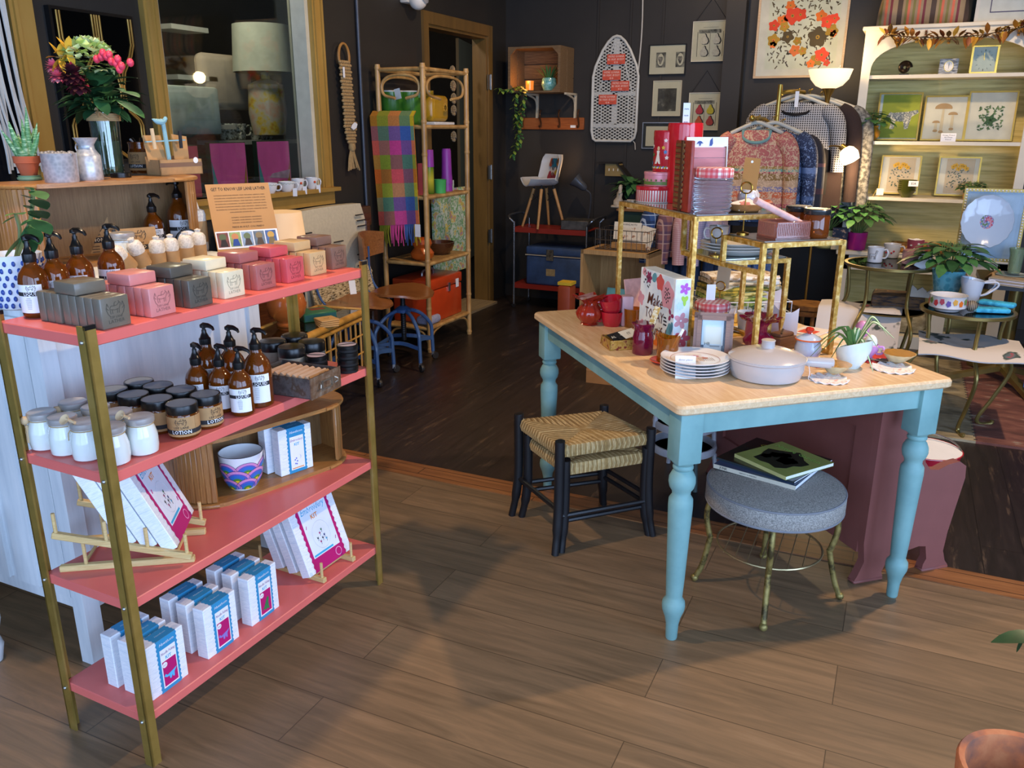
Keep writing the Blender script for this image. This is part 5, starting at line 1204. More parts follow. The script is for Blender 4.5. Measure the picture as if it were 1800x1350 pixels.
t=thing('serving_spoon','dark-handled silver serving spoon lying between the egg cup and shell','spoon',TP(1555,637)+V((0,0,.004)),R(200));m=M(STEEL);m.lathe([(0,-.003),(.016,0),(.020,.004),(.016,.002),(0,-.001)],20,None,Matrix.Diagonal((1.5,1,1,1)));m.build('bowl',t);m=M(mat('#6f5a44',.4));m.tube([(.028,0,.003),(.06,0,.008),(.12,0,.004)],[.003,.003,.004],8);m.build('handle',t)
m=M(mat('#d3aeb6',.35,trans=.3,var=.03));m.rbox(-.022,-.022,0,.022,.022,.115,.006,2);o=m.build('votive_holder');tag(o,'tall frosted pink square votive behind the red cups','candle holder');o.location=TP(1100,572);o.rotation_euler=(0,0,R(30))
m=M(AMB);m.lathe([(.0,.002),(.032,0),(.036,.07),(.034,.07),(.03,.006),(0,.006)],24);o=m.build('tumbler');tag(o,'amber glass tumbler between the red cups and the open card box','glass');o.location=TP(1112,574)
m=M(mat('#c79a93',.5,var=.15,vs=40));m.T=TR(rx=R(-14));m.rbox(-.05,0,0,.05,.006,.15,.002,1);o=m.build('pink_tile');tag(o,'dusty pink patterned tile leaning behind the canvas block','tile');o.location=TP(1122,556);o.rotation_euler=(0,0,R(55))
# goods on the stand tiers
zA=1.2085
def tinbox(label,px_,py_,z,r,h,col,lid,stripes=None,name='cookie_tin'):
 p=TP(px_,py_,z);t=thing(name,label,'tin',p)
 m=M(col);m.lathe([(r*.98,0),(r,.003),(r,h*.8)],36);m.build('body',t)
 if stripes:
  m=M(stripes)
  for i in range(46):a=2*PI*i/46;m.add([((r+.0006)*cos(a+q),(r+.0006)*sin(a+q),z_)for q,z_ in((-.035,.004),(.035,.004),(.035,h*.76),(-.035,h*.76))],[(0,1,2,3)])
  m.build('stripes',t)
 m=M(lid);m.lathe([(r*1.015,h*.76),(r*1.02,h*.78),(r*1.02,h*.96),(r*.99,h),(r*.9,h),(0,h*.995)],36);m.build('lid',t)
 return t,p
TR_,PINKT=mat('#c02430',.2,.2,coat=.5),mat('#d9909a',.3,.2)
t1,p1=tinbox('round red and white striped cookie tin at the base of the tin stack',1152,354,zA,.073,.058,mat('#e4dcd4',.3,.2),TR_,mat('#b53a3c',.3))
t2,p2=tinbox('pink round tin with a green border, middle of the tin stack',1162,0,zA,.060,.050,PINKT,PINKT);t2.location=p1+V((.012,.01,.0585))
m=M(mat('#5f7a3a',.4));m.lathe([(.0605,.004),(.0605,.016)],30)
for i in range(20):m.ball(.060*cos(i*.314),.060*sin(i*.314),.021,.004,None,6)
m.build('border',t2)
t3,_=tinbox('tall red tin painted with a lady and flowers, on top of the tin stack',1162,0,zA,.056,.145,TR_,TR_);t3.location=p1+V((.035,.02,.109))
m=M(CREAMP);ry=.0566
def onc(m,x,z,poly,c,r=ry,a0=-118):
 m.add([((r+.0005)*cos(R(a0)+(x+px_)/r),(r+.0005)*sin(R(a0)+(x+px_)/r),z+pz)for px_,pz in poly],[tuple(range(len(poly)))],c)
onc(m,0,.062,[(-.014,-.034),(.012,-.034),(.006,.0),(.008,.012),(-.006,.012),(-.004,0)],CREAMP);onc(m,.002,.082,[(.006*cos(i),.008*sin(i))for i in[k*.7 for k in range(9)]],mat('#e4c49a',.5))
for x,z,c in((.022,.085,'#e0b23a'),(.03,.07,'#4a86c0'),(-.026,.06,'#4a8a4a'),(-.03,.09,'#efe6da'),(.03,.11,'#efe6da'),(.036,.05,'#efe6da'),(-.036,.03,'#4a86c0')):onc(m,x,z,[(.006*(1+.3*sin(5*i))*cos(i),.006*(1+.3*sin(5*i))*sin(i))for i in[k*.42 for k in range(15)]],mat(c,.4))
for i in range(26):onc(m,-.06+.005*i*1.0,.014+.003*(i%2),[(.004*cos(k),.004*sin(k))for k in(0,1.2,2.4,3.6,4.8)],mat(('#efe6da','#4a86c0','#e0b23a','#4a8a4a')[i%4],.4))
m.build('painted_figures',t3)
t4,_=tinbox('plain glossy red canister behind the wooden-spined frame',1218,352,zA,.062,.28,mat('#c4202a',.12,coat=.6),mat('#c4202a',.12,coat=.6),name='canister');t4.location=T(.47,.93,zA)
m=M(WHITE);m.T=TR(rz=R(15));m.box(-.012,-.001,0,.012,.0,.085);
for i in range(3):m.text('mm',.010,INK,TR(0,-.0016,.065-.022*i,R(90)))
o=m.build('price_tag');tag(o,'white price slip sticking up behind the red tins','tag');o.location=p1+V((.105,-.035,.262))
p0=T(.300,.56,zA);t=thing('photo_album','tall album with a tooled brown spine, standing on the top tier','book',p0,TA+R(-6))
LEA=mat('#8a2f22',.4,var=.2,vs=40)
m=M(LEA);m.rbox(0,.012,0,.012,.145,.225,.003,2);m.build('cover',t)
m=M(mat('#74502c',.4,var=.3,vs=70))
for i in range(12):m.rbox(-.004,.06,.008+.0178*i,.001,.135,.020+.0178*i,.002,1)
m.rbox(-.005,.068,0,.0,.09,.225,.002,1,mat('#4a2f1c',.4));m.build('tooled_spine',t)
t=thing('clipboard_frame','pink planked wooden panel holding a white card with blue figures, on the top tier','frame',T(.312,.635,zA),TA+R(-4),rot=(R(-4),0,TA+R(-5)))
m=M(noisy('pink_board',[(.3,'#b06f74'),(.6,'#c48688')],scale=(1,1,12),ns=4,rough=.6));
for i in range(6):m.box(0,0,.034*i,.150,.008,.034*i+.0328)
m.build('board',t)
m=M(mat('#7a5a44',.6));m.box(-.003,-.002,0,.0,.010,.206);m.box(.150,-.002,0,.153,.010,.206);m.build('edge',t)
m=M(mat('#e3e8ea',.6));m.box(.016,.009,.10,.162,.012,.236);m.prism([(.05,.214),(.056,.222),(.062,.224),(.068,.222),(.074,.216),(.066,.216),(.064,.208),(.060,.208),(.060,.216)],0,.0008,mat('#34508f',.6),TR(0,.0088,0,R(90)));m.prism([(.096,.208),(.098,.226),(.106,.234),(.108,.216),(.104,.208)],0,.0008,mat('#34508f',.6),TR(0,.0088,0,R(90)));m.build('card',t)
p0=T(.385,.565,zA);t=thing('storage_jar','ribbed clear glass jar with red gingham lid on the top tier','jar',p0)
m=M(mat('#ccd8de',.04,trans=.92,ior=1.25,var=0));pr=[(.0,.002),(.055,0)]
for i in range(9):z=.004+.0122*i;pr+=[(.0585,z),(.0635,z+.006),(.0585,z+.012)]
m.lathe(pr+[(.056,.118)],34);m.build('jar',t)
m=M(GING);m.lathe([(.0605,.112),(.0615,.114),(.0615,.138),(.058,.142),(0,.143)],32);m.build('lid',t)
p0=T(.515,.575,zA);t=thing('wooden_bowl','small lobed wooden bowl with a floral card on the top tier front','bowl',p0,TA)
m=M(wood('#8d5a30','#b9854e','x',6,.3,coat=.4));m.lathe([(0,.002),(.042,0),(.052,.008),(.056,.024),(.053,.025),(.046,.010),(0,.008)],40,mod=lambda r,z,a:(r*(1+.05*abs(sin(a*2))),z));m.build('bowl',t)
m=M(CREAMP);m.T=TR(0,0,.022,R(20),R(-8),R(10));m.box(-.05,-.028,0,.04,.028,.002);petals(m,-.0,.0,.02,6,mat('#d58a80',.6),.003);m.build('card',t)
m=M(mat('#6f3b2a',.35,coat=.3));m.lathe([(0,.002),(.04,0),(.056,.02),(.054,.022),(.04,.006),(0,.006)],30);o=m.build('wooden_dish');tag(o,'dark reddish wooden dish behind the ribbed jar','dish');o.location=T(.50,.70,zA)
m=M(mat('#b55f45',.5,var=.3,vs=50));m.T=TR(0,0,.012,R(6),R(-10),R(20));m.rbox(-.055,-.022,0,.055,.022,.012,.004,1);o=m.build('fabric_pouch');tag(o,'rust patterned fabric pouch lying at the corner of the top tier','pouch');o.location=T(.570,.60,zA)
m=M(mat('#d8aca4',.6,var=.15,vs=50));
a,b=TP(1328,352,1.26),T(.63,.40,1.175);m.tube([a,b],.011,12);m.tube([b,b+(b-a).normalized()*.002],.0085,10,WHITE);tag(m.build('paper_roll'),'rolled pink patterned paper propped against the ribbed pink dish','paper')
t=thing('glass_float','iridescent crackled glass ball on the top tier corner','ornament',T(.58,.66,zA));m=M(noisy('iridescent_glass',[(.35,'#b9a7a0'),(.5,'#dfe4e2'),(.65,'#c79aa2')],ns=30,rough=.1,coat=.6));m.ball(0,0,.038,.037,None,22);m.build('ball',t)
zC=1.1395
t=thing('ribbed_dish','rectangular ribbed pink glass dish on the side tier','dish',T(.500,.365,zC),TA);PKG=mat('#c58574',.08,trans=.6,var=0,coat=.4)
m=M(PKG);W_,D_,h=.125,.105,.055
for x0,y0,x1,y1 in((0,0,W_,.006),(0,D_-.006,W_,D_),(0,0,.006,D_),(W_-.006,0,W_,D_)):m.rbox(x0,y0,0,x1,y1,h,.0025,1)
m.box(0,0,0,W_,D_,.006);m.build('dish',t)
m=M(PKG)
for i in range(18):m.box(.008+i*.0064,-.0025,.012,.0105+i*.0064,.0,h-.006)
for i in range(14):m.box(-.0025,.008+i*.0066,.012,0,.0105+i*.0066,h-.006)
m.build('ribs',t)
for(u,v),lb in(((.672,.405),'amber candle jar with black lid at the outer end of the side tier'),((.675,.505),'amber candle jar with dark lid standing behind the first on the side tier')):
 t=thing('candle_jar',lb,'jar',T(u,v,zC),0,'amber jars on the side tier');m=M(mat('#7a3a12',.08,trans=.3,var=0,coat=.5));m.lathe([(.038,0),(.041,.005),(.041,.066),(.038,.070),(.038,.076)],26);m.build('jar',t)
 m=M(mat('#22272a',.25,coat=.4));m.lathe([(.0405,.072),(.042,.074),(.042,.086),(.039,.089),(.02,.088),(0,.088)],26);m.build('lid',t)
zB=1.0545
def oval(label,loc,r,z,sq=.62):
 m=M(mat('#dcd9d0',.15,coat=.5,var=.02));m.lathe([(0,.002),(r*.6,.0),(r*.7,.004),(r,.022),(r*.99,.024),(r*.66,.007),(0,.006)],40,None,Matrix.Diagonal((1,sq,1,1)));o=m.build('serving_platter');tag(o,label,'platter','platters on the low tier');o.location=loc+V((0,0,z));o.rotation_euler=(0,0,TA);return o
c0=T(.565,.655,zB)
for i,lb in enumerate(('bottom oval platter of three on the low tier','middle oval platter of three on the low tier','top oval platter of three on the low tier')):oval(lb,c0,.15,.0105*i,.72)
cup('coffee_cup','white flowered cup standing on the platters of the low tier',mat('#dcd3c9',.15,coat=.4,var=.03),.033,.062,T(.50,.70,zB+.031),R(200),None,foot=.7)
m=M(mat('#dfe3e4',.15,coat=.4));m.lathe([(0,.002),(.018,0),(.026,.028),(.024,.028),(.016,.004),(0,.004)],24);o=m.build('dip_bowl');tag(o,'tiny white bowl on the platters of the low tier','bowl');o.location=T(.60,.64,zB+.031)
# under and around the table
RUSH=noisy('woven_rush',[(.3,'#8a6a3c'),(.5,'#b3935e'),(.7,'#d2b987')],scale=(1,1,1),ns=24,detail=5,rough=.8)
EBON=mat('#17181b',.4,var=.1)
def rush_stool(label,feet,top,group=None,k=1.0):
 c=sum(feet,V((0,0,0)))/4;t=thing('rush_stool',label,'stool',c,0,'nested rush stools')
 tops=[(f-c)*.93 for f in feet]
 for f,q in zip(feet,tops):
  d=f-c;m=M(EBON);m.tube(smoothpath([(d.x*1.03,d.y*1.03,0),(d.x*.965,d.y*.965,top*.22),(q.x,q.y,top*.5),(q.x,q.y,top-.004),(q.x*.995,q.y*.995,top+.006)],4),[.014]*4+[.018]*12+[.012],12);m.build('leg',t)
 for i in range(4):
  a,b=tops[i],tops[(i+1)%4]
  m=M(EBON);z=top*(.40 if i%2 else .34);m.tube([(a.x,a.y,z),(b.x,b.y,z)],.009,8);m.build('stretcher',t)
 m=M(RUSH);RS3=(RUSH,mat('#a5854f',.8,var=.2,vs=60),mat('#c9ad78',.8,var=.2,vs=60),mat('#8a6b3e',.8,var=.2))
 for i in range(4):
  a,b=tops[i]*.97,tops[(i+1)%4]*.97;n=26
  for k in range(n):
   f0=(k+.5)/n;p0=a+(b-a)*(f0*.5+.0);
   for s0,s1 in((a,b),(b,a)):
    p=s0+(s1-s0)*(.03+.47*f0);inn=(-p)*(f0)
    q=s0*(1-f0)*.98
    m.tube([(p.x*1.0,p.y*1.0,top-.050),(p.x*1.035,p.y*1.035,top-.03),(p.x,p.y,top-.010),(p.x*.6+q.x*.4,p.y*.6+q.y*.4,top-.007-.004*f0),(q.x,q.y,top-.012-.006*f0)],.0034,4,RS3[(k*5+i*3+(k//3))%4])
 m.prism([(p.x*.93,p.y*.93)for p in tops],top-.048,top-.014);m.build('seat',t)
 return t
ft=[P(977,974),P(1143,941),P(1058,885),P(903,906)]
zt=H(ft[0].x,ft[0].y,785)
rush_stool('taller black-legged stool with woven rush seat, standing over a second one',ft,zt)
c=sum(ft,V((0,0,0)))/4
rush_stool('lower rush-seated black stool nested under the taller one',[c+(f-c)*.90+V((.012,.004,0))for f in ft],zt-.075)
fe=[P(1341,1109),P(1220,1021),P(1475,1054),P(1341,982)]
c=(fe[0]+fe[3])/2*.5+(fe[1]+fe[2])/2*.5;zt=H(c.x,c.y,848)
t=thing('vanity_stool','round grey upholstered stool on curved brass legs under the table front','stool',c)
FAB=noisy('grey_tweed',[(.35,'#6f6d68'),(.5,'#908d86'),(.65,'#aaa69e')],ns=260,detail=3,rough=.9,bump=.5);sr=.215
m=M(FAB);m.lathe([(0,zt-.068),(sr*.97,zt-.068),(sr,zt-.060),(sr*1.0,zt-.012),(sr*.975,zt-.004),(sr*.8,zt+.004),(0,zt+.010)],48);m.build('seat',t)
m=M(mat('#7d7e82',.9));m.tube(arc((0,0,zt-.008),sr*.985,0,2*PI,48,'xy')[:-1],.004,6,closed=True);m.tube(arc((0,0,zt-.066),sr*.985,0,2*PI,48,'xy')[:-1],.004,6,closed=True);m.build('piping',t)
OB=noisy('worn_brass',[(.38,'#4b4226'),(.5,'#8a7c46'),(.7,'#a3945a')],ns=30,rough=.45,metal=.55)
for f in fe:
 d=f-c;d.z=0;u=d.normalized();m=M(OB)
 m.tube(smoothpath([u*.175+V((0,0,zt-.066)),u*.198+V((0,0,zt-.10)),u*.204+V((0,0,zt-.15)),u*.190+V((0,0,zt-.215)),u*.188+V((0,0,.17)),d*.90+V((0,0,.07)),d*.985+V((0,0,.018))],6),.0095,10);m.ball(d.x,d.y,.014,.0135,None,12);m.build('leg',t)
m=M(mat('#a89a74',.3,.8));rz_=.175;m.tube(arc((0,0,rz_),.165,0,2*PI,40,'xy')[:-1],.0035,6,closed=True)
for i in range(7):x=-.12+.04*i;y=math.sqrt(.165**2-x*x);a=R(TA*57.3-40);m.tube([(x*cos(a)-y*-sin(a)*-1,x*sin(a)-y*cos(a),rz_),(x*cos(a)-y*sin(a),x*sin(a)+y*cos(a),rz_)],.0018,5)
m.build('wire_rack',t)
def mag(label,pts,z0,th,cover,spine,words,art):
 a,b,d=pts;rz=math.atan2(b.y-a.y,b.x-a.x);L=(b-a).length;W=(d-a).length
 t=thing('magazine',label,'magazine',(a.x,a.y,z0),rz,'magazines on the vanity stool')
 m=M(mat('#e4e8ec',.6));m.box(.001,.001,.001,L-.001,W-.001,th-.001);m.build('pages',t)
 m=M(mat(cover,.25,coat=.3));m.box(0,0,th-.001,L,W,th);m.box(0,0,0,L,W,.001);m.box(0,-.0005,0,L,.001,th,mat(spine,.4));
 for i,(x,y,r,c_)in enumerate(art):m.prism([(x*L+r*L*(1+.16*sin(5*k))*cos(k),y*W+r*L*(1+.16*sin(5*k))*sin(k))for k in[q*.4 for q in range(16)]],th,th+.0003,mat(c_,.3))
 for w_,x,y,s_,c_,rot in words:m.text(w_,s_,mat(c_,.4),TR(x*L,y*W,th+.0006,0,0,R(rot)))
 m.build('cover',t);return t
zs=zt+.008
A_=lambda x,y,z:P(x,y,z)
mag('bottom magazine of the pile on the vanity stool, JUNK spine',[A_(1254,822,zs),A_(1398,862,zs),A_(1330,788,zs)],zs,.014,'#3a4a66','#c9c2ae',[],[(.5,.5,.2,'#8a94a4')])
mag('middle black magazine headed Gardening on the vanity stool',[A_(1259,806,zs+.015),A_(1396,850,zs+.015),A_(1344,776,zs+.015)],zs+.0145,.006,'#14181a','#2a3438',[('Gardening',.45,.78,.038,'#c9c03a',0)],[(.5,.4,.12,'#3a5a34'),(.3,.3,.1,'#2a4a3a')])
mag('topmost green garden magazine on the vanity stool',[A_(1291,803,zs+.021),A_(1381,844,zs+.021),A_(1382,785,zs+.021)],zs+.0206,.012,'#8f9a52','#c5c07a',[('Nature Garden',.5,.80,.030,'#8fc05a',0)],[(.5,.46,.36,'#17221a')]+[(.35,.5,.1,'#2f5a34'),(.6,.45,.14,'#2a3f66'),(.68,.5,.07,'#b9c7dc'),(.45,.6,.09,'#4f8a3c'),(.3,.35,.08,'#8a3a34')])
for nm,w_,x,y in(('JUNK','JUNK',.15,.007),):
 o=bpy.data.objects['magazine'];m=M(INK);m.text('JUNK',.011,None,TR(.035,-.0012,.007,R(90)),bold=.01);m.text('HARVEST & GARDENS',.006,None,TR(.12,-.0012,.007,R(90)));m.build('spine_title',o)
PLUM=mat('#84504a',.45,var=.05)
t=thing('wooden_settle','plum-painted wooden settle with scrolled end panels behind the vanity stool','bench',P(1516,1028)+V((-.005,.01,0)),TA)
Ls=.98;hb=.62
m=M(PLUM);m.box(-.0,.03,.105,.022,Ls,hb);m.box(-.012,.03,.105,.0,.11,hb);m.box(-.012,Ls-.08,.105,.0,Ls,hb);m.box(-.012,.11,hb-.09,0,Ls-.08,hb);m.box(-.012,.11,.105,0,Ls-.08,.20);m.build('back_panel',t)
m=M(PLUM);m.box(.02,.05,.28,.30,Ls-.03,.30);m.build('seat',t)
side=[(-.02,0),(.075,0),(.085,.012),(.078,.03),(.09,.06),(.12,.085),(.22,.105),(.25,.10),(.262,.05),(.252,.03),(.25,.012),(.26,0),(.35,0),(.36,.012),(.345,.03),(.33,.07),(.335,.14),(.352,.24),(.37,.34),(.365,.385),(.335,.405),(.29,.40),(.25,.385),(.215,.39),(.19,.42),(.175,.5),(.165,.6),(.15,.66),(.09,.70),(.02,.70),(-.012,.66),(-.012,.15),(.0,.08),(-.02,.03),(-.03,.012)]
for y in(0,Ls-.03):m=M(PLUM);m.prism(side,-y-.03,-y,None,TR(0,0,0,R(90)));m.rbox(-.032,y-.004,0,.086,y+.034,.012,.004,1);m.rbox(.248,y-.004,0,.362,y+.034,.012,.004,1);m.build('end_panel',t)
p=P(1612,893);t=thing('metal_bucket','crimson enamel bucket with white bands standing behind the settle','bucket',p)
m=M(mat('#b3182e',.3,coat=.3));m.lathe([(.085,0),(.088,.003),(.125,.26),(.130,.262),(.126,.263),(.120,.25),(.08,.01),(0,.008)],30);m.build('bucket',t);m=M(WHITE)
for z in(.195,.215,.26):r=.0875+(.1255-.0875)*z/.26;m.lathe([(r,z-.002),(r+.001,z),(r,z+.002)],30)
m.build('bands',t);m=M(STEEL);m.tube([V((.125*cos(a),.0,.255))+V((0,.11*sin(a),.035*sin(a)))for a in[PI*i/14 for i in range(15)]],.003,6);m.build('handle',t)
p=P(1197,838);t=thing('plant_stand','round white bentwood stand with hoops under the table','stand',p)
OW=mat('#c7cad2',.5);z1,z2=H(p.x,p.y,742),H(p.x,p.y,782)
for z,r in((z1,.135),(z2,.14)):m=M(OW);m.lathe([(r,z-.016),(r+.004,z),(r,z+.016),(r-.008,z+.016),(r-.008,z-.016),(r,z-.016)],36);m.build('hoop',t)
for i in range(4):a=R(35+90*i);m=M(OW if i!=3 else mat('#4a5a58',.6));m.tube([(.16*cos(a),.16*sin(a),0),(.142*cos(a),.142*sin(a),z2),(.12*cos(a),.12*sin(a),z1+.22)],.010,8);m.build('leg',t)
m=M(OW);m.lathe([(0,z1+.21),(.14,z1+.21),(.14,z1+.23),(0,z1+.23)],30);m.build('top',t)
a,b=P(1030,672),P(1084,680);m=M(mat('#a87848',.8));m.box(0,0,0,.26,.2,.16);m.box(0,-.001,.075,.26,0,.085,mat('#b98a58',.7));o=m.build('cardboard_box');tag(o,'plain brown cardboard box on the dark floor behind the table','box');o.location=a;o.rotation_euler=(0,0,R(3))
t=thing('terracotta_pot','weathered terracotta pot with a leafy plant at the lower right corner','plant',(.356,1.575,0));hr,rr=.30,.118
m=M(noisy('weathered_terracotta',[(.35,'#7d5240'),(.55,'#b2683f'),(.7,'#c07a4c')],ns=14,detail=5,rough=.85,bump=.3));m.lathe([(.075,0),(.08,.004),(.104,.235),(.118,.24),(.122,.295),(rr,.302),(.107,.298),(.100,.23),(.096,.2),(0,.2)],44);m.build('pot',t)
m=M(SOIL);m.lathe([(.0985,.215),(.05,.222),(0,.22)],30);m.build('soil',t)
st=P(1799,1352,.24)-V(t.location);m=M(LEAFD);top=PY(1796,1115,1.62)-V(t.location)
m.tube(smoothpath([(.02,.02,.21),(.05,.03,.35),top+V((.06,.0,-.05)),top+V((.05,0,.0))],5),.005,7);m.build('stem',t)
m=M(LEAFD);a=top+V((.05,0,0));b=PY(1750,1122,1.60)-V(t.location);leaf(m,a,(b-a)+V((0,0,.03)),(b-a).length*1.1,.045,.7,LEAFD)
for i in range(4):leaf(m,a,V((cos(i*1.3)*.6+.5,sin(i*1.3),.2)),.11,.05,.8,LEAFG)
leaf(m,PY(1800,1125,1.6)-V(t.location),(-.3,0,-1),.03,.02,.2,LEAFG);m.build('leaves',t)
# along the left wall
def wallp(x,y,X=XW):return PX(x,y,X)
GLD=mat('#c09a50',.28,.7)
a,b,c,d=PX(88,8,XW+.03),PX(236,30,XW+.03),PX(259,262,XW+.03),PX(123,258,XW+.03)
y0,y1,z1,z0=min(a.y,d.y),(b.y+c.y)/2,(a.z+b.z)/2,.5*(c.z+d.z)-.06
t=thing('wall_mirror','dark art-deco wall mirror with curved gold double lines, behind the bouquet','mirror',(XW,0,0))
m=M(mat('#0f0f10',.3));m.box(0,y0,z0,.028,y1,z1);m.build('frame',t)
m=M(mat('#2a2826',.06,.9,var=0));m.box(.028,y0+.012,z0+.012,.030,y1-.012,z1-.012);m.build('mirror_glass',t)
W,Hh=y1-y0-.03,z1-z0
for i,(f0,f1)in enumerate(((.03,.50),(.53,.99))):
 for off in(0,.035):
  for sgn in(0,1):
   m=M(GLD);pts=[]
   for q,w in((1,0),(.82,0),(.74,.10),(.62,.36),(.52,.44),(.42,.42),(.34,.30),(.28,.06),(.24,0),(.10,0),(.06,.1),(.0,.40)):
    f=f0+(f1-f0)*(w if not sgn else 1-w)+(off if not sgn else-off);pts.append((.034,y0+.015+W*f,z0+.015+(Hh-.03)*q))
   m.tube(pts,.004,6);m.build('gold_line',t)
ROPE=mat('#a88a5c',.9,var=.15,vs=120,bump=.6,bs=300);WROPE=mat('#dcd8cf',.9,bump=.6,bs=300)
X=XW+.03;p0,p1=PX(601,68,X),PX(622,300,X)
t=thing('macrame_hanging','brown jute macrame strap on a cane ring, hanging on the black wall','wall hanging',(X,p0.y+.01,p1.z));h=p0.z-p1.z
m=M(mat('#a5763c',.5));m.tube([V((0,.048*cos(a)*.75,h-.10+.075*sin(a)))for a in[R(-60+300*i/24)for i in range(25)]],.007,8);m.build('ring',t)
m=M(ROPE)
for r_ in range(26):
 z=h-.13-r_*.0185;wd=(.036 if r_<19 else .044-.003*(r_-19)*1.0);tw=.018*r_/26
 for k in range(5):y=tw-wd+2*wd*(k+.5*(r_%2))/5+wd*.1;m.ball(.004,y,z,.0115,None,7,.9)
m.build('knotted_strap',t)
m=M(ROPE);zk=h-.13-26*.0185;m.lathe([(.014,zk-.035),(.02,zk-.02),(.018,zk+.01)],12,None,TR(.004,.02,0))
for i in range(16):a=i*2.4;m.tube(smoothpath([(.004,.02+.008*cos(a),zk-.02),(.008*sin(a),.022+.022*cos(a),zk*.5),(.010*sin(a),.03+.040*cos(a),.006*(i%4))],4),.0042,6)
m.build('tassel',t)
m=M(WHITE);m.prism([(.0,.0),(.022,.012),(.03,.034),(.012,.046),(-.008,.03),(-.016,.012)],0,.003,None,TR(.02,.02,zk+.09,R(90),0,R(90)));m.box(.018,-.03,h-.22,.020,-.018,h-.16);m.build('paper_tags',t);t.scale=(1,1.45,1)
X=XW+.06;t=M(WROPE);q0,q1=PX(4,70,X),PX(20,305,X)
for i in range(13):
 y=q0.y-.09+i*.0115;t.tube(smoothpath([(X,y-.02,q0.z+.35),(X+.005*sin(i),y+.01*sin(i*2),(q0.z+q1.z)/2+.1),(X+.012*cos(i*2),y+.02+.012*sin(i),q1.z+.12),(X,y+.03,q1.z+.012*(i%3))],5),.0055,6)
o=t.build('hanging_fringe');tag(o,'white cotton macrame fringe hanging at the left edge of the wall','wall hanging')
CUPW=mat('#e3e5e6',.12,coat=.5,var=.02);ld=WZ0
for i,(x,y,r,h,lb,dec)in enumerate(((440,350,.046,.055,'white teacup with green rim on the window ledge, nearest the kraft card',0),(474,345,.046,.055,'white teacup with green rim, second from the card on the window ledge',0),(505,343,.044,.055,'white teacup with green rim, third from the card on the window ledge',0),(525,340,.036,.066,'tall white cup with an orange flower, left of the outermost on the ledge',1),(549,338,.036,.066,'tall white cup with an orange flower at the outer end of the ledge',1))):
 p=P(x,y,ld);p.x=max(min(p.x,XW+.04),XW-.0);q=PX(x,y,p.x);t=cup('ledge_cup',lb,CUPW,r,h,(p.x,q.y,ld),R(20),None,None,foot=.6,group='cups on the window ledge')
 m=M(mat('#5f7f4a',.4));rr=r*(1.0 if not dec else .93)
 if not dec:
  for k in range(30):m.ball((rr*.97)*cos(k*.21),rr*.97*sin(k*.21),h*.80+.002*(k%2),.0028,None,5)
 else:
  a=R(-40);m.ball(rr*cos(a),rr*sin(a),h*.62,.008,mat('#d8562a',.4),8)
  for k in range(7):m.ball(rr*.99*cos(a+.4+k*.15),rr*.99*sin(a+.4+k*.15),h*(.5+.12*sin(k*2)),.0028,None,5)
 m.build('painted_pattern',t)
 if i>1:m=M(WHITE);m.T=TR(r*1.3*cos(R(-20)),r*1.3*sin(R(-20)),h*.35,R(10),0,R(30));m.box(-.012,-.001,-.045,.012,0,.0);m.build('price_tag',t)
MG=mat('#ee62b6',.6,var=.12,vs=9);CY=mat('#4f9aac',.6);OC=mat('#b07a3c',.6);PKW=mat('#c9a0c4',.6,var=.2,vs=40)
for(xa,ya,xb,yb),lb,sw in(((367,251,438,333),'pink abstract canvas with a cyan sweep behind the pane, nearer the card',0),((450,248,513,322),'pink abstract canvas with a white stroke behind the pane, near the window jamb',1),((306,256,354,320),'coral pink canvas behind the pane, mostly hidden by the card tray',2)):
 a,b=PX(xa,ya,X0-.04),PX(xb,yb,X0-.04);w,h=b.y-a.y,max(.1,a.z-WZ0+.015)
 t=thing('abstract_canvas',lb,'picture',(X0-.04,a.y,WZ0-.015),0,'pink canvases behind the inner window')
 m=M(mat('#3f4a3a',.6));m.box(-.03,0,0,-.001,w,h);m.build('stretcher',t);m=M(MG if sw<2 else mat('#e0607a',.6,var=.1));m.box(-.001,0.004,0.004,.001,w-.004,h-.004)
 F=TR(.001,0,0,R(90),0,R(90))
 if sw<2:m.prism([(0.005,.005),(w*.28,.005),(w*.16,h*.15),(w*.06,h*.5),(.005,h*.65)],0,.001,CY,F);m.prism([(w*.2,.005),(w*.55,.005),(w*.75,h*(.02+.2*sw)),(w*(.5-.2*sw),h*.12),(w*.3,h*.14)],0,.0015,PKW if not sw else OC,F);m.prism([(w*.95,.01),(w*.97,h*.6),(w*.85,h*.1)],0,.001,OC,F)
 if sw==1:m.prism([(w*.3,h*.28),(w*.9,h*.24),(w*.96,h*.42),(w*.4,h*.36)],0,.0018,PKW,F)
 m.build('painting',t)
m=M(mat('#4a443c',.5));m.box(X0-.32,WY0-.3,WZ0-.06,X0,WY1+.2,WZ0-.02);tag(m.build('display_counter'),'dark counter behind the inner window carrying the pink canvases','counter')
def back(x,y,X=-4.4):return PX(x,y,X)
t=thing('display_shelf','pale shelves with cups in the dim room behind the inner window','shelf',(0,0,0))
for(xa,ya,xb)in((280,42,345),(292,131,362),(300,219,395),(365,247,510)):a,b=back(xa,ya),back(xb,ya);m=M(mat('#b9bcb8',.6));m.box(-4.5,a.y,a.z-.03,-4.3,b.y,a.z);m.build('board',t)
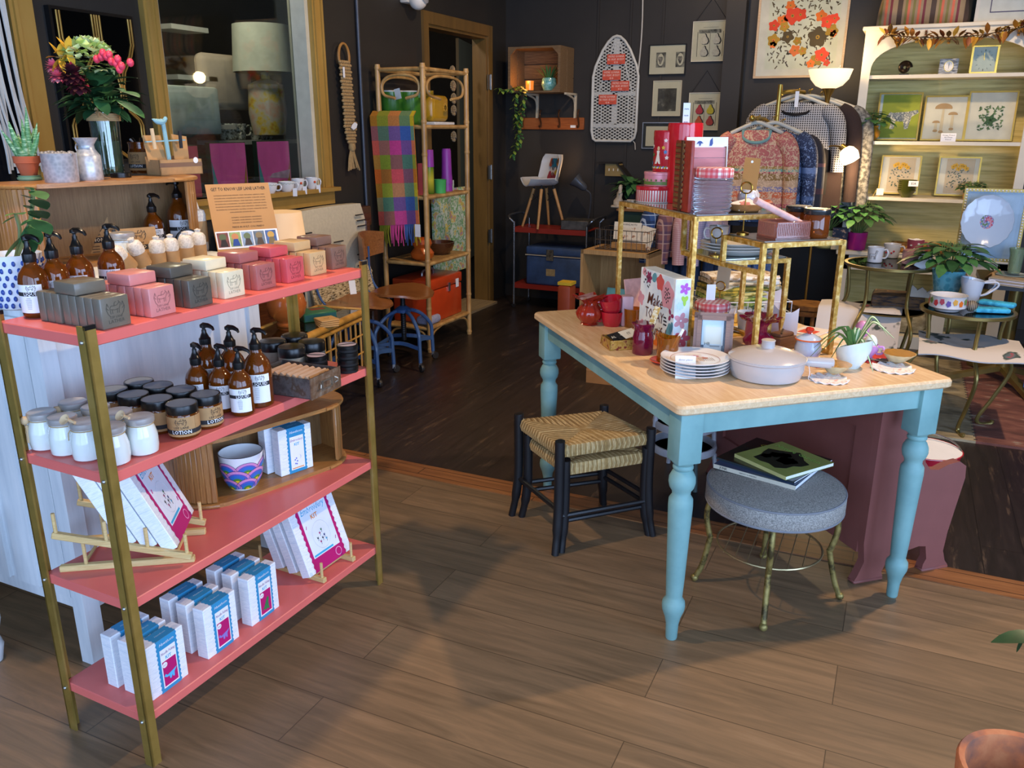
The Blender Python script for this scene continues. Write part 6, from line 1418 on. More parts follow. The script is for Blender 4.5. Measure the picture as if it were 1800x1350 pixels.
for i,(x,y)in enumerate(((322,217),(338,217),(355,216),(402,246),(418,246),(454,246),(467,246))):
 p=back(x,y,-4.38);cup('shelf_cup',('patterned cup on the back-room shelf, leftmost of three','patterned cup on the back-room shelf, middle of three','patterned cup on the back-room shelf, right one of three','patterned cup left of a pair above the pink canvas','patterned cup right of a pair above the pink canvas','small patterned cup above the second pink canvas, left','small patterned cup above the second pink canvas, right')[i],noisy('transfer_print' if i else 'transfer_print',[(.45,'#d9dcd6'),(.6,'#3c4a3c')],ns=60,rough=.2)if i==0 else bpy.data.materials['transfer_print'],.065,.11,p+V((0,0,.002)),R(10*i),None,foot=.8,group='patterned cups in the back room')
p=back(468,160,-4.1);t=thing('table_lamp','white drum lampshade on a painted base, seen through the inner window','lamp',(p.x,p.y,p.z-.3));m=M(mat('#c2cbc2',.7));m.lathe([(.21,.42),(.19,.72),(.185,.72),(.205,.42)],32);m.build('lamp_shade',t);m=M(noisy('painted_ceramic',[(.35,'#d6a58e'),(.5,'#c9c4b8'),(.6,'#d9c04a'),(.7,'#b04a3a')],ns=9,rough=.3));m.lathe([(.0,0),(.11,.01),(.13,.15),(.12,.34),(.03,.38),(.02,.5)],24);m.build('base',t)
p=back(405,150,-4.3);m=M(mat('#b9ada0',.8));m.rbox(-.1,-.24,-.16,.0,.24,.20,.05,3);o=m.build('cushion');tag(o,'pale grey cushion in the room behind the inner window','cushion');o.location=p
p=back(330,255,-4.2);m=M(mat('#b3c3c3',.7,var=.3,vs=6));m.rbox(-.05,-.35,.06,.0,.32,.36,.02,2);o=m.build('linen_stack');tag(o,'pale printed linen panel hanging in the back room','linen');o.location=p
CANE=noisy('cane',[(.3,'#9a7440'),(.5,'#b88f55'),(.7,'#cfa96c')],scale=(1,1,.4),ns=14,rough=.45,coat=.2)
fx,bx,ya,yb=-2.80,-3.13,4.68,5.25
t=thing('rattan_shelf','tall rattan shelf with bent cane arches by the doorway','shelf',(0,0,0));zs=[.172,.61,1.041,1.48];zT=1.825
for x,y in((fx,ya),(fx,yb),(bx,ya),(bx,yb)):
 m=M(CANE);m.tube([(x,y,0),(x,y,zT+.02)],.017,12)
 for z in(.02,.3,.62,1.05,1.3,1.5,zT):m.lathe([(.017,z-.012),(.0205,z),(.017,z+.012)],12,None,TR(x,y,0))
 m.build('post',t)
for z in zs+[zT]:
 m=M(CANE)
 for a,b in(((fx,ya),(fx,yb)),((fx,yb),(bx,yb)),((bx,yb),(bx,ya)),((bx,ya),(fx,ya))):m.tube([(*a,z-.012),(*b,z-.012)],.013,8)
 m.build('rails',t)
 if z!=zT:m=M(noisy('woven_cane',[(.4,'#8d6c3e'),(.6,'#b39057')],scale=(1,1,1),ns=50,rough=.6));m.box(bx,ya,z-.010,fx,yb,z);m.build('shelf_board',t)
def bend(m,ax,c0,c1,fixed,z,s,r=.009):
 f=lambda u,zz:(fixed,c0+(c1-c0)*u,zz)if ax=='y' else(c0+(c1-c0)*u,fixed,zz)
 m.tube(smoothpath([f(.38,z-.135*s),f(.12,z-.11*s),f(.1,z-.04*s),f(.3,z),f(.7,z),f(.9,z-.04*s),f(.88,z-.11*s),f(.62,z-.135*s)],5),r,8)
m=M(CANE)
bend(m,'x',bx,fx,ya,zT-.05,1);bend(m,'y',ya,yb,fx,zT-.05,1);bend(m,'y',ya,yb,bx,zT-.05,1)
for y0_,y1_ in((ya,ya+.16),(yb,yb-.16)):m.tube(smoothpath([(fx,y0_,.02),(fx,y0_+(y1_-y0_)*.3,.12),(fx,y1_,.155)],5),.008,7)
for x0_,x1_ in((fx,fx-.13),(bx,bx+.13)):m.tube(smoothpath([(x0_,ya,.02),(x0_+(x1_-x0_)*.3,ya,.12),(x1_,ya,.155)],5),.008,7)
m.build('bent_arches',t)
GC=[['#b9791f','#94962a','#c9803f','#6f8c5a','#c9b020'],['#9c5a58','#5f7c62','#7a5a92','#3f63a8','#6f9070'],['#d65c4a','#a5695a','#cc4488','#7d5594','#d8744c'],['#b98030','#8c9a2c','#94605a','#54806a','#9c9c30'],['#d8661f','#b3702c','#dd565c','#8a5a6a','#d07a22'],['#b9791f','#a3a832','#c98a5c','#6f9070','#c9b82a'],['#9c8a58','#5f8c6c','#7a5a96','#4266a8','#6f9070'],['#d65c4a','#a5695a','#d24c92','#7d5594','#d8744c']]
GM={}
t=thing('plaid_throw','fringed rainbow-checked wool throw draped over the side of the rattan shelf','blanket',(0,0,0))
p0,p1=PY(652,196,ya-.03),PY(728,196,ya-.03);q0,q1=PY(668,396,ya-.03),PY(741,393,ya-.03);edges=[0,.16,.42,.68,.92,1.0]
def tf(u,v):
 a=p0+(p1-p0)*u;b=q0+(q1-q0)*u
 k=a+(b-a)*v;k.y+=.010*sin(u*9+v*2)*v-.012+(.035*(1-v/.03)if v<.03 else 0);return k
m=M(mat('#888888'));eu=[0,.055,.11,.16,.25,.34,.42,.51,.60,.68,.76,.84,.92,.96,1.0]
def cellmat(i,j):
 u=(eu[i]+eu[i+1])/2;ci=sum(1 for e in edges[1:]if u>e-1e-6);c_=GC[min(7,int(j/3))][min(4,ci)];return mat(c_,.95,var=.10,vs=90,bump=.4,bs=260)
m.grid(14,24,lambda u,v:tf(eu[round(u*14)],v),None,True,cellmat,thick=.006);m.build('cloth',t)
for k,(c_,u0,u1)in enumerate((('#8a8c22',0,.3),('#c8478a',.3,.6),('#4a6ca8',.6,.85),('#b9a020',.85,1.0))):
 m=M(mat(c_,.95));n=int((u1-u0)*34)
 for i in range(n):u=u0+(u1-u0)*(i+.5)/n;a=tf(u,1);m.tube([a,a+V((.006*sin(i*3),-.004,-.05)),a+V((.008*sin(i*5),0,-.10-.02*(i%3)))],[.0045,.005,.003],5)
 m.build('fringe',t)
m=M(WHITE);a=tf(.95,1);m.box(a.x-.01,a.y-.02,a.z-.08,a.x+.03,a.y-.018,a.z);m.build('price_tag',t)
GRN=mat('#3f7a24',.3,coat=.3)
for i,(x,y,dy)in enumerate(((690,195,.14),(722,195,.22))):
 p=PY(x,y,ya+dy);t=thing('ice_bucket',('green enamel pitcher with white rim, left of two on the rattan shelf','green enamel pitcher with spout, right of two on the rattan shelf')[i],'pitcher',(p.x,p.y,zs[3]),0,'green pitchers');m=M(GRN);m.lathe([(.068,0),(.070,.004),(.080,.205)],28);m.tube(smoothpath([(-.074,0,.18),(-.115,0,.17),(-.115,0,.08),(-.07,0,.05)],5),.008,8)
 if i:m.prism([(.07,-.025),(.115,0),(.07,.025)],.17,.205)
 m.build('pitcher',t);m=M(mat('#e2e4dc',.3));m.lathe([(.080,.204),(.083,.210),(.079,.213),(.074,.205),(0,.20)],28);m.build('rim',t)
m=M(mat('#dcdcd4',.6));p=PY(699,165,ya+.05);m.T=TR(p.x,p.y,p.z,0,R(-12));m.box(-.022,0,-.032,.022,.002,.032);tag(m.build('price_tag'),'white price tag hanging before the green pitchers','tag')
YEL=mat('#b58a1e',.3,coat=.3);p=PX(767,215,-2.93);t=thing('toaster_canteen','mustard yellow canister with cap and embossed flower on the rattan shelf','canister',(-2.95,p.y,zs[3]+.022));m=M(YEL);m.rbox(-.06,-.115,0,.06,.115,.17,.035,4);m.lathe([(.032,.168),(.034,.172),(.034,.195),(.0,.196)],20,None,TR(0,-.06,0));m.build('body',t);m=M(mat('#c79a3a',.3));petals(m,0,0,.03,8,None,.003);m.T=TR(.061,.05,.09,R(90),0,R(90));m.v=[];m.f=[];m.mi=[];m.sm=[];petals(m,0,0,.03,8,None,.003);m.build('embossed_flower',t)
m=M(mat('#dde0e0',.4));m.rbox(-3.03,p.y-.14,zs[3],-2.86,p.y+.13,zs[3]+.02,.004,1);tag(m.build('white_tray'),'white tray under the mustard canister','tray')
PUR=mat('#8f3a9e',.35)
def onshelf(x,y,z,dx=0.0):q=P(x,y,z)if z<CAM_H-.2 else None;return q
def shp(x,X,z):q=PX(x,300,X);return V((X,q.y,z))
z=zs[2]
t=thing('thermos_flask','green and yellow thermos flask with purple cup on the rattan shelf','flask',shp(754,-2.88,z));m=M(bands('thermos_fade','z',0,.18,[(0,'#3f6a1c'),(.5,'#d0c43a'),(1,'#4a7a1c')],.25,interp='LINEAR'));m.lathe([(.030,0),(.032,.003),(.032,.18),(.028,.182)],24);m.build('body',t);m=M(PUR);m.lathe([(.034,.175),(.032,.28),(.030,.284),(0,.284)],24);m.build('cup_lid',t)
t=M(mat('#c8565a',.5)).box(-.02,-.022,0,.02,.022,.20)
for i in range(4):t.lathe([(.010,0),(0,.0008)],12,mat('#3fa0b0',.5),TR(.0205,0,.03+.048*i,0,R(90)))
o=t.build('dotted_box');tag(o,'narrow coral box with turquoise dots beside the thermos','box');o.location=shp(742,-2.88,z)
m=M(PUR);m.lathe([(.040,0),(.036,.125),(.032,.27),(.028,.285),(0,.285)],24);m.lathe([(.042,.05),(.037,.11)],24);o=m.build('tumbler_stack');tag(o,'tall stack of purple plastic tumblers on the rattan shelf','tumblers');o.location=shp(785,-2.90,z)
m=M(mat('#4cae5c',.35));m.lathe([(.038,0),(.042,.085),(.044,.09),(.040,.088),(.036,.01),(0,.008)],24);o=m.build('plastic_cup');tag(o,'light green plastic cup in front of the purple tumblers','cup');o.location=shp(773,-2.85,z)
FLOR=noisy('floral_fabric',[(.40,'#c9d6c6'),(.47,'#5f9a4a'),(.52,'#c9d2cc'),(.58,'#c9c23a'),(.64,'#c98a8a'),(.7,'#6f9ac0')],ns=13,detail=3,rough=.8)
a,b=PX(760,345,-3.08),PX(818,345,-3.08);m=M(FLOR);m.box(-3.09,a.y,.40,-3.075,b.y,1.03);tag(m.build('floral_panel'),'bright floral fabric-covered board standing behind the rattan shelves','board')
m=M(FLOR);p=V((-2.92,5.17,z));m.box(p.x-.05,p.y-.05,z,p.x+.03,p.y+.05,z+.07);tag(m.build('floral_box'),'small floral covered box at the right of the tumbler shelf','box')
for x in(724,740):pass
z=zs[1];t=M(mat('#bf5a1e',.25,coat=.4));t.lathe([(.05,0),(.075,.02),(.08,.05),(.06,.075),(.055,.085),(.068,.11),(.06,.14),(.04,.15),(0,.152)],28);o=t.build('ceramic_jar');tag(o,'orange ceramic double gourd jar on the rattan shelf','jar');o.location=shp(738,-2.90,z)
t=M(wood('#3c2012','#5f3720','x',5,.2,coat=.5));t.lathe([(0,.004),(.06,0),(.09,.03),(.105,.085),(.10,.086),(.085,.03),(0,.012)],30);o=t.build('wooden_bowl');tag(o,'dark glossy wooden bowl beside the orange gourd jar','bowl');o.location=shp(770,-2.93,z)
z=zs[0];t=thing('cool_box','orange vinyl cool box on the bottom of the rattan shelf','cooler',(-2.985,4.985,z));ORV=mat('#c3431c',.35,coat=.2)
m=M(ORV);m.rbox(-.15,-.225,0,.15,.225,.225,.012,2);m.build('body',t);m=M(ORV);m.rbox(-.153,-.228,.228,.153,.228,.30,.012,2);m.build('lid',t);m=M(STEEL);m.tube(smoothpath([(0,-.08,.30),(0,-.06,.335),(0,.06,.335),(0,.08,.30)],4),.008,8);m.box(.152,.02,.19,.158,.045,.25);m.box(.153,.13,.20,.155,.17,.26,WHITE);m.build('handle',t)
m=M(mat('#9da3c0',.9,var=.2,vs=40));m.rbox(-.06,-.08,0,.06,.08,.06,.025,3);o=m.build('folded_towel');tag(o,'folded pale blue towel in front of the orange cool box','towel');o.location=(-2.87,4.79,z)
for i,(x,y)in enumerate(((795,125),(796,151),(797,173),(797,194),(797,240))):
 p=PX(x,y,XW-.14);m=M(noisy('trivet_glaze',[(.42,'#2a3246'),(.5,'#b9ac8a'),(.6,'#5a4a34')],ns=70,rough=.3)if i==0 else bpy.data.materials['trivet_glaze']);m.lathe([(.042,0),(.042,.006),(.03,.0065),(.028,.005),(0,.006)],22,None,TR(0,0,0,0,R(90)));o=m.build('hanging_trivet');tag(o,'round patterned trivet hanging in the doorway, %s from the top'%('first','second','third','fourth','fifth')[i],'trivet','trivets strung in the doorway');o.location=p
DKW=wood('#3f2213','#6a3e22','y',2,.35,coat=.3)
t=thing('carved_bench','dark carved wooden bench back along the left wall behind the swivel chairs','bench',(0,0,0));bxx=-3.13
m=M(DKW);m.rbox(bxx-.03,3.2,.86,bxx+.03,4.50,.985,.012,2);m.box(bxx-.015,3.2,.38,bxx+.015,4.45,.88);m.build('back',t);m=M(DKW);m.box(bxx-.05,3.2,.33,bxx+.10,4.45,.375);m.build('seat',t)
for y in(3.25,4.42):m=M(DKW);m.rbox(bxx-.05,y-.03,0,bxx+.08,y+.03,.36,.01,1);m.lathe([(.03,.36),(.035,.5),(.022,.62),(.034,.75),(.03,.9)],14,None,TR(bxx+.03,y,0));m.build('post',t)
CRM=mat('#c9c0a6',.9,var=.06,vs=60,bump=.3,bs=220)
p0,p1=PX(527,380,bxx+.05),PX(640,372,bxx+.05)
t=thing('cotton_throw','cream woven throw with short black stripes hung over the bench back','blanket',(0,0,0));m=M(CRM)
m.grid(10,14,lambda u,v:(bxx+.045+.01*sin(u*8)*v,p0.y+(p1.y-p0.y)*u,1.0-.58*v+.008*sin(u*3))if v>.1 else(bxx-.04+.85*v,p0.y+(p1.y-p0.y)*u,1.0+.008*sin(u*3)+.01*(.1-v)*10*v*10),None,thick=.006);m.build('cloth',t);m=M(INK)
for i,(u,v,w)in enumerate([(.22,.28+.02*k,.16-.04*abs(k-3)/3*(1 if k%2 else 0))for k in range(7)]+[(.45,.34,.14),(.82,.10,.12),(.84,.16,.14),(.85,.22,.14),(.82,.52,.06),(.84,.58,.16),(.82,.64,.06),(.04,.2,.08),(.04,.3,.06),(.04,.4,.06),(.2,.8,.2),(.6,.85,.1)]):
 y=p0.y+(p1.y-p0.y)*u;m.box(bxx+.060,y,1.0-.58*v,bxx+.070,y+(p1.y-p0.y)*w,1.0-.58*v+.006)
m.build('black_stripes',t)
STRAW=noisy('straw_weave',[(.38,'#2b241b'),(.45,'#a58f66'),(.6,'#cdbb94')],scale=(1,1.5,6),ns=26,rough=.9,bump=.5)
a,b=PX(548,505,-3.04),PX(655,500,-3.04);m=M(STRAW);m.grid(10,6,lambda u,v:(-3.06+.04*v,a.y+(b.y-a.y)*u,.62-.2*v),None,thick=.01)
for i in range(26):y=a.y+(b.y-a.y)*i/25;m.tube([(-3.06,y,.62),(-3.04,y+.004,.58)],.003,4)
o=m.build('straw_mat');tag(o,'fringed straw mat with dark stitching propped on the bench seat','mat')
m=M(WHITE);p=PX(620,505,-2.86);m.T=TR(p.x,p.y,p.z,R(-12),0,R(60));m.box(-.02,0,-.04,.02,.002,.04);tag(m.build('price_tag'),'white price tag tied to the straw mat','tag')
SEATW=wood('#7a4a24','#9c6434','x',2,.35,coat=.4);BLUE=mat('#3f6194',.4,var=.06,coat=.2)
def swivel(label,c,zs_,rz,ang0):
 t=thing('swivel_chair',label,'chair',c,rz,'industrial swivel chairs')
 m=M(SEATW);m.grid(16,12,lambda u,v:(lambda a,r:(.20*r*cos(a)*1.0,.22*r*sin(a),zs_+.018*(abs(sin(a))*r)**2-.012*r*r*(1 if cos(a)>.5 else 0)))(2*PI*u,v),None,True,thick=-.014);m.build('seat',t)
 m=M(SEATW);m.grid(10,6,lambda u,v:(-.20+.05*(1-(2*u-1)**2)*-1+.03*(2*u-1)**2,(u-.5)*.36*(1-.12*(1-v)),zs_+.20+.17*v-.02*(2*u-1)**2*(1 if v>.5 else-1)),None,True,thick=.012);m.build('backrest',t)
 for s in(-1,1):m=M(BLUE);m.tube(smoothpath([(-.05,.05*s,zs_-.03),(-.18,.07*s,zs_-.01),(-.235,.07*s,zs_+.1),(-.235,.06*s,zs_+.27)],5),.007,8);m.build('back_support',t)
 m=M(mat('#33363a',.4,.7));m.cyl(0,0,.16,zs_-.02,.016,14)
 for i in range(14):m.lathe([(.016,.20+i*.014),(.0185,.207+i*.014),(.016,.214+i*.014)],12)
 m.build('screw_column',t)
 m=M(BLUE);m.lathe([(.05,zs_-.13),(.052,zs_-.11),(.02,zs_-.09)],18);m.build('hub',t)
 r=.205
 for k in range(4):
  a=ang0+k*PI/2;u=V((cos(a),sin(a),0));m=M(BLUE);m.tube(smoothpath([u*.03+V((0,0,zs_-.115)),u*.12+V((0,0,zs_-.15)),u*(r-.01)+V((0,0,zs_-.23)),u*r+V((0,0,.16)),u*(r+.005)+V((0,0,.055))],5),.012,8);lg=m.build('leg',t)
  m=M(mat('#2b2b2d',.4));m.lathe([(.022,-.010),(.024,-.006),(.024,.006),(.022,.010)],16,None,TR(*(u*(r+.02)+V((0,0,.024))),R(90),0,a));m.box(-.008,-.008,0,.008,.008,.03,STEEL,TR(*(u*(r+.005)+V((0,0,.028)))));m.build('caster',lg)
 for k in range(4):
  a0,a1=ang0+k*PI/2,ang0+(k+1)*PI/2;m=M(BLUE);p0,p1=V((r*cos(a0),r*sin(a0),.145)),V((r*cos(a1),r*sin(a1),.145));md=(p0+p1)*.5*.72;md.z=.165;pts=smoothpath([p0,md,p1],5)
  for q0,q1 in zip(pts,pts[1:]):m.bar(q0,q1,.006,.024)
  m.build('stretcher',t)
 return t
swivel('blue-framed swivel chair with wooden seat, the one nearer the rattan shelf',V((-2.80,4.36,0)),.475,R(14),R(-44))
swivel('blue-framed swivel chair whose seat shows behind the coral shelf post',V((-2.86,3.98,0)),.475,R(30),R(-60))
BAM=noisy('bamboo',[(.3,'#9c6f2a'),(.5,'#c08d3c'),(.7,'#d2a455')],scale=(1,1,.5),ns=10,rough=.4,coat=.3)
c0=V((-2.72,3.30,0));zt=.494;rz=R(8);t=thing('bamboo_table','bamboo side table with glass top and lattice sides, behind the coral shelf','table',c0,rz);w,d=.145,.40
C4=[(w,d-.02),(-w,d-.02),(-w,-d),(w,-d)]
for x,y in C4:m=M(BAM);m.tube([(x,y,0),(x,y,zt)],.016,10);m.lathe([(.016,.2),(.019,.21),(.016,.22)],10,None,TR(x,y,0));m.build('leg',t)
for z,nm in((zt,'top_frame'),(zt-.035,'under_frame'),(.16,'lower_frame')):
 m=M(BAM)
 for a,b in zip(C4,C4[1:]+C4[:1]):m.tube([(*a,z),(*b,z)],.019 if nm=='top_frame' else .011,10)
 m.build(nm,t)
m=M(pane_mat('table_glass','#b9c4c0',.12));m.box(-w,-d,zt+.006,w,d-.02,zt+.012);m.build('glass_top',t)
m=M(BAM)
for i in range(13):y=-d+(2*d-.02)*(i+1)/14;m.tube([(w,y,.16),(w,y,zt-.03)],.006,6)
for z in(.27,.37):m.tube([(w,-d,z),(w,d-.02,z)],.005,6)
for i in range(4):x=-w+2*w*(i+1)/5;m.tube([(x,d-.02,.16),(x,d-.02,zt-.03)],.006,6)
m.build('lattice',t)
zg=zt+.012;p=P(470,558,zg);t=thing('ceramic_lamp','lit table lamp with pleated cream shade and round orange ceramic base on the bamboo table','lamp',(-2.76,3.22,zg));q=V((-2.76,3.22,0));zsb,zst=H(q.x,q.y,448),H(q.x,q.y,372)
m=M(mat('#b0602a',.2,coat=.5));m.lathe([(0,0),(.055,0),(.058,.01),(.05,.02),(.09,.06),(.10,.11),(.085,.16),(.04,.20),(.03,.22),(.012,.23),(.012,zsb-zg+.05)],30);m.build('base',t)
m=M(mat('#d8c0a0',.8,emit=.55,ecol='#e0a868',var=.05));m.lathe([(.125,zsb-zg),(.105,zst-zg)],48,mod=lambda r,z,a:(r*(1+.012*sin(a*40)),z));m.build('lamp_shade',t)
bulb('table_lamp_bulb',(q.x,q.y,(zsb+zst)/2),5,'#ffb870',.03)
m=M(mat('#2f6a4a',.4));m.rbox(-.09,-.07,0,.09,.07,.045,.004,1);m.box(-.085,-.072,.008,.085,-.069,.037,mat('#1f5a5c',.5));m.box(-.02,.0,.045,.06,.05,.0455,mat('#7a3a1c',.5));o=m.build('game_box');tag(o,'green game box on the bamboo table','box');p=P(555,560,zg);o.location=p;o.rotation_euler=(0,0,R(60))
m=M(mat('#7a86b0',.1,trans=.4,var=.3,vs=30));m.lathe([(.03,0),(.036,.01),(.036,.05),(.034,.05),(.03,.01),(0,.008)],22);o=m.build('bead_dish');tag(o,'small glass dish of beads beside the lamp on the bamboo table','dish');o.location=P(512,545,zg)+V((0,0,.046))
CO=wood('#b58a52','#d0a86c','x',5,.6)
for i in range(4):m=M(CO);m.rbox(-.05,-.05,0,.05,.05,.009,.003,1);m.text('leaf',.02,INK,TR(0,0,.0095),.2)if i==3 else 0;o=m.build('wood_coaster');tag(o,'wooden coaster, %s of the stack on the bamboo table'%('bottom','second from bottom','second from top','top printed one')[i],'coaster','wooden coasters');o.location=P(575,572,zg)+V((0,0,.0095*i));o.rotation_euler=(0,0,R(50+4*i))
m=M(WHITE);p=PX(619,635,-2.53);m.T=TR(p.x,p.y,p.z,0,R(15),R(50));m.box(-.014,0,-.035,.014,.002,.03);tag(m.build('price_tag'),'white price tag on a string at the bamboo table leg','tag')
p=PX(735,-2,XW+.09);t=thing('security_light','white dome sensor light at the top of the black wall','light',(XW,p.y,p.z));m=M(mat('#c9c6be',.4));m.rbox(0,-.09,-.03,.06,.07,.10,.01,2);m.build('housing',t);m=M(mat('#dcd9d2',.3));m.ball(.10,-.02,-.01,.062,None,20);m.lathe([(.045,.055),(.03,.062),(0,.063)],18,mat('#8f9298',.3),TR(.10,-.02,-.01,0,R(70)));m.build('dome',t)
# back wall
def bw_(x,y,d=0.0):return PY(x,y,YB-d)
CR=wood('#4f3d28','#846a48','x',3,.75,c3='#6b5438');D_=.30;YF=YB-D_
a,b=PY(893,83,YF),PY(984,162,YF);L,h=b.x-a.x,a.z-b.z
t=thing('wooden_crate','weathered wooden crate mounted on its side as a shelf on the black wall','shelf',(a.x,YF,b.z))
m=M(CR)
for z in(0,h-.014):m.box(0,0,z,L,D_-.02,z+.014)
m.build('side_boards',t)
for x in(0,L-.02):
 for q0,q1 in((0,D_*.45),(D_*.5,D_-.02)):m=M(CR);m.box(x,q0,.014,x+.02,q1,h-.014);m.build('end_board',t);m=M(CR)
for i in range(3):m.box(0,D_-.018,i*h/3+.003,L,D_-.005,(i+1)*h/3-.003)
m.build('bottom_boards',t);m=M(CR)
for x,sx in((.02,1),(L-.02,-1)):
 for z,sz in((.014,1),(h-.014,-1)):m.prism([(x,z),(x+.05*sx,z),(x,z+.05*sz)][::sx*sz],.0,.02,None,TR(0,.02,0,R(90)))
m.build('corner_blocks',t)
crz=b.z
for x in(933,1001):p=PY(x,170,YF+.15);m=M(mat('#b9b09a',.5));m.bar((p.x,YF+.06,crz-.008),(p.x,YB-.012,crz-.008),.02,.016);m.bar((p.x,YB-.012,crz),(p.x,YB-.012,crz-.21),.02,.018);m.tube(smoothpath([(p.x,YF+.10,crz-.014),(p.x,YB-.05,crz-.05),(p.x,YB-.018,crz-.14)],5),.008,6);o=m.build('shelf_bracket');tag(o,'cream iron bracket under the crate shelf, %s one'%('doorway side' if x<950 else 'ironing board side'),'bracket','crate brackets')
p=PY(965,150,YF+.12);t=thing('potted_succulent','spiky green succulent in a turquoise crackle pot inside the crate','plant',(p.x,YF+.12,crz+.014));m=M(noisy('crackle_glaze',[(.4,'#4f9a98'),(.6,'#8cc4bd')],ns=60,rough=.2,coat=.5));m.lathe([(.035,0),(.045,.005),(.062,.05),(.058,.085),(.053,.10),(.050,.095),(0,.08)],26);m.build('pot',t);m=M(LEAFG)
for i in range(22):a_=i*2.4;leaf(m,(.02*cos(a_),.02*sin(a_),.085),(cos(a_)*(.3+i*.03),sin(a_)*(.3+i*.03),1),.13,.014,.4,None,.2,4)
m.build('foliage',t)
p=PY(931,155,YF+.10);t=thing('candle_lantern','lit amber glass candle holder on a gold dish inside the crate','candle holder',(p.x,YF+.10,crz+.014));m=M(BRS);m.lathe([(.05,0),(.07,.006),(.05,.004),(0,.004)],22);m.build('dish',t);m=M(mat('#a3602a',.1,trans=.5,var=0,emit=.5,ecol='#ff9a40'));m.lathe([(.032,.006),(.034,.08),(.031,.08),(.03,.01)],20);m.build('glass',t);m=M(mat('#ffd9a0',.5,emit=9,ecol='#ffb050'));m.ball(0,0,.03,.010,None,8,1.4);m.build('flame',t);bulb('candle_glow',(p.x,YF+.04,crz+.09),1.2,'#ffa850',.02)
t=thing('trailing_vine','trailing pothos vine spilling from the left of the crate over the coat rack','plant',(0,0,0));m=M(mat('#5f6a34',.6));l=M(LEAFG)
for pts in(((920,152),(908,165),(905,195),(912,215),(908,250),(900,275)),((918,150),(900,155),(885,158),(877,155)),((922,152),(920,175),(917,200),(910,225)),((915,190),(908,212),(915,240),(907,262))):
 w_=smoothpath([PY(x,y,YF-.02+.03*(i%2))for i,(x,y)in enumerate(pts)],5);m.tube(w_,.0025,5)
 for i,q in enumerate(w_[1:]):
  for s in(0,1):leaf(l,q,(cos(i*2.1+s*3),-.5,.3*sin(i)-.3),.05,.028,.5,(LEAFG,LEAFD,LEAFY)[(i+s)%3],.15,3)
m.build('stems',t);l.build('leaves',t)
a,b=bw_(913,207,.02),bw_(1026,228,.02);t=thing('coat_rack','orange-brown wooden coat rack with four double hooks below the crate','coat rack',(a.x,YB,b.z));L,h=b.x-a.x,a.z-b.z
m=M(wood('#7d3f17','#a35c28','x',3,.45));m.rbox(0,-.022,0,L,0,h,.004,1);m.box(L*.8,-.024,.015,L*.88,-.022,.035,WHITE);m.build('rail',t)
for i in range(4):x=L*(.06+.29*i);m=M(mat('#6b4a34',.35,.7));m.tube(smoothpath([(x,-.025,.02),(x,-.03,h*.6),(x,-.06,h+.02),(x,-.05,h+.05),(x,-.035,h+.06)],4),.007,7);m.tube(smoothpath([(x,-.025,.06),(x,-.05,.02),(x,-.07,.03)],4),.006,6);m.build('hook',t)
a,b=bw_(1045,65,.03),bw_(1117,248,.03);L,h=b.x-a.x,a.z-b.z;t=thing('ironing_board','white expanded-metal ironing board top hung on the black wall with four orange stickers','ironing board',(a.x,YB-.03,b.z))
hw=[(0,.5),(0,.62),(.05,.72),(.2,.87),(.32,.95),(.42,.99),(.5,1),(.58,.99),(.68,.95),(.8,.87),(.95,.72),(1,.62),(1,.5)];OUT=[(.02,.06),(.0,.1)]+hw+[(1.0,.1),(.97,.03),(.9,.0),(.1,0),(.04,.02)]
pl=[(u*L,v*h)for u,v in OUT];IW=mat('#c3c5bf',.45)
m=M(perforated('expanded_metal','#b9bbb5',30,.34));m.poly([(x,0,z)for x,z in pl]);m.build('mesh_top',t);m=M(IW);m.tube([(x,-.004,z)for x,z in pl],.011,8,closed=True);m.build('rim',t)
m=M(IW);m.box(L*.44,.004,h*.16,L*.56,.010,h*.98);m.box(0,.004,h*.44,L,.010,h*.475);m.box(0,.004,h*.13,L,.010,h*.17);m.tube([(L*.12,.008,h*.45),(L*.44,.008,h*.95)],.006,6);m.tube([(L*.88,.008,h*.45),(L*.56,.008,h*.95)],.006,6);m.tube([(L*.2,.008,h*.17),(L*.2,.008,h*.44)],.005,6);m.tube([(L*.8,.008,h*.17),(L*.8,.008,h*.44)],.005,6);m.build('brace',t)
OS=mat('#c9503a',.6)
for i,(x,y)in enumerate(((1083,104),(1075,132),(1090,151),(1068,175))):
 p=PY(x,y,YB-.045);m=M(OS);m.box(-.075,-.001,-.037,.075,.001,.037);CW=mat('#ecd9cc',.6);m.text("WE'RE GONNA",.022,CW,TR(0,-.0016,.020,R(90)),fit=.13);m.text('BE OKAY, BUDDY',.022,CW,TR(0,-.0016,-.002,R(90)),fit=.135);m.text('C O',.018,CW,TR(0,-.0016,-.024,R(90)),bold=.02)
 for s in(-1,1):m.bar((s*.025,-.0014,-.024),(s*.05,-.0014,-.024),.005,.001,mat('#4a5a44',.6))
 o=m.build('orange_sticker');tag(o,"orange sticker reading WE'RE GONNA BE OKAY, BUDDY, %s on the ironing board"%('highest','second highest','third from the top','lowest')[i],'sticker','orange stickers');o.location=p
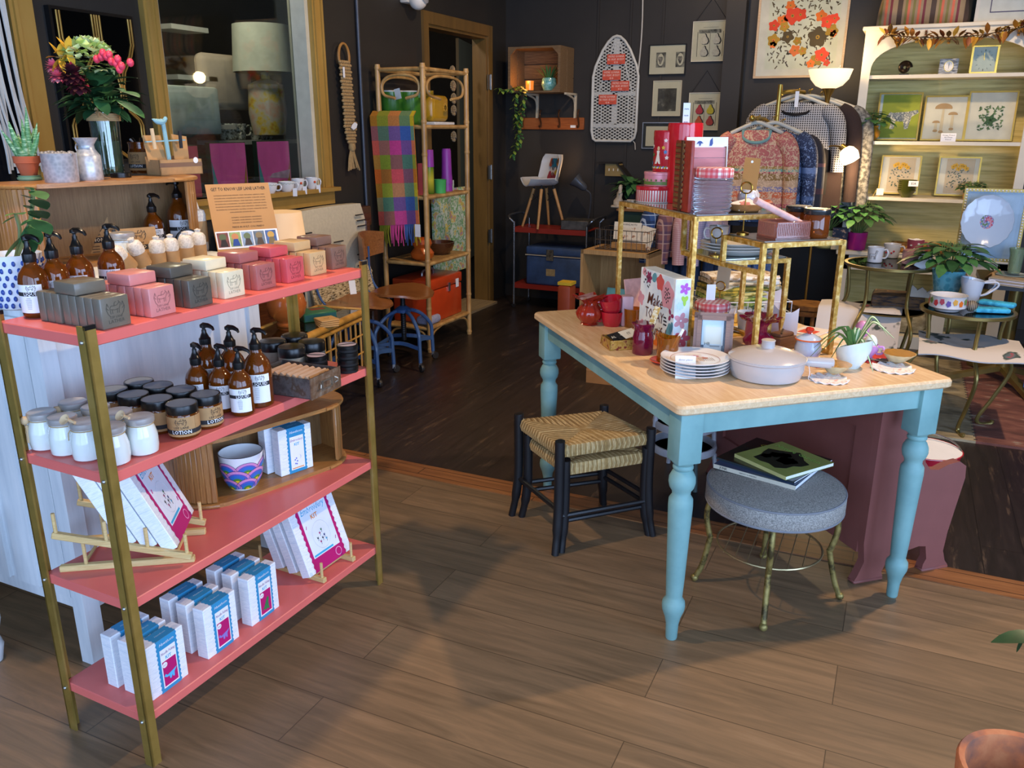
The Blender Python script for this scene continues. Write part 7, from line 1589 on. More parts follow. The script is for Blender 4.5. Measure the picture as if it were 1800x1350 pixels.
def art(label,x0,y0,x1,y1,frame,border,fw,fn,d=.015,Y=None,tilt=0.0,string=False,name='framed_picture'):
 Y=YB if Y is None else Y;a,b=PY(x0,y0,Y-d),PY(x1,y1,Y-d);L,h=b.x-a.x,a.z-b.z;t=thing(name,label,'picture',(a.x,Y,b.z),rot=(tilt,0,0))
 m=M(frame)
 for q in((0,0,L,fw),(0,h-fw,L,h),(0,fw,fw,h-fw),(L-fw,fw,L,h-fw)):m.box(q[0],-d-.006,q[1],q[2],-.001,q[3])
 m.build('frame',t);m=M(border);m.box(fw,-d,fw,L-fw,-.001,h-fw);m.T=TR(0,-d-.0006,0,R(90));fn(m,L,h);m.build('print',t)
 m=M(pane_mat());m.box(fw,-d-.003,fw,L-fw,-d-.0025,h-fw);m.build('pane',t)
 if string:m=M(INK);m.tube([(L*.06,-.01,h),(L*.5,-.006,h+.16),(L*.94,-.01,h)],.002,5);m.build('hanging_string',t)
 return t
PAP=mat('#c6bda4',.7,var=.04);BF=mat('#171513',.3);WF=mat('#cfc8b4',.4);CHAR=noisy('charcoal_drawing',[(.35,'#35322e'),(.6,'#8a8577')],ns=30,rough=.8)
def rectp(m,x0,z0,x1,z1,c,k=0):m.prism([(x0,z0),(x1,z0),(x1,z1),(x0,z1)],0,.0006+k*.0006,c)
def ell(cx,cz,rx,rz,n=22,ph=0.0,w=0.0,k=3):return[(cx+rx*(1+w*sin(k*a+ph))*cos(a),cz+rz*(1+w*sin(k*a+ph))*sin(a))for a in[2*PI*i/n for i in range(n)]]
def pear(cx,cz,s):return[(cx+s*q*1.0,cz+s*z)for q,z in((0,-.55),(.3,-.5),(.44,-.25),(.36,.02),(.18,.25),(.12,.45),(0,.52),(-.12,.45),(-.18,.25),(-.36,.02),(-.44,-.25),(-.3,-.5))]
def eggs(m,L,h):
 for cx in(.33,.86):rectp(m,L*(cx-.13),h*.25,L*min(.97,cx+.13),h*.74,CHAR);m.prism(ell(L*cx-.002,h*.5,L*.085,h*.2),0,.0014,PAP);m.prism(ell(L*cx-.004,h*.5,L*.06,h*.12,w=.2),0,.002,CHAR)
def dark(m,L,h):rectp(m,L*.16,h*.12,L*.86,h*.86,PAP);rectp(m,L*.18,h*.14,L*.84,h*.78,noisy('charcoal_cloud',[(.3,'#24211e'),(.55,'#4a463f'),(.7,'#a39c8a')],scale=(1,1,1),ns=11,detail=6,rough=.8),1)
def pears(cols):
 def f(m,L,h):
  for q in(.15,.86):m.bar((L*q,h*.12,.001),(L*q,h*.74,.001),.003,.001,INK)
  rectp(m,L*.18,h*.70,L*.80,h*.79,CHAR);rectp(m,L*.3,h*.84,L*.72,h*.845,INK);m.bar((L*.5,h*.12,.001),(L*.5,h*.7,.001),.002,.001,INK)
  for i,c in enumerate(cols):cx,cz=L*(.34+.34*(i%2)),h*(.56-.30*(i//2));m.prism(pear(cx+L*.025,cz,h*.26),0,.0014,INK);m.prism(pear(cx,cz,h*.235),0,.002,mat(c,.6,var=.15,vs=60))
 return f
art('framed black and white print of two egg-like figures, beside the hanging cord',1142,79,1204,131,BF,PAP,.007,eggs)
art('framed dark charcoal landscape print below the two-egg print',1149,142,1195,204,PAP,PAP,.004,dark)
art('thin silver-framed print half hidden behind the red tins',1130,215,1192,262,STEEL,mat('#2b2b2b',.4),.006,lambda m,L,h:rectp(m,L*.1,h*.1,L,h*.85,PAP))
art('framed black and white print of four pears, the upper of the two',1219,38,1277,107,WF,PAP,.004,pears(('#b9b19c','#b5ad99','#aaa595','#b0a893')),string=True)
art('framed print of coloured pears in red and yellow, below the uncoloured pears',1212,163,1264,229,WF,PAP,.004,pears(('#a8303a','#b8a82a','#b0502a','#a03a34')),string=True)
FO,FR,FOl,FBr=mat('#e2701c',.6),mat('#d8401c',.6),mat('#a5801c',.6),mat('#5a4828',.6)
def flowers(m,L,h):
 x0,x1,z0,z1=L*.12,L*.91,h*.10,h*.90;rnd=random.Random(3)
 rectp(m,x0,z0,x1,z1,mat('#d3d2bf',.7));iw,ih=x1-x0,z1-z0
 for i in range(230):
  x,z=x0+iw*rnd.random()*.94+iw*.03,z0+ih*rnd.random()*.94+ih*.03;a=rnd.random()*6.3;d=.016+.012*rnd.random();bx_,bz_=max(x0,min(x1,x+d*cos(a))),max(z0,min(z1,z+d*sin(a)));m.bar((x,z,.001),(bx_,bz_,.001),.0075,.0008,FBr,(0,0,1))
 for u,v,r,c in((.72,.42,.14,FBr),(.30,.44,.09,FBr),(.30,.86,.07,FO),(.34,.72,.12,FR),(.45,.73,.09,FR),(.2,.66,.08,FO),(.24,.58,.07,FOl),(.09,.6,.08,FR),(.74,.70,.08,FO),(.83,.62,.09,FR),(.94,.66,.07,FR),(.92,.50,.09,FOl),(.93,.46,.05,FO),(.1,.40,.09,FOl),(.1,.34,.05,FO),(.42,.25,.08,FO),(.44,.38,.06,FOl),(.53,.24,.06,FOl),(.80,.18,.10,FR),(.74,.12,.09,FOl),(.66,.06,.06,FO),(.88,.07,.05,FR),(.80,.95,.04,FO)):
  cx,cz=min(max(x0+iw*u,x0+r*iw*1.08),x1-r*iw*1.08),min(max(z0+ih*v,z0+r*iw*1.08),z1-r*iw*1.08);m.prism(ell(cx,cz,r*iw*.92,r*iw*.92,26,u*9,.16,5),0,.0015+.0002*(int(u*50)%7),c);m.prism(ell(cx,cz,r*iw*.2,r*iw*.2,10),0,.0036,FOl if c!=FOl else FO);m.prism(ell(cx,cz,r*iw*.1,r*iw*.1,8),0,.0040,FBr)
art('large framed print of orange poppies and olive flowers above the clothes rack',1337,-22,1480,135,wood('#b79a78','#cdb594','x',4,.5),mat('#d8d2c6',.7),.016,flowers,.03,YB-.0)
xl,xr,yf,yb=-2.90,-2.26,6.25,6.56;z1,z2=H(-2.9,6.25,400),H(-2.9,6.25,498)
t=thing('bar_cart','red two-tier bar cart with chrome frame in the wall corner','cart',(0,0,0));RT=mat('#8f2a1e',.4,var=.06);CHR=mat('#9a9ca0',.2,.9)
for z in(z1,z2):m=M(RT);m.box(xl,yf,z-.006,xr,yb,z);m.box(xl,yf-.004,z-.035,xr,yf,z+.004);m.box(xl-.004,yf,z-.035,xl,yb,z+.004);m.build('tray',t)
for x,y in((xl,yf),(xr,yf),(xl,yb),(xr,yb)):m=M(CHR);m.tube([(x,y,.03),(x,y,z1+.05)],.010,10);m.lathe([(.018,-.008),(.02,0),(.018,.008)],12,BLACKM,TR(x,y,.02,R(90)));m.build('leg',t)
for x,s in((xl,-1),(xr,1)):m=M(CHR);m.tube(smoothpath([(x,yf,z1+.04),(x+.05*s,yf,z1+.09),(x+.06*s,(yf+yb)/2,z1+.10),(x+.05*s,yb,z1+.09),(x,yb,z1+.04)],5),.010,8);m.build('handle',t)
p0=V((-2.70,6.40,z1));t=thing('toy_chair','small white moulded shell chair with wooden legs and painted figure, on the bar cart','chair',p0,R(-36));zs_=H(-2.7,6.4,325)-z1;zt=H(-2.7,6.4,272)-z1;SH=mat('#c9c9c6',.3,coat=.3,var=.02)
m=M(SH)
def shell(u,v):
 w=.135*min(1,(v/.12+.35))**.5*(1 if v<.9 else 1-.25*((v-.9)/.1)**2);x=(u-.5)*2;k=max(0,min(1,(v-.35)/.25));k=k*k*(3-2*k);y=-.17+.27*min(1,v/.5)+.06*max(0,v-.5)*2;z=zs_+(zt-zs_)*max(0,(v-.45)/.55)**1.15+.06*x*x*(1-k);return(x*w,y-.09*x*x*k,z)
m.grid(14,18,shell,None,True,thick=.008);m.build('seat_shell',t)
for sx in(-1,1):
 for sy in(-1,1):m=M(wood('#a8733c','#c99a5e','z',4,.5));m.tube([(sx*.06,sy*.06,zs_-.03),(sx*.125,sy*.13,0)],[.014,.010],10);lg=m.build('leg',t);m=M(INK);m.tube([(sx*.06,sy*.06,zs_-.03),(sx*.05,sy*.05,zs_+.01)],.006,6);m.tube([(sx*.08,sy*.08,zs_*.6),(-sx*.07,sy*.07,zs_*.8)],.003,5);m.build('wire_brace',lg)
m=M(mat('#1f6f8c',.5));A=shell(.5,.9);F=TR(.0,.065,zs_,R(78));zz=(zt-zs_)
for dx,dz,r,c in((.0,.72,.045,'#1f6f8c'),(-.045,.74,.03,'#b0502a'),(.05,.78,.028,'#c9803a'),(.0,.48,.034,'#e4d3c6'),(-.04,.3,.03,'#a8303a'),(.015,.24,.04,'#8f2f3a'),(.055,.42,.026,'#c9a02a')):q=(zz*dz);m.prism(ell(dx,dz*zz,r,r*1.1,14,dx*90,.2),0,.004,mat(c,.5),F)
m.build('painted_figure',t)
BLC=noisy('old_blue_paint',[(.3,'#2c3f5c'),(.55,'#37507a'),(.75,'#3f5a86')],ns=7,rough=.5,bump=.1);p=P(922,0,0)
t=thing('picnic_cooler','old steel-blue picnic cooler with latch on the lower tier of the cart','cooler',(-2.80,6.27,z2));L,h=.50,H(-2.8,6.27,432)-z2
m=M(BLC);m.rbox(0,0,0,L,.27,h*.76,.02,3);m.build('body',t);m=M(BLC);m.rbox(-.003,-.003,h*.78,L+.003,.273,h,.02,3);m.box(-.004,-.004,h*.765,L+.004,.27,h*.785,mat('#b9b09a',.5));m.build('lid',t);m=M(noisy('tarnished_latch',[(.4,'#4a443a'),(.6,'#7d7565')],ns=40,rough=.5,metal=.6));m.box(L*.38,-.012,h*.66,L*.50,-.002,h*.94);m.build('latch',t);m=M(mat('#a08c62',.7,var=.2,vs=50));m.box(L*.37,-.0008,h*.26,L*.53,.001,h*.44);m.build('worn_label',t)
m=M(noisy('tin_grey',[(.3,'#3f3d39'),(.6,'#5c5a54')],ns=20,rough=.45,metal=.5));m.rbox(0,0,0,.23,.17,.075,.004,1);m.T=TR(0,.17,.075,R(-72));m.box(0,-.0,0,.23,.16,.01);o=m.build('metal_box');tag(o,'small grey metal box with open lid on the cart beside the toy chair','box');o.location=(-2.50,6.29,z1);o.rotation_euler=(0,0,R(6))
bpy.data.objects['metal_box'].data.materials.append(mat('#6f6650',.5))
p=PY(1027,330,6.45);t=thing('gooseneck_lamp','grey clip-on spot lamp shining at the wall behind the bar cart','lamp',p);GL=mat('#54575c',.3,.4);m=M(GL);m.lathe([(.015,-.02),(.03,0),(.038,.05),(.058,.10),(.060,.105),(.056,.10),(.03,.03)],24,None,TR(.0,0,0,R(10),R(-50)));m.build('lamp_head',t);m=M(GL);m.tube(smoothpath([(.015,.0,-.015),(.05,.02,-.06),(.03,.06,-.2),(.0,.08,z1-p.z)],5),.007,8);m.build('gooseneck',t)
spot('clip_spot',p+V((-.08,0,.06)),p+V((-.5,.25,.35)),4,'#ffc890',100,.7,.02)
xg,yg=-1.98,6.30;zg=H(xg,yg,366);t=thing('green_side_table','small dark green table with wooden top against the back wall','table',(xg,yg,0));m=M(wood('#7a5534','#a47a4c','x',3,.5));m.rbox(-.04,-.06,zg-.02,.50,.36,zg,.005,1);m.build('top',t);m=M(mat('#2c4a3e',.5));m.box(.0,-.03,zg-.12,.46,.33,zg-.02);m.build('apron',t)
for x,y in((.02,-.01),(.44,-.01),(.02,.31),(.44,.31)):m=M(mat('#2c4a3e',.5));m.lathe([(.016,0),(.02,.1),(.028,.3),(.02,zg*.55),(.027,zg*.75),(.02,zg-.12)],12,None,TR(x,y,0));m.build('leg',t)
p=PY(1086,362,6.32);m=M(mat('#b9ad98',.6,var=.15,vs=50));m.rbox(-.05,-.03,0,.04,.03,.02,.006,1);m.lathe([(.03,.02),(.034,.05),(.02,.08),(.026,.11),(.018,.135),(.02,.155),(.012,.175),(0,.18)],14,None,TR(.0,0,0,R(0),R(6)),mod=lambda r,z,a:(r*(1+.25*sin(a*2+z*30)),z));o=m.build('statuette');tag(o,'small pale seated stone figurine on the green table','statue');o.location=(p.x,6.32,zg)
m=M(mat('#c9b596',.7));m.box(0,0,0,.09,.008,.07);m.text('ICE',.02,INK,TR(.045,-.001,.03,R(90)));o=m.build('place_card');tag(o,'small cream lettered card on the green table behind the tins','card');p=PY(1102,352,6.28);o.location=(p.x,6.28,zg)
a,b=PY(1064,290,YB-.1),PY(1102,308,YB-.1);t=thing('birdhouse','pale wooden birdhouse with slanted dark roof hanging on the wall','birdhouse',(a.x,YB-.1,b.z-.01));L,h=b.x-a.x,a.z-b.z+.02;m=M(mat('#8a7648',.7,var=.1));m.prism([(0,0),(L,0),(L*.62,h),(0,h)],-.09,0,None,TR(0,0,0,R(90)))
for i in range(3):m.box(L*(.16+.2*i),-.001,h*.42,L*(.20+.2*i),.0,h*.62,mat('#d8d4c4',.6))
m.build('body',t);m=M(mat('#1e1b18',.6));m.bar((L*.55,.04,h*1.06),(L*1.12,.04,-.02),.12,.01);m.bar((-.08,.04,h+.004),(L*.62,.04,h+.008),.12,.008);m.build('roof',t)
p=PY(1110,330,6.45);t=thing('potted_pothos','dark green leafy pothos behind the red tins by the back wall','plant',(p.x,6.45,zg));m=M(BLACKM);m.lathe([(.06,0),(.08,.12),(.075,.12),(0,.10)],20);m.build('pot',t);m=M(LEAFD)
for i in range(40):a_=i*2.4;leaf(m,(.03*cos(a_),.03*sin(a_),.12+.08*(i%4)/4),(cos(a_),sin(a_)-.3,.5+.5*sin(i)),.11+.04*(i%3),.06,.9,(LEAFD,LEAFG)[i%2],.15,4)
m.build('leaves',t)
xc,yc=-2.0,5.42;zc=H(xc,yc,438);t=thing('crate_cabinet','upright pale wooden box shelf with books inside, carrying a wire basket','shelf',(xc,yc,0),R(-4));L=.50;BX=wood('#9a7444','#c09a64','z',2,.6)
for q in((0,0,0,.02,.34,zc),(L-.02,0,0,L,.34,zc),(0,0,zc-.03,L,.34,zc),(0,0,.16,L,.34,.18),(0,0,0,L,.34,.02),(.02,.32,.0,L-.02,.335,zc)):m=M(BX);m.box(*q);m.build('board',t)
def book(label,x,z,w,h,th,c,rz,lean,words,c2=None,y=.08):
 p=V((xc,yc,0))+V((x,y,z));t=thing('paperback',label,'book',p,rot=(R(-lean),0,R(rz)),group='books in the wooden box shelf');m=M(mat('#d9d2bf',.7));m.box(.002,.002,.001,w-.002,th-.002,h-.002);m.build('pages',t);m=M(mat(c,.5));m.box(0,0,0,w,.002,h);m.box(0,th-.002,0,w,th,h);m.box(0,0,0,.002,th,h)
 if c2:m.box(w*.08,-.0008,h*.28,w*.92,0,h*.58,mat(c2,.5))
 for i,s in enumerate(words):m.text(s,h*.09,INK,TR(w/2,-.0014,h*(.50-.13*i),R(90)),bold=.01,wmax=w*.8)
 m.build('cover',t)
book('turquoise sewing book with FIX and CLOTHES on its cover, front one in the box shelf',.16,.185,.15,.20,.014,'#5f9a9c',-6,12,('FIX','YOUR','CLOTHES'),'#dfdcd4');book('turquoise sewing book directly behind the front one in the box shelf',.175,.185,.15,.195,.014,'#4f8a8e',-6,12,('FIX',),None,.10);book('cream and green herb book leaning at the right of the box shelf',.36,.185,.12,.21,.014,'#c3b48c',8,12,('GREEN',),'#4f7a3c');book('dark book leaning behind the cream and green herb book',.375,.185,.11,.22,.016,'#4a4034',10,10,(),None,.12)
t=thing('wire_basket','dark wire basket with wooden front holding greeting cards, on the box shelf','basket',(xc+.09,yc+.04,zc),R(-4));L2,D2,h2=.38,.24,.14;WR=mat('#5a5148',.4,.6)
for z in(.005,h2*.5,h2):m=M(WR);m.tube([(0,0,z),(L2,0,z),(L2,D2,z),(0,D2,z)],.003,5,closed=True);m.build('hoop',t)
m=M(WR)
for i in range(11):x=L2*i/10;m.tube([(x,0,h2),(x,0,.004),(x,D2,.004),(x,D2,h2)],.002,5)
for i in range(1,6):y=D2*i/6;m.tube([(0,y,h2),(0,y,.004),(L2,y,.004),(L2,y,h2)],.002,5)
m.build('wires',t);m=M(wood('#9a6a34','#b98a4e','x',4,.5));m.box(.10,.05,.01,.34,.08,.05);m.build('wooden_block',t)
CARD=noisy('greeting_card',[(.42,'#d8cbb0'),(.55,'#e4dac2'),(.66,'#b07a4a'),(.72,'#4a5a6a')],ns=22,rough=.7)
for i,(x,y,lb,w,hh)in enumerate(((.10,.09,"cream card lettered I'M GOING in the wire basket",.20,.12),(.26,.12,'tall patterned card at the right of the wire basket',.10,.16),(.13,.14,'back cream card in the wire basket',.20,.13))):
 m=M(CARD);m.box(0,0,0,w,.003,hh);
 if not i:m.box(.0,-.001,hh-.03,w,0,hh,mat('#e4dac2',.7));m.text("I'M GOING NUTS",.018,INK,TR(w/2,-.0016,hh-.016,R(90)),bold=.01,wmax=w*.9)
 o=m.build('greeting_card');tag(o,lb,'card','cards in the wire basket');o.location=(xc+.09+x,yc+.04+y,zc+.055*(i==0)+.012);o.rotation_euler=(R(-8),R(12)if i==1 else 0,R(-4))
m=M(mat('#c9a82a',.6));m.box(0,0,0,.10,.10,.02);o=m.build('yellow_book');p=P(1000,546,.55);tag(o,'yellow booklet lying on a low stack behind the table corner','book');o.location=(xc-.11,yc-.15,.421)
m=M(mat('#8a3a1c',.5));m.rbox(-.05,-.06,0,.05,.06,.42,.02,2);o=m.build('orange_stool');tag(o,'dark orange box stool beside the wooden box shelf','stool');o.location=(xc-.06,yc-.10,0)
t=thing('clothes_rack','brass four-way clothes rack with stepped arms','rack',(0,0,0));GR=mat('#b39545',.28,.75);yr=5.95;px0=PY(1362,250,yr).x;zt=PY(1370,160,yr).z;za=PY(1330,208,yr-.35).z
m=M(GR);m.tube(smoothpath([(px0,yr,.02),(px0,yr,zt-.10),(px0+.01,yr+.02,zt-.02),(px0+.06,yr+.10,zt),(px0+.12,yr+.30,zt)],6),.014,10);m.build('post',t);m=M(GR);m.tube([(px0-.05,yr,.02),(px0-.05,yr,za-.02),(px0-.07,yr-.1,za),(px0-.10,yr-.36,za)],.013,10);m.ball(px0-.10,yr-.37,za,.02,None,12);m.build('arm',t);m=M(GR);m.tube([(px0+.18,yr,.02),(px0-.35,yr,.02)],.014,8);m.tube([(px0,yr-.3,.02),(px0,yr+.35,.02)],.014,8);m.build('foot_bars',t)
def garment(label,cat,c,z,body,W,L,slv,rz=0.0,neck=None,hang=True,collar=None,dpt=.05,group='clothes on the brass rack'):
 t=thing(cat,label,cat,(c[0],c[1],z),rz,group);sh=-.055
 def prof(v):return W*(.30+.70*min(1,v/.10)**.6)if v<.1 else W*(1-.04*sin(PI*v))
 m=M(body);m.grid(32,16,lambda u,v:(prof(v)*cos(2*PI*u),dpt*(.5+.5*min(1,v*5))*sin(2*PI*u)*(1+.15*sin(9*u*PI*2+v*4)*v),sh-.015-L*v),None,True);m.build('body',t)
 for s in(-1,1):
  m=M(body);m.tube(smoothpath([(s*W*.72,0,sh-.05),(s*W*1.05,-.005,sh-.14),(s*(W*1.16),-.01,sh-.30),(s*(W*1.20),-.015,sh-.06-slv)],5),[.045,.055,.06,.06,.06,.058,.056,.054,.052,.05,.048,.046,.044,.042,.042,.042],14);m.build('sleeve',t)
 if neck:m=M(neck);m.tube([V((W*.42*cos(a),dpt*.9*sin(a)-.012,sh-.02+.045*(sin(a)-.6 if sin(a)<0 else-.3*0)))for a in[2*PI*i/24 for i in range(24)]],.010,7,closed=True);m.build('neckband',t)
 if hang:
  m=M(mat('#c9c5b4',.5));m.tube(smoothpath([(-W*.8,0,sh-.035),(-W*.3,0,sh+.012),(0,0,sh+.03),(W*.3,0,sh+.012),(W*.8,0,sh-.035)],5),.012,8);h=m.build('hanger',t);m=M(GR);m.tube(smoothpath([(0,0,sh+.03),(0,0,sh+.06),(.012,0,sh+.075),(.01,0,-.0+.012),(-.006,0,.012),(-.014,0,.0)],4),.003,6);m.build('hook',h)
 return t
SAL=bands('fair_isle_knit','z',-.60,-.05,[(0,'#c9806a'),(.06,'#6f9a80'),(.09,'#b0505c'),(.14,'#c98a70'),(.20,'#d26a44'),(.27,'#8a7f98'),(.33,'#c9a07a'),(.40,'#96703e'),(.48,'#b34a52'),(.50,'#7fa890'),(.53,'#a5803a'),(.56,'#c26a60')],.95,.5,160,mottle=('#e0b890',55,.50,.56))
q=PY(1335,250,yr-.33);garment('salmon fair-isle jumper with striped lower half, front of the rack arm','sweater',(px0-.07,yr-.33),za,SAL,.20,.52,.50,R(6),mat('#7fa39a',.9))
DEN=bands('blue_knit','z',-.62,-.05,[(0,'#31425e'),(.2,'#4a5f86'),(.25,'#2a3450'),(.45,'#3a4a6a'),(.5,'#6a7fa6'),(.56,'#2c3650')],.95,.5,120,mottle=('#8195b8',70,.55,.62))
garment('blue patterned cardigan hanging just behind the salmon jumper','sweater',(px0+.02,yr-.24),za,DEN,.21,.58,.52,R(8))
garment('dark navy knit hanging third on the front rack arm','sweater',(px0+.06,yr-.15),za-.02,bands('dark_stripe_knit','z',-.62,-.05,[(0,'#2a2a34'),(.3,'#4a3238'),(.36,'#2c3444'),(.6,'#5a4048'),(.64,'#23232c')],.95,.4),.21,.6,.55,R(10))
HT=plaid('houndstooth','#17171a',[(70,.45,'#b9b9ba',.75)],.95,'xz')
g=garment('black and white houndstooth jumper with black yoke on the taller rack arm','sweater',(px0+.10,yr+.13),zt,HT,.25,.30,.40,R(4),mat('#151416',.9));m=M(mat('#151416',.95));m.grid(28,8,lambda u,v:(.245*cos(2*PI*u),.052*sin(2*PI*u),-.365-.30*v),None);m.build('black_lower',g);m=M(WHITE);m.box(-.012,-.06,-.10,.012,-.058,.0);m.build('price_slip',g)
garment('dark brown cardigan behind the houndstooth jumper','sweater',(px0+.17,yr+.22),zt,mat('#2f2322',.95,bump=.5),.27,.72,.60,R(6));garment('grey heathered cardigan at the back of the taller rack arm','sweater',(px0+.24,yr+.30),zt-.01,noisy('heather_grey',[(.4,'#4a4a48'),(.6,'#8a8a84')],ns=40,rough=.95),.27,.75,.62,R(6))
zl=PY(1180,345,yr-.12).z
m=M(GR);m.tube([(px0-.05,yr,zl+.02),(px0-.75,yr-.15,zl+.02)],.012,8);m.build('arm',t)
SHR=[(1163,plaid('blue_flannel','#2f4f80',[(16,.45,'#16233f',.6),(16,.1,'#b9c9dc',.7)],.95),'blue plaid flannel shirt, first on the low rack arm'),(1193,plaid('rust_flannel','#8a5a52',[(16,.4,'#4a3a54',.6),(16,.1,'#c9a38f',.6)],.95),'rust and purple plaid shirt, second on the low rack arm'),(1222,plaid('pink_gingham','#c9a8a4',[(70,.5,'#b0787a',.5)],.95),'pink gingham blouse, third on the low rack arm'),(1248,plaid('lilac_gingham','#c3b4c4',[(70,.5,'#8a7f9c',.5)],.95),'lilac gingham blouse, fourth on the low rack arm')]
for x,mm,lb in SHR:q=PY(x,360,yr-.12);garment(lb,'shirt',(q.x,yr-.12),zl,mm,.13,.34,.34,R(62),None,True,None,.06)
JE=noisy('denim',[(.35,'#1d2738'),(.55,'#2c3a54'),(.7,'#3d5072')],scale=(1,1,.2),ns=30,rough=.9,bump=.3);JE2=noisy('pale_denim',[(.35,'#35507c'),(.55,'#4f6c9c'),(.7,'#7d95bb')],scale=(1,1,.4),ns=40,rough=.9)
for i,x in enumerate((1148,1178,1212,1250,1290,1318,1338)):
 q=PY(x,480,yr-.02);m=M(JE if i<4 else JE2);w=.085
 for s in(-1,1):m.grid(14,6,lambda u,v:(s*w*.5+w*.48*cos(2*PI*u),.04*sin(2*PI*u),-.42*v),None)
 o=m.build('jeans');tag(o,'%s pair of hanging jeans on the lower rail behind the gold stand'%('first dark','second dark','third dark','fourth dark','first pale blue','second pale blue','last pale blue')[i],'jeans','jeans on the rack');o.location=(q.x,yr+.02*(i%2),zl-.30 if i<4 else zl-.26);o.rotation_euler=(0,0,R(50))
m=M(GR);m.tube([(px0-.78,yr+.0,zl-.27),(px0+.1,yr+.0,zl-.25)],.010,8);m.build('arm',t)
yl=6.12;q=PY(1464,122,yl);r=abs(PY(1502,122,yl).x-q.x);zr=q.z;xs=PY(1455,170,yl).x;t=thing('floor_lamp','lit brass floor lamp with white bowl shade and a side reading light','floor lamp',(xs,yl,0));LG=mat('#9c7a3a',.3,.8)
m=M(LG);m.lathe([(.13,0),(.13,.012),(.03,.025),(.012,.04)],28);m.build('base',t);m=M(LG);m.tube([(0,0,.03),(0,0,zr-.13)],.009,10);m.lathe([(.010,zr-.24),(.018,zr-.17),(.045,zr-.115),(.05,zr-.105)],20);m.build('pole',t)
GLS=mat('#f4ead6',.3,emit=1.15,ecol='#ffe2b4',var=0);m=M(GLS);m.lathe([(.045,zr-.118),(.085,zr-.10),(.12,zr-.06),(.14,zr-.0),(.136,zr),(.116,zr-.056),(.08,zr-.094),(0,zr-.104)],36);m.build('bowl_shade',t)
q=PY(1492,272,yl-.12)-V((xs,yl,0));m=M(LG);m.tube(smoothpath([(0,0,q.z+.0),(.05,-.04,q.z+.05),(q.x-.06,q.y,q.z+.05),(q.x-.035,q.y,q.z+.035)],5),.006,8);m.lathe([(.0,0),(.022,.0),(.024,.05)],16,None,TR(q.x-.055,q.y,q.z+.055,0,R(125)));m.build('side_arm',t)
m=M(mat('#fff3dc',.3,emit=4.5,ecol='#ffe0ae',var=0));m.lathe([(.024,-.05),(.045,-.035),(.060,.0),(.058,.02),(.05,.05),(.0,.055)],28,None,TR(q.x,q.y,q.z,0,R(150)));m.build('reading_shade',t)
bulb('floor_lamp_bulb',(xs,yl,zr+.06),10,'#ffd9a0',.05);bulb('reading_bulb',(xs+q.x+.04,yl+q.y-.03,q.z-.10),14,'#ffd49a',.03)
# white hutch on the right
HY,HX0,HX1=6.28,-.37,.68
HW=mat('#cfcab9',.5,var=.03);HB=noisy('brushed_chartreuse_paint',[(.3,'#b3a15c'),(.5,'#d8c77a'),(.7,'#e6d694')],scale=(.6,1,9),ns=5,detail=5,rough=.6)
za,z1,z2,z3,zc=PY(1521,54,HY).z,H(.1,HY,130),H(.1,HY,249),H(.1,HY,349),H(-.33,HY,437)
t=thing('painted_hutch','white arched hutch with a brushed chartreuse back, lit by the floor lamp','hutch',(0,0,0));HD=.36
m=M(HW)
for x0,x1 in((HX0,HX0+.055),(HX1-.055,HX1)):m.box(x0,HY,0,x1,HY+.025,za);m.box(x0 if x0==HX0 else x1-.02,HY+.025,0,x0+.02 if x0==HX0 else x1,HY+HD,za)
xa,xb,zs_=HX0+.055,HX1-.055,z1+.01;cx,rw=(xa+xb)/2,(xb-xa)/2;ah=za-.055-zs_
pts=[(xa,zs_)]+[(cx-rw*cos(a),zs_+ah*sin(a)**.75)for a in[PI*i/28 for i in range(1,28)]]+[(xb,zs_)]
for(p,q)in zip(pts,pts[1:]):m.add([(p[0],HY,p[1]),(q[0],HY,q[1]),(q[0],HY,za),(p[0],HY,za),(p[0],HY+.022,p[1]),(q[0],HY+.022,q[1]),(q[0],HY+.022,za),(p[0],HY+.022,za)],[(0,1,2,3),(7,6,5,4),(0,4,5,1),(2,6,7,3)])
m.build('face_frame',t);m=M(HW);m.rbox(HX0-.02,HY-.015,za,HX1+.02,HY+HD,za+.025,.004,1);m.build('top_board',t)
m=M(HB);m.box(HX0+.02,HY+HD-.015,.08,HX1-.02,HY+HD,za);m.build('back_panel',t)
for z,d in((z1,.03),(z2,.03),(z3,.03)):m=M(HW);m.box(xa-.03,HY+.012,z-.022,xb+.03,HY+HD-.015,z);m.build('shelf',t)
m=M(HW);m.rbox(HX0-.015,HY-.10,zc-.03,HX1+.015,HY+HD,zc,.005,1);m.build('counter',t)
m=M(HW);m.box(HX0,HY-.08,.0,HX1,HY-.06,.085);m.box(HX0,HY-.08,zc-.13,HX1,HY-.06,zc-.03);m.box(HX0,HY-.08,0,HX0+.07,HY-.06,zc-.03);m.box(cx+.12,HY-.08,0,cx+.20,HY-.06,zc-.03);m.box(HX1-.07,HY-.08,0,HX1,HY-.06,zc-.03);m.box(HX0,HY-.06,0,HX0+.02,HY+HD,zc-.03);m.box(HX0,HY-.06,.07,HX1,HY+HD-.02,.085);m.build('base_frame',t)
def hp(x,z,d=.12):return V((PY(x,100,HY+d).x,HY+d,z))
p=PY(1622,20,HY+.12);t=thing('striped_pillow','striped brown, olive and coral pillow on top of the white hutch','pillow',(p.x,HY+.15,za+.025+.19),rot=(R(-12),0,0));w,h=.27,.19
def plw(s):return lambda u,v:((2*u-1)*w*(1-.07*(1-abs(2*v-1))**2*(abs(2*u-1)>.9)),s*.085*max(0,(1-(2*u-1)**4))**.5*max(0,(1-(2*v-1)**4))**.5,(2*v-1)*h)
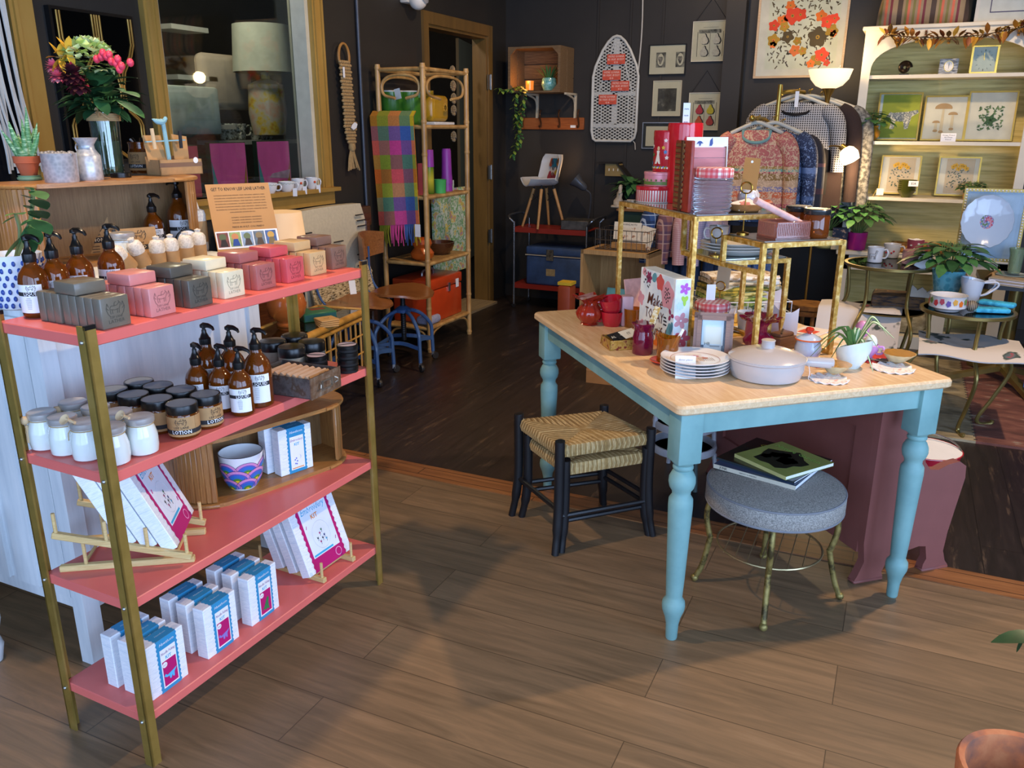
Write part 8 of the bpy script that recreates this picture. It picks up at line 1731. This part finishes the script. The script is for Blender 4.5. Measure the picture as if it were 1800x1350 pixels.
st=['#927e62','#76703f','#927e62','#c2644c','#927e62','#6f2f3a','#927e62','#927e62','#463730','#463730','#927e62','#76703f','#c2644c']
m=M(mat(st[0],.8));cm=lambda i,j:mat(st[(i)%len(st)],.7,var=.1);m.grid(36,14,plw(1),None,True,cm);m.grid(36,14,plw(-1),None,True,cm);m.build('cover',t)
art('white framed picture cut off at the top right above the hutch',1730,-80,1830,38,mat('#c9c5bc',.5),mat('#d8d5cf',.6),.02,lambda m,L,h:(rectp(m,L*.22,h*.16,L*.8,h*.9,mat('#4a3f6a',.6)),rectp(m,L*.235,h*.175,L*.785,h*.885,mat('#dcdad4',.6),1)),.02,HY+.2)
t=thing('autumn_garland','autumn garland of gold and rust leaves and flowers along the hutch top','garland',(0,0,0));m=M(mat('#4a3420',.7));g=smoothpath([PY(x,y,HY-.03)for x,y in((1555,60),(1590,64),(1650,66),(1720,62),(1775,52),(1810,45))],8);m.tube(g,.003,5);m.build('stem',t)
LC=[mat(c,.45,.25,var=.2)for c in('#a9772a','#6f3a1e','#c0983c','#4f3a1c','#8a5a24')]
m=M(LC[0])
for i in range(110):q=g[(i*7)%len(g)];a=i*2.4;leaf(m,q,(cos(a),-.5,sin(a)*.9-.1),.05+.035*(i%3)/2,.032,.4,LC[i%5],.2,3)
m.build('leaves',t)
for i,(x,y)in enumerate(((1578,71),(1628,58),(1668,72),(1755,55),(1791,58),(1612,70))):
 q=PY(x,y,HY-.06);m=M(LC[(0,1,0,4,0,2)[i]])
 for k in range(14):a=k*.449;leaf(m,q,(cos(a),-.25,sin(a)),.022,.010,.0,None,.2,2)
 m.ball(*q,.008,LC[3],8);m.build('flower',t)
q=hp(1593,z1);t=thing('ammonite','small dark bronze ammonite ornament on the top shelf of the hutch','ornament',q);m=M(mat('#2b2118',.25,.6));m.rbox(-.03,-.02,0,.03,.02,.012,.003,1);sp=[V((.034*(1-k/60)*cos(k*.28),0,.050+.034*(1-k/60)*sin(k*.28)))for k in range(50)];m.tube(sp,[.016*(1-k/56)for k in range(50)],8);m.build('ornament',t)
q=hp(1670,z1);t=thing('desk_clock','square silver ribbed desk clock with oval dial on the top shelf','clock',q,R(0));m=M(noisy('ribbed_silver',[(.4,'#3f3d3a'),(.6,'#b9b6ae')],scale=(1,1,9),ns=20,rough=.4,metal=.2));m.rbox(-.055,0,0,.055,.04,.10,.003,1)
for i in range(9):m.box(-.056,-.003,.006+i*.0105,.056,0,.012+i*.0105)
m.build('case',t);m=M(mat('#e4e0d4',.3));F=TR(0,-.004,.052,R(90));m.prism(ell(0,0,.028,.034,24),0,.002,BRS,F);m.prism(ell(0,0,.025,.031,24),0,.003,mat('#e4e0d4',.3),F)
for i in range(12):a=i*PI/6;m.bar((.019*cos(a),-.0076,.052+.024*sin(a)),(.022*cos(a),-.0076,.052+.028*sin(a)),.002,.0008,INK)
m.bar((0,-.0078,.052),(0,-.0078,.070),.002,.0006,INK);m.bar((0,-.0078,.052),(.0,-.0078,.036),.0015,.0006,INK);m.build('dial',t)
q=hp(1731,z1,.10);t=thing('carriage_clock','tall brass-framed glass mantel clock on the top shelf of the hutch','clock',q,R(4));m=M(BRS);w,h=.072,.165
for x in(-w,w):m.bar((x,0,0),(x,0,h),.012)
m.box(-w-.006,-.02,0,w+.006,.03,.012);m.box(-w-.006,-.02,h-.004,w+.006,.03,h+.004);m.build('frame',t);m=M(mat('#9fb0a4',.5));m.box(-w,.0,.01,w,.012,h)
for i in range(12):a=i*PI/6;m.bar((.042*cos(a),-.001,h*.5+.052*sin(a)),(.05*cos(a),-.001,h*.5+.064*sin(a)),.003,.001,INK)
m.bar((0,-.0015,h*.5),(-.012,-.0015,h*.5+.03),.003,.001,BRS);m.bar((0,-.0015,h*.5),(-.004,-.0015,h*.5+.045),.003,.001,BRS);m.build('dial',t)
GF=mat('#b38f3e',.3,.7);LT=mat('#d6d0c0',.7);WAR=mat('#c9b494',.7,var=.05)
def botanical(kind):
 def f(m,L,h):
  rnd=random.Random(len(kind))
  if kind=='dog':rectp(m,L*.1,h*.05,L*.96,h*.96,mat('#9aa02a',.6));m.prism([(L*x,h*z)for x,z in((.2,.48),(.3,.60),(.34,.58),(.70,.60),(.92,.64),(.95,.58),(.80,.50),(.74,.24),(.66,.24),(.62,.40),(.44,.40),(.42,.24),(.32,.24),(.34,.44),(.24,.42))],0,.0014,noisy('collage_paper',[(.4,'#c9c4b8'),(.5,'#3a4a5a'),(.6,'#d8d0c0')],ns=60,rough=.6));return
  if kind=='mushroom':
   BR=mat('#b09068',.7);ST=mat('#d0bfa0',.7)
   for cx,z0,zt,r in((.45,.2,.74,.2),(.68,.26,.60,.11),(.32,.22,.42,.09)):m.prism([(L*(cx-.04),h*z0),(L*(cx+.04),h*z0),(L*(cx+.025),h*zt),(L*(cx-.025),h*zt)],0,.001,ST);m.prism([(L*cx+L*r*cos(a),h*(zt-.02)+h*r*.55*max(-.12,sin(a)))for a in[2*PI*i/22 for i in range(22)]],0,.0016,BR);m.prism(ell(L*cx,h*z0,L*.055,h*.03),0,.0014,BR)
   return
  if kind!='bush':rectp(m,L*.2,h*.06,L*.86,h*.94,WAR)
  for i in range(70 if kind=='bush' else 60):
   u,v=.5+.27*(rnd.random()*2-1)*(.9),.2+.5*rnd.random();a=rnd.random()*6.3;s=.03 if kind!='bush' else .04;m.prism([(L*(u+s*.45*q*cos(a)-s*r_*sin(a)),h*v+L*(s*.45*q*sin(a)+s*r_*cos(a)))for q,r_ in((0,-1),(1,0),(0,1),(-1,0))],0,.0012+.00002*i,mat(('#4f6a42','#5f7a4c','#3f5a3a')[i%3]if kind=='bush' else('#3a5248','#4a6256')[i%2],.7))
  if kind=='bush':
   for i in range(5):a=i*1.25;m.prism([(L*(.5+.10*q*cos(a)-.05*r_*sin(a))+L*.06*cos(a),h*.42+L*(.10*q*sin(a)+.05*r_*cos(a))+L*.06*sin(a))for q,r_ in((-1,0),(0,1),(1,0),(0,-1))],0,.003,mat('#2f5230',.7))
  else:
   for i in range(6):m.prism(ell(L*(.36+.07*i*.9),h*(.74+.05*sin(i*2.3)),L*.055,L*.055,20,i,.25,5),0,.0032,mat('#d0a42c',.6));m.prism(ell(L*(.36+.07*i*.9),h*(.74+.05*sin(i*2.3)),L*.016,L*.016,8),0,.0036,mat('#8a6a1c',.6))
 return f
def stand(label,x0,x1,y0,z,kind,Y=None):
 Y=Y or HY+.20;p=PY(x0,y0,Y);y1=proj((p.x,Y,z))[1];return art(label,x0,y0,x1,y1,GF,LT if kind!='dog' else mat('#c3c9c4',.6),.010,botanical(kind),.012,Y,R(-6))
stand('gold-framed picture of a collage dog on lime green, behind the hutch plant',1547,1612,163,z2,'dog');stand('gold-framed mushroom print in the middle of the second hutch shelf',1628,1693,168,z2,'mushroom');stand('gold-framed green leafy botanical print at the right of the second hutch shelf',1706,1778,160,z2,'bush')
stand('gold-framed yellow flower print left of the green bowls on the third hutch shelf',1551,1612,273,z3,'fl');stand('gold-framed yellow flower print right of the green bowls on the third hutch shelf',1652,1716,275,z3,'flo')
m=M(WHITE);m.T=TR(rx=R(-15));m.box(-.045,0,0,.045,.002,.055)
for i,s in enumerate(('Vintage Printed','Art Prints','framed')):m.text(s,.012,INK,TR(0,-.0006,.042-.014*i,R(90)),wmax=.08)
o=m.build('sign_card');tag(o,'small white card reading Vintage Printed Art Prints before the mushroom print','sign');o.location=hp(1689,z2,.06)
def potted(name,label,loc,pr,pm,n,L,W,sp,col=(0,1),up=.35):
 t=thing(name,label,'plant',loc);m=M(pm);m.lathe(pr,28);m.build('pot',t);r,z=pr[-2];m=M(SOIL);m.lathe([(r*.88,z*.93),(0,z*.96)],18);m.build('soil',t);m=M(LEAFD);s=M(mat('#6f8a4a',.6))
 n=int(n*1.7);sp*=.9
 for i in range(n):
  a=i*2.4;f=(i+1)/n;b0=V((r*.4*cos(a),r*.4*sin(a),z*.95));tip=b0+V((cos(a)*sp*f,sin(a)*sp*f,sp*(up+.75*(1-f))));s.tube([b0,(b0+tip)/2+V((0,0,.01)),tip],.0018,4);leaf(m,b0+(tip-b0)*.8,(cos(a),sin(a),.1+.5*(1-f)),L*(.9+.5*random.random()),W*1.15,.9,(LEAFD,LEAFG,mat('#2f6a38',.35,var=.2))[col[i%len(col)]],.12,5)
 m.build('leaves',t);s.build('stems',t);return t
POT1=[(.04,0),(.045,.005),(.068,.035),(.07,.06),(.052,.085),(.058,.098),(.055,.1),(.05,.09),(0,.08)]
potted('potted_plant','pothos in an ochre glazed pot at the left of the second hutch shelf',hp(1545,z2,.06),POT1,mat('#9a6a1c',.2,coat=.5),20,.075,.05,.12)
q=hp(1528,z3,.08);t=thing('bison_figurine','dark brown bison figurine on the third hutch shelf by the lamp','figurine',q,R(0));m=M(mat('#3a2a1e',.6,var=.2,bump=.4,bs=60))
m.tube(smoothpath([(-.052,0,.05),(-.035,0,.058),(-.005,0,.070),(.022,0,.066),(.045,0,.048),(.056,0,.036)],4),[.012,.018,.022,.024,.025,.027,.031,.034,.036,.037,.036,.034,.031,.027,.023,.021,.019,.017,.015,.013,.010][:21],12)
for x,y in((-.04,-.012),(-.035,.014),(.018,-.014),(.024,.014)):m.tube([(x,y,.045),(x-.004,y,.02),(x,y,0)],[.012,.007,.008],8)
m.tube([(.045,-.016,.058),(.05,-.028,.068),(.046,-.028,.076)],[.005,.004,.001],6);m.tube([(.045,.016,.058),(.05,.028,.068),(.046,.028,.076)],[.005,.004,.001],6);m.lathe([(.012,-.01),(.004,-.03)],8,None,TR(.05,0,.03));m.build('body',t);m=M(mat('#2b1f16',.7));m.tube([(-.055,0,.055),(-.066,0,.035)],.003,5);m.build('tail',t)
OLV=mat('#4f5420',.1,trans=.25,var=0,coat=.5);bo=None
for i in range(6):
 lb='green glass bowl, %s of six stacked on the third hutch shelf'%('lowest','second lowest','third from the bottom','third from the top','second from the top','topmost')[i];loc=hp(1627,z3+.013*i,.07)
 if bo is None:m=M(OLV);m.lathe([(0,.003),(.028,0),(.03,.004),(.058,.045),(.060,.05),(.055,.046),(.03,.01),(0,.008)],28);bo=tag(m.build('glass_bowl'),lb,'bowl','green glass bowls');bo.location=loc
 else:dup(bo,loc,0,lb)
m=M(WHITE);m.box(-.03,-.001,-.018,.03,0,.018);m.text('$28',.02,INK,TR(0,-.002,0,R(90)));o=m.build('price_tag');tag(o,'white price tag on the green glass bowl stack','tag');o.location=hp(1638,z3+.095,.005)
m=M(BRS);m.bar((-.02,0,0),(0,0,.05),.006);m.bar((.02,0,0),(0,0,.05),.006);m.box(-.0,-.004,.01,.045,-.002,.055,CREAMP);o=m.build('brass_easel');tag(o,'tiny brass easel with a price card before the left flower print','easel');o.location=hp(1572,z3,.05)
potted('potted_plant','small dark peperomia in a wooden box at the right of the third hutch shelf',hp(1748,z3,.10),[(.05,0),(.05,.045),(.046,.045),(0,.04)],wood('#8a6234','#b08448','x',5,.6),18,.05,.04,.08)
potted('potted_plant','variegated trailing plant in a sage pot at the left end of the hutch counter',hp(1487,zc,-.02),[(.06,0),(.07,.01),(.075,.13),(.07,.13),(0,.12)],mat('#8a8c5a',.5),26,.06,.045,.19,(0,1,1),.7)
potted('potted_plant','glossy green plant in a magenta pot on the hutch counter',hp(1547,zc,.0),[(.055,0),(.06,.005),(.068,.12),(.063,.12),(0,.11)],mat('#b0207a',.4),30,.10,.05,.17,(0,1),.8)
t=M(noisy('floral_box',[(.4,'#1c2030'),(.55,'#2b3040'),(.62,'#d8a07a'),(.7,'#c9c07a')],ns=26,rough=.6)).box(-.05,-.03,0,.05,.03,.15);t.box(-.051,-.031,0,.051,.031,.06,mat('#c9b58c',.7));o=t.build('gift_box');tag(o,'black floral gift carton between the two counter plants','box');o.location=hp(1515,zc,-.05)
t=thing('ornate_frame','long gilded carved frame lying on the hutch counter','frame',(0,0,0));m=M(noisy('dark_gilt',[(.35,'#4a2f14'),(.55,'#9a6a2a'),(.7,'#c9983c')],ns=30,rough=.4,metal=.5,bump=.4));a,b=hp(1610,zc,-.03),hp(1775,zc,-.03)
for y in(-.0,.20):m.rbox(a.x,HY+y-.05,zc,b.x,HY+y,zc+.05,.018,2)
for x in(a.x,b.x-.05):m.rbox(x,HY-.05,zc,x+.05,HY+.2,zc+.05,.018,2)
m.build('frame',t)
p=P(1756,676);zt=PY(1745,488,p.y).z;t=thing('pedestal_table','black-topped table on a brass pedestal at the right edge','table',p);LGB=mat('#8f7f4a',.3,.7)
m=M(mat('#1b1a1c',.3));m.prism(rrect(-.20,-.24,.62,.30,.03),zt-.03,zt,None);m.build('top',t);m=M(LGB);m.cyl(0,0,.10,zt-.03,.036,20);m.build('column',t)
for k in range(4):a=R(200+90*k);m=M(LGB);m.bar((0,0,.11),(.40*cos(a),.40*sin(a),.02),.045,.03);m.cyl(.39*cos(a),.39*sin(a),0,.03,.016,10);m.build('foot',t)
yp=p.y-.10;q=PY(1726,440,yp);t=thing('serving_plate','large white fluted plate with a flower spray propped on a wooden easel','plate',(q.x,yp,zt));rp=abs(PY(1765,400,yp).x-PY(1687,400,yp).x)/2*1.2;zq=PY(1726,390,yp).z-zt;T0=TR(0,.0,zq,R(76))
m=M(mat('#b9cbe0',.12,coat=.6,var=.02));m.T=T0;m.lathe([(0,.0),(rp*.62,.0),(rp*.70,.004),(rp,.02),(rp*.99,.024),(rp*.66,.008),(0,.005)],72,None,Matrix.Diagonal((1,1.12,1,1)),mod=lambda r,z,a:(r*(1+(.012*sin(a*18)if r>rp*.9 else 0)),z+(.003*sin(a*30+9*r/rp)if rp*.7<r<rp*.99 else 0)));m.build('plate',t)
m=M(mat('#5f6f9a',.5));m.T=T0
for i in range(60):a=i*2.4;r=rp*.42*math.sqrt(i/60);m.prism(ell(r*cos(a)*.8,r*sin(a)*1.1,.006,.008,7,i,.3),.0055,.0062,mat(('#6a7fae','#b0506c','#5f7f5a','#c97a8a','#8a7fb0')[i%5],.5))
m.build('flower_spray',t);m=M(wood('#9a7040','#c09a62','x',5,.5))
for s in(-1,1):m.tube(smoothpath([(s*.05,.06,.0),(s*.075,-.03,.045),(s*.07,-.05,.0)],4),.008,7);m.tube([(s*.075,-.03,.045),(s*.10,-.06,.07)],.007,6)
m.build('easel',t)
art('beaded white and gold frame behind the fluted plate',1697,330,1788,462,mat('#a98f4a',.35,.5),mat('#a9c0dc',.4),.018,lambda m,L,h:(rectp(m,L*.12,h*.1,L*.88,h*.9,mat('#b3cbe8',.5)),[m.ball(L*q,h*r,.004,.006,WHITE,6)for k in range(26)for q,r in((.035,(k+.5)/26),(.965,(k+.5)/26))],[m.ball(L*(k+.5)/18,h*r,.004,.006,WHITE,6)for k in range(18)for r in(.025,.975)]),.02,yp+.16)
GG=mat('#b9cfae',.05,trans=.7,var=0,coat=.3);t=thing('green_tumbler','pale green pressed glass tumbler at the right edge by the plate','glass',PY(1787,452,yp));t.location.z=zt+.05;m=M(GG);m.lathe([(0,.004),(.03,0),(.034,.02),(.036,.10),(.045,.14),(.042,.14),(.033,.10),(.03,.01),(0,.01)],24,mod=lambda r,z,a:(r*(1+.03*sin(a*9)),z));m.build('glass',t)
for i in range(3):m=M(mat('#b3bfb3',.1,coat=.5));m.lathe([(0,.002),(.05,0),(.085,.012),(.084,.014),(.05,.004),(0,.004)],32);o=m.build('glass_plate');tag(o,'pale green glass plate, %s of three under the tumbler'%('lowest','middle','top')[i],'plate','green glass plates');o.location=(PY(1787,452,yp).x-.01,yp,zt+.015*i)
m=M(mat('#cfc8c4',.7));[m.box(-.09,-.06,.008*i,.09,.06,.008*i+.006,mat(('#b9a78c','#d8d4da')[i%2],.7))for i in range(5)];m.text('mew',.03,INK,TR(0,0,.0385));o=m.build('card_stack');tag(o,'stack of printed cards on the black table at the right edge','cards');o.location=(PY(1782,462,yp-.14).x,yp-.12,zt);o.rotation_euler=(0,0,R(-25))
m=M(noisy('plum_knit',[(.4,'#3a1a34'),(.55,'#5f2a5a'),(.66,'#2f4a7a')],ns=30,rough=.95,bump=.6));m.grid(8,10,lambda u,v:(.05+.34*u,-.27-.03*sin(u*6),zt-.06-.42*v*(.8+.2*sin(u*5))),None,thick=.03)
for i in range(10):m.tube([(.06+.034*i,-.28,zt-.40),(.06+.034*i,-.285,zt-.56)],.006,5,mat(('#3f5fa0','#8a2f5a','#b0803a')[i%3],.9))
o=m.build('knit_throw');tag(o,'plum knitted throw with bright fringe hanging from the black table','blanket');o.location=(p.x+.03,p.y,0)
def nest(label,c,zt,r,feet,lower,col):
 t=thing('nesting_table',label,'table',(c.x,c.y,0),0,'brass nesting tables');m=M(LGB);m.lathe([(r,zt-.016),(r+.006,zt-.012),(r+.006,zt+.002),(r-.012,zt+.002),(r-.012,zt-.016),(r,zt-.016)],48);m.build('rim',t);m=M(pane_mat('smoky_glass','#a9b0a0',.06));m.lathe([(r-.012,zt-.004),(r-.012,zt),(0,zt)],40);m.build('glass_top',t)
 for a in feet:u=V((cos(R(a)),sin(R(a)),0));m=M(LGB);m.tube(smoothpath([u*(r-.02)+V((0,0,zt-.016)),u*(r-.03)+V((0,0,zt*.72)),u*(r+.05)+V((0,0,zt*.52)),u*(r-.01)+V((0,0,zt*.26)),u*(r-.07)+V((0,0,.045)),u*(r-.05)+V((0,0,.010)),u*(r+.0)+V((0,0,.016)),u*(r+.005)+V((0,0,.032))],6),.010,8);m.build('leg',t)
 m=M(LGB);m.lathe([(r*.86,lower-.008),(r*.87,lower),(r*.85,lower)],36);m.build('shelf_ring',t);m=M(mat('#b9b08a',.15,var=.02));m.lathe([(r*.86,lower-.003),(r*.86,lower),(0,lower)],36);m.build('lower_shelf',t);return t
yA=5.15;cA=PY(1567,463,yA);rA=abs(PY(1650,463,yA).x-PY(1484,463,yA).x)/2;cA.y+=0.0;nest('taller brass nesting table with mugs on it, left of the plant',cA,cA.z,rA,(-60,60,180,240),cA.z-.26,0)
yB=4.60;cB=PY(1701,544,yB);rB=abs(PY(1786,544,yB).x-PY(1616,544,yB).x)/2;nest('lower brass nesting table with the owl bowl and white pitcher',cB,cB.z,rB,(-75,20,110,205),cB.z-.17,1)
def onA(x,y):p=P(x,y,cA.z+.003);return p
def onB(x,y):p=P(x,y,cB.z+.003);return p
t=cup('mug','white mug with a drawn llama and tissue on the taller nesting table',mat('#c9cfd6',.15,coat=.5,var=.02),.044,.085,onA(1537,460),R(-10),None,foot=.9);m=M(INK)
for a,b in(((-.02,.02),(-.02,.05)),((-.02,.05),(.01,.05)),((.01,.05),(.014,.07)),((.014,.07),(.022,.068)),((.022,.068),(.016,.046)),((.012,.046),(.012,.02)),((-.012,.02),(-.012,.036)),((-.012,.036),(.006,.036)),((.006,.036),(.006,.02))):m.bar((a[0],-.0452,a[1]),(b[0],-.0452,b[1]),.002,.001)
m.build('drawing',t)
t=cup('mug','cream mug with red figures behind the llama mug',mat('#d2cdc4',.15,coat=.5),.048,.08,onA(1566,452),R(-20),None,foot=.8);m=M(mat('#b0303c',.4));[m.ball(.046*cos(R(a)),.046*sin(R(a)),.03+.01*(a%2),.006,None,7)for a in(-110,-95,-70,-55)];m.build('figures',t)
t=cup('mug','ribbed pink mug with tissue at the front of the taller nesting table',mat('#c08f88',.35),.050,.078,onA(1601,464),R(-15),None,foot=.92);m=M(mat('#c99a92',.4));[m.box(.048*cos(a)-.0015,.048*sin(a)-.0015,.008,.048*cos(a)+.0025,.048*sin(a)+.0025,.072)for a in[2*PI*i/36 for i in range(36)]];m.build('ribs',t)
t=cup('mug','dark pink mug with white birds, rearmost on the taller nesting table',mat('#a34a54',.3),.046,.10,onA(1606,451),R(-10),None,foot=.92);m=M(CREAMP);[m.prism([(-.008,0),(0,.006),(.009,.002),(.002,-.004)],0,.001,None,TR(.0462*cos(R(a)),.0462*sin(R(a)),z,R(90),0,R(a+90)))for a,z in((-110,.07),(-85,.05),(-60,.08),(-95,.03),(-65,.035))];m.build('birds',t)
m=M(WHITE);[leaf(m,(0,0,.0),(cos(i*1.3),sin(i*1.3),.7),.05,.04,.4,None,.1,3)for i in range(8)];o=m.build('tissue_paper');tag(o,'crumpled white tissue paper stuffed in the dark pink mug','tissue');o.location=onA(1606,451)+V((0,0,.085))
m=M(WHITE);m.box(-.03,0,-.045,.03,.002,.045);o=m.build('price_tag');tag(o,'white price tag hanging from the ribbed pink mug','tag');o.location=PY(1624,458,yA-.12);o.rotation_euler=(R(-10),R(25),0)
TOW=noisy('printed_tea_towel',[(.58,'#cfc9c4'),(.62,'#3a463e'),(.68,'#5a6a70'),(.73,'#a8404a')],ns=7,detail=3,rough=.9,bump=.1)
zl=cA.z-.255;a=P(1452,540,zl-.05)
m=M(TOW);cc=(cA.x-.13,yA-.16);m.grid(14,12,lambda u,v:(cc[0]-.22+.44*u,cc[1]-.10+.30*v-.02*(1-u),zl+.012+.006*sin(u*9)if v>.35 else zl+.012-(.35-v)*.75*(.6+.8*abs(u-.1))+.006*sin(u*9)),None,thick=.006);o=m.build('tea_towel');tag(o,'white tea towel with red berries and dark leaves draped over the lower shelf','towel');o.location=(0,0,0)
m=M(noisy('brown_stack',[(.4,'#2c2a30'),(.55,'#7a5a34'),(.7,'#4a4a58')],scale=(1,1,6),ns=12,rough=.8));m.rbox(-.14,-.10,0,.14,.10,.08,.02,2);o=m.build('folded_scarf');tag(o,'pile of dark folded scarves on the lower shelf behind the tea towel','scarf');o.location=(cA.x+.06,yA+.06,zl+.0)
m=M(mat('#c9c4b8',.6));[m.prism([(-.03+.05*i,0),(.02+.05*i,0),(.02+.05*i,.045-.008*i),(-.005+.05*i,.065-.008*i),(-.03+.05*i,.045-.008*i)],0,.02,None,TR(rx=R(90)))for i in range(3)];o=m.build('house_ornament');tag(o,'row of three little white house silhouettes on the dark scarves','ornament');o.location=(cA.x+.13,yA-.02,zl+.081)
m=M(noisy('linen_cushion',[(.4,'#8a7d5c'),(.6,'#b5a884')],scale=(1,1,3),ns=12,rough=.9));m.rbox(-.17,-.07,0,.17,.07,.16,.05,3);o=m.build('cushion');tag(o,'striped beige cushion in the base of the hutch','cushion');o.location=(PY(1580,570,HY-.0).x,HY+.05,.088)
potted('potted_plant','peace-lily-like plant in a ruffled turquoise pot on the lower nesting table',onB(1662,518)+V((0,.03,0)),[(.055,0),(.06,.005),(.085,.13),(.083,.132),(.078,.125),(0,.11)],noisy('turquoise_glaze',[(.4,'#4f9fb0'),(.6,'#69b7c6')],kind='voronoi',ns=40,rough=.25,coat=.5),30,.12,.055,.14,(0,1,1),.6)
q=onB(1664,545);t=thing('owl_bowl','white enamel bowl painted with colourful owls on the lower nesting table','bowl',q);m=M(mat('#d8d8da',.12,coat=.6));m.lathe([(0,.002),(.055,0),(.060,.006),(.084,.02),(.084,.075),(.086,.078),(.080,.077),(.078,.02),(0,.012)],36);m.build('bowl',t);m=M(INK)
for i in range(9):a=R(-170+20*i);m.prism(ell(0,0,.011,.015,14,i,.15,5),0,.0012,mat(('#d2702a','#6f8a4a','#b03a40','#a3485a','#5a4a9a','#c99a3c')[i%6],.4),TR(.0845*cos(a),.0845*sin(a),.045+.008*(i%2),R(90),0,a+PI/2))
m.build('painted_owls',t)
q=onB(1706,530)+V((0,.02,0));t=thing('cream_pitcher','white china pitcher with two looped handles beside the owl bowl','pitcher',q,R(0));m=M(mat('#c3cede',.12,coat=.6,var=.02));m.lathe([(0,.002),(.036,0),(.038,.005),(.052,.10),(.054,.115),(.050,.115),(.036,.01),(0,.008)],30,mod=lambda r,z,a:(r*(1+(.15*max(0,cos(a-PI))if z>.09 else 0)),z+(.010*cos(a-PI)if z>.1 else 0)));m.build('body',t)
for k in(0,1):m=M(mat('#c3cede',.12,coat=.6));m.tube(smoothpath([(.048,.01-.02*k,.10),(.09+.012*k,.01-.02*k,.112-.006*k),(.10+.012*k,.01-.02*k,.085),(.07,.01-.02*k,.045),(.042,.0,.03)],5),.0055,7);m.build('handle',t)
for i,(x,y,c,rz,lb)in enumerate(((1742,549,'#2f9cc4',15,'bright turquoise folded scarf at the front of the lower nesting table'),(1752,542,'#3aa8d0',-20,'bright turquoise folded scarf lying crosswise at the table edge'))):m=M(noisy('turquoise_cloth',[(.4,'#2a8fb8'),(.6,'#41b4dc')],ns=30,rough=.9)if not i else bpy.data.materials['turquoise_cloth']);m.rbox(-.08,-.03,0,.08,.03,.024,.010,2);m.rbox(-.09,-.028,.003,-.05,.028,.02,.008,2,mat('#4f7f86',.9));o=m.build('turquoise_scarf');tag(o,lb,'scarf');o.location=onB(x,y)+V((0,0,.0+.012*i));o.rotation_euler=(0,0,R(rz))
m=M(noisy('banded_stone',[(.4,'#3a352f'),(.6,'#8f8675')],kind='wave',ns=40,rough=.6));m.ball(0,0,.028,.028,None,14);o=m.build('banded_ball');tag(o,'dark banded round ball of cord beside the turquoise scarves','ball');o.location=onB(1706,548)
zb_=cB.z-.165;m=M(TOW);m.grid(14,10,lambda u,v:(cB.x-.20+.46*u,yB-.30+.42*v,zb_+.012+.008*sin(u*8+v*3)-(.10*(.25-v)if v<.25 else 0)),None,thick=.006);o=m.build('tea_towel');tag(o,'white tea towel with blue-green leaves spread on the lower table shelf','towel')
p=P(1400,640);t=thing('octagonal_stool','octagonal brown rattan stool beyond the table, near the clothes rack','stool',p+V((0,.4,0)));zt=PY(1405,532,p.y+.4).z;r=abs(PY(1441,535,p.y+.4).x-PY(1380,535,p.y+.4).x)*.6;RS=noisy('brown_rattan',[(.35,'#5a3a1c'),(.6,'#8a6232')],ns=20,rough=.5)
o8=[(r*cos(R(22.5+45*i)),r*sin(R(22.5+45*i)))for i in range(8)];m=M(RS);m.prism(o8,zt-.03,zt);m.prism([(x*.95,y*.95)for x,y in o8],zt-.07,zt-.035);m.build('top',t)
for i in range(0,8,2):m=M(RS);m.tube([(o8[i][0]*.8,o8[i][1]*.8,zt-.05),(o8[i][0]*.95,o8[i][1]*.95,0)],.014,8);m.build('leg',t)
m=M(noisy('faded_rug',[(.35,'#6f6650'),(.5,'#8f8468'),(.62,'#a39a80'),(.72,'#5a5a50')],scale=(1,2.4,1),ns=5,detail=6,rough=.95,bump=.3));m.box(-.35,4.36,0,.47,5.95,.012)
RR=noisy('rug_red',[(.35,'#573630'),(.5,'#70463e'),(.60,'#82564a'),(.66,'#9a9284')],scale=(1,3,1),ns=5,detail=6,rough=.95,bump=.3);m.box(.47,4.36,0,1.6,5.95,.0122,RR)
for i in range(30):m.bar((.462,4.38+i*.052,.0125),(.478,4.385+i*.052,.0125),.008,.002,INK)
o=m.build('area_rug');tag(o,'faded beige and brick-red patterned rug under the brass tables','rug')
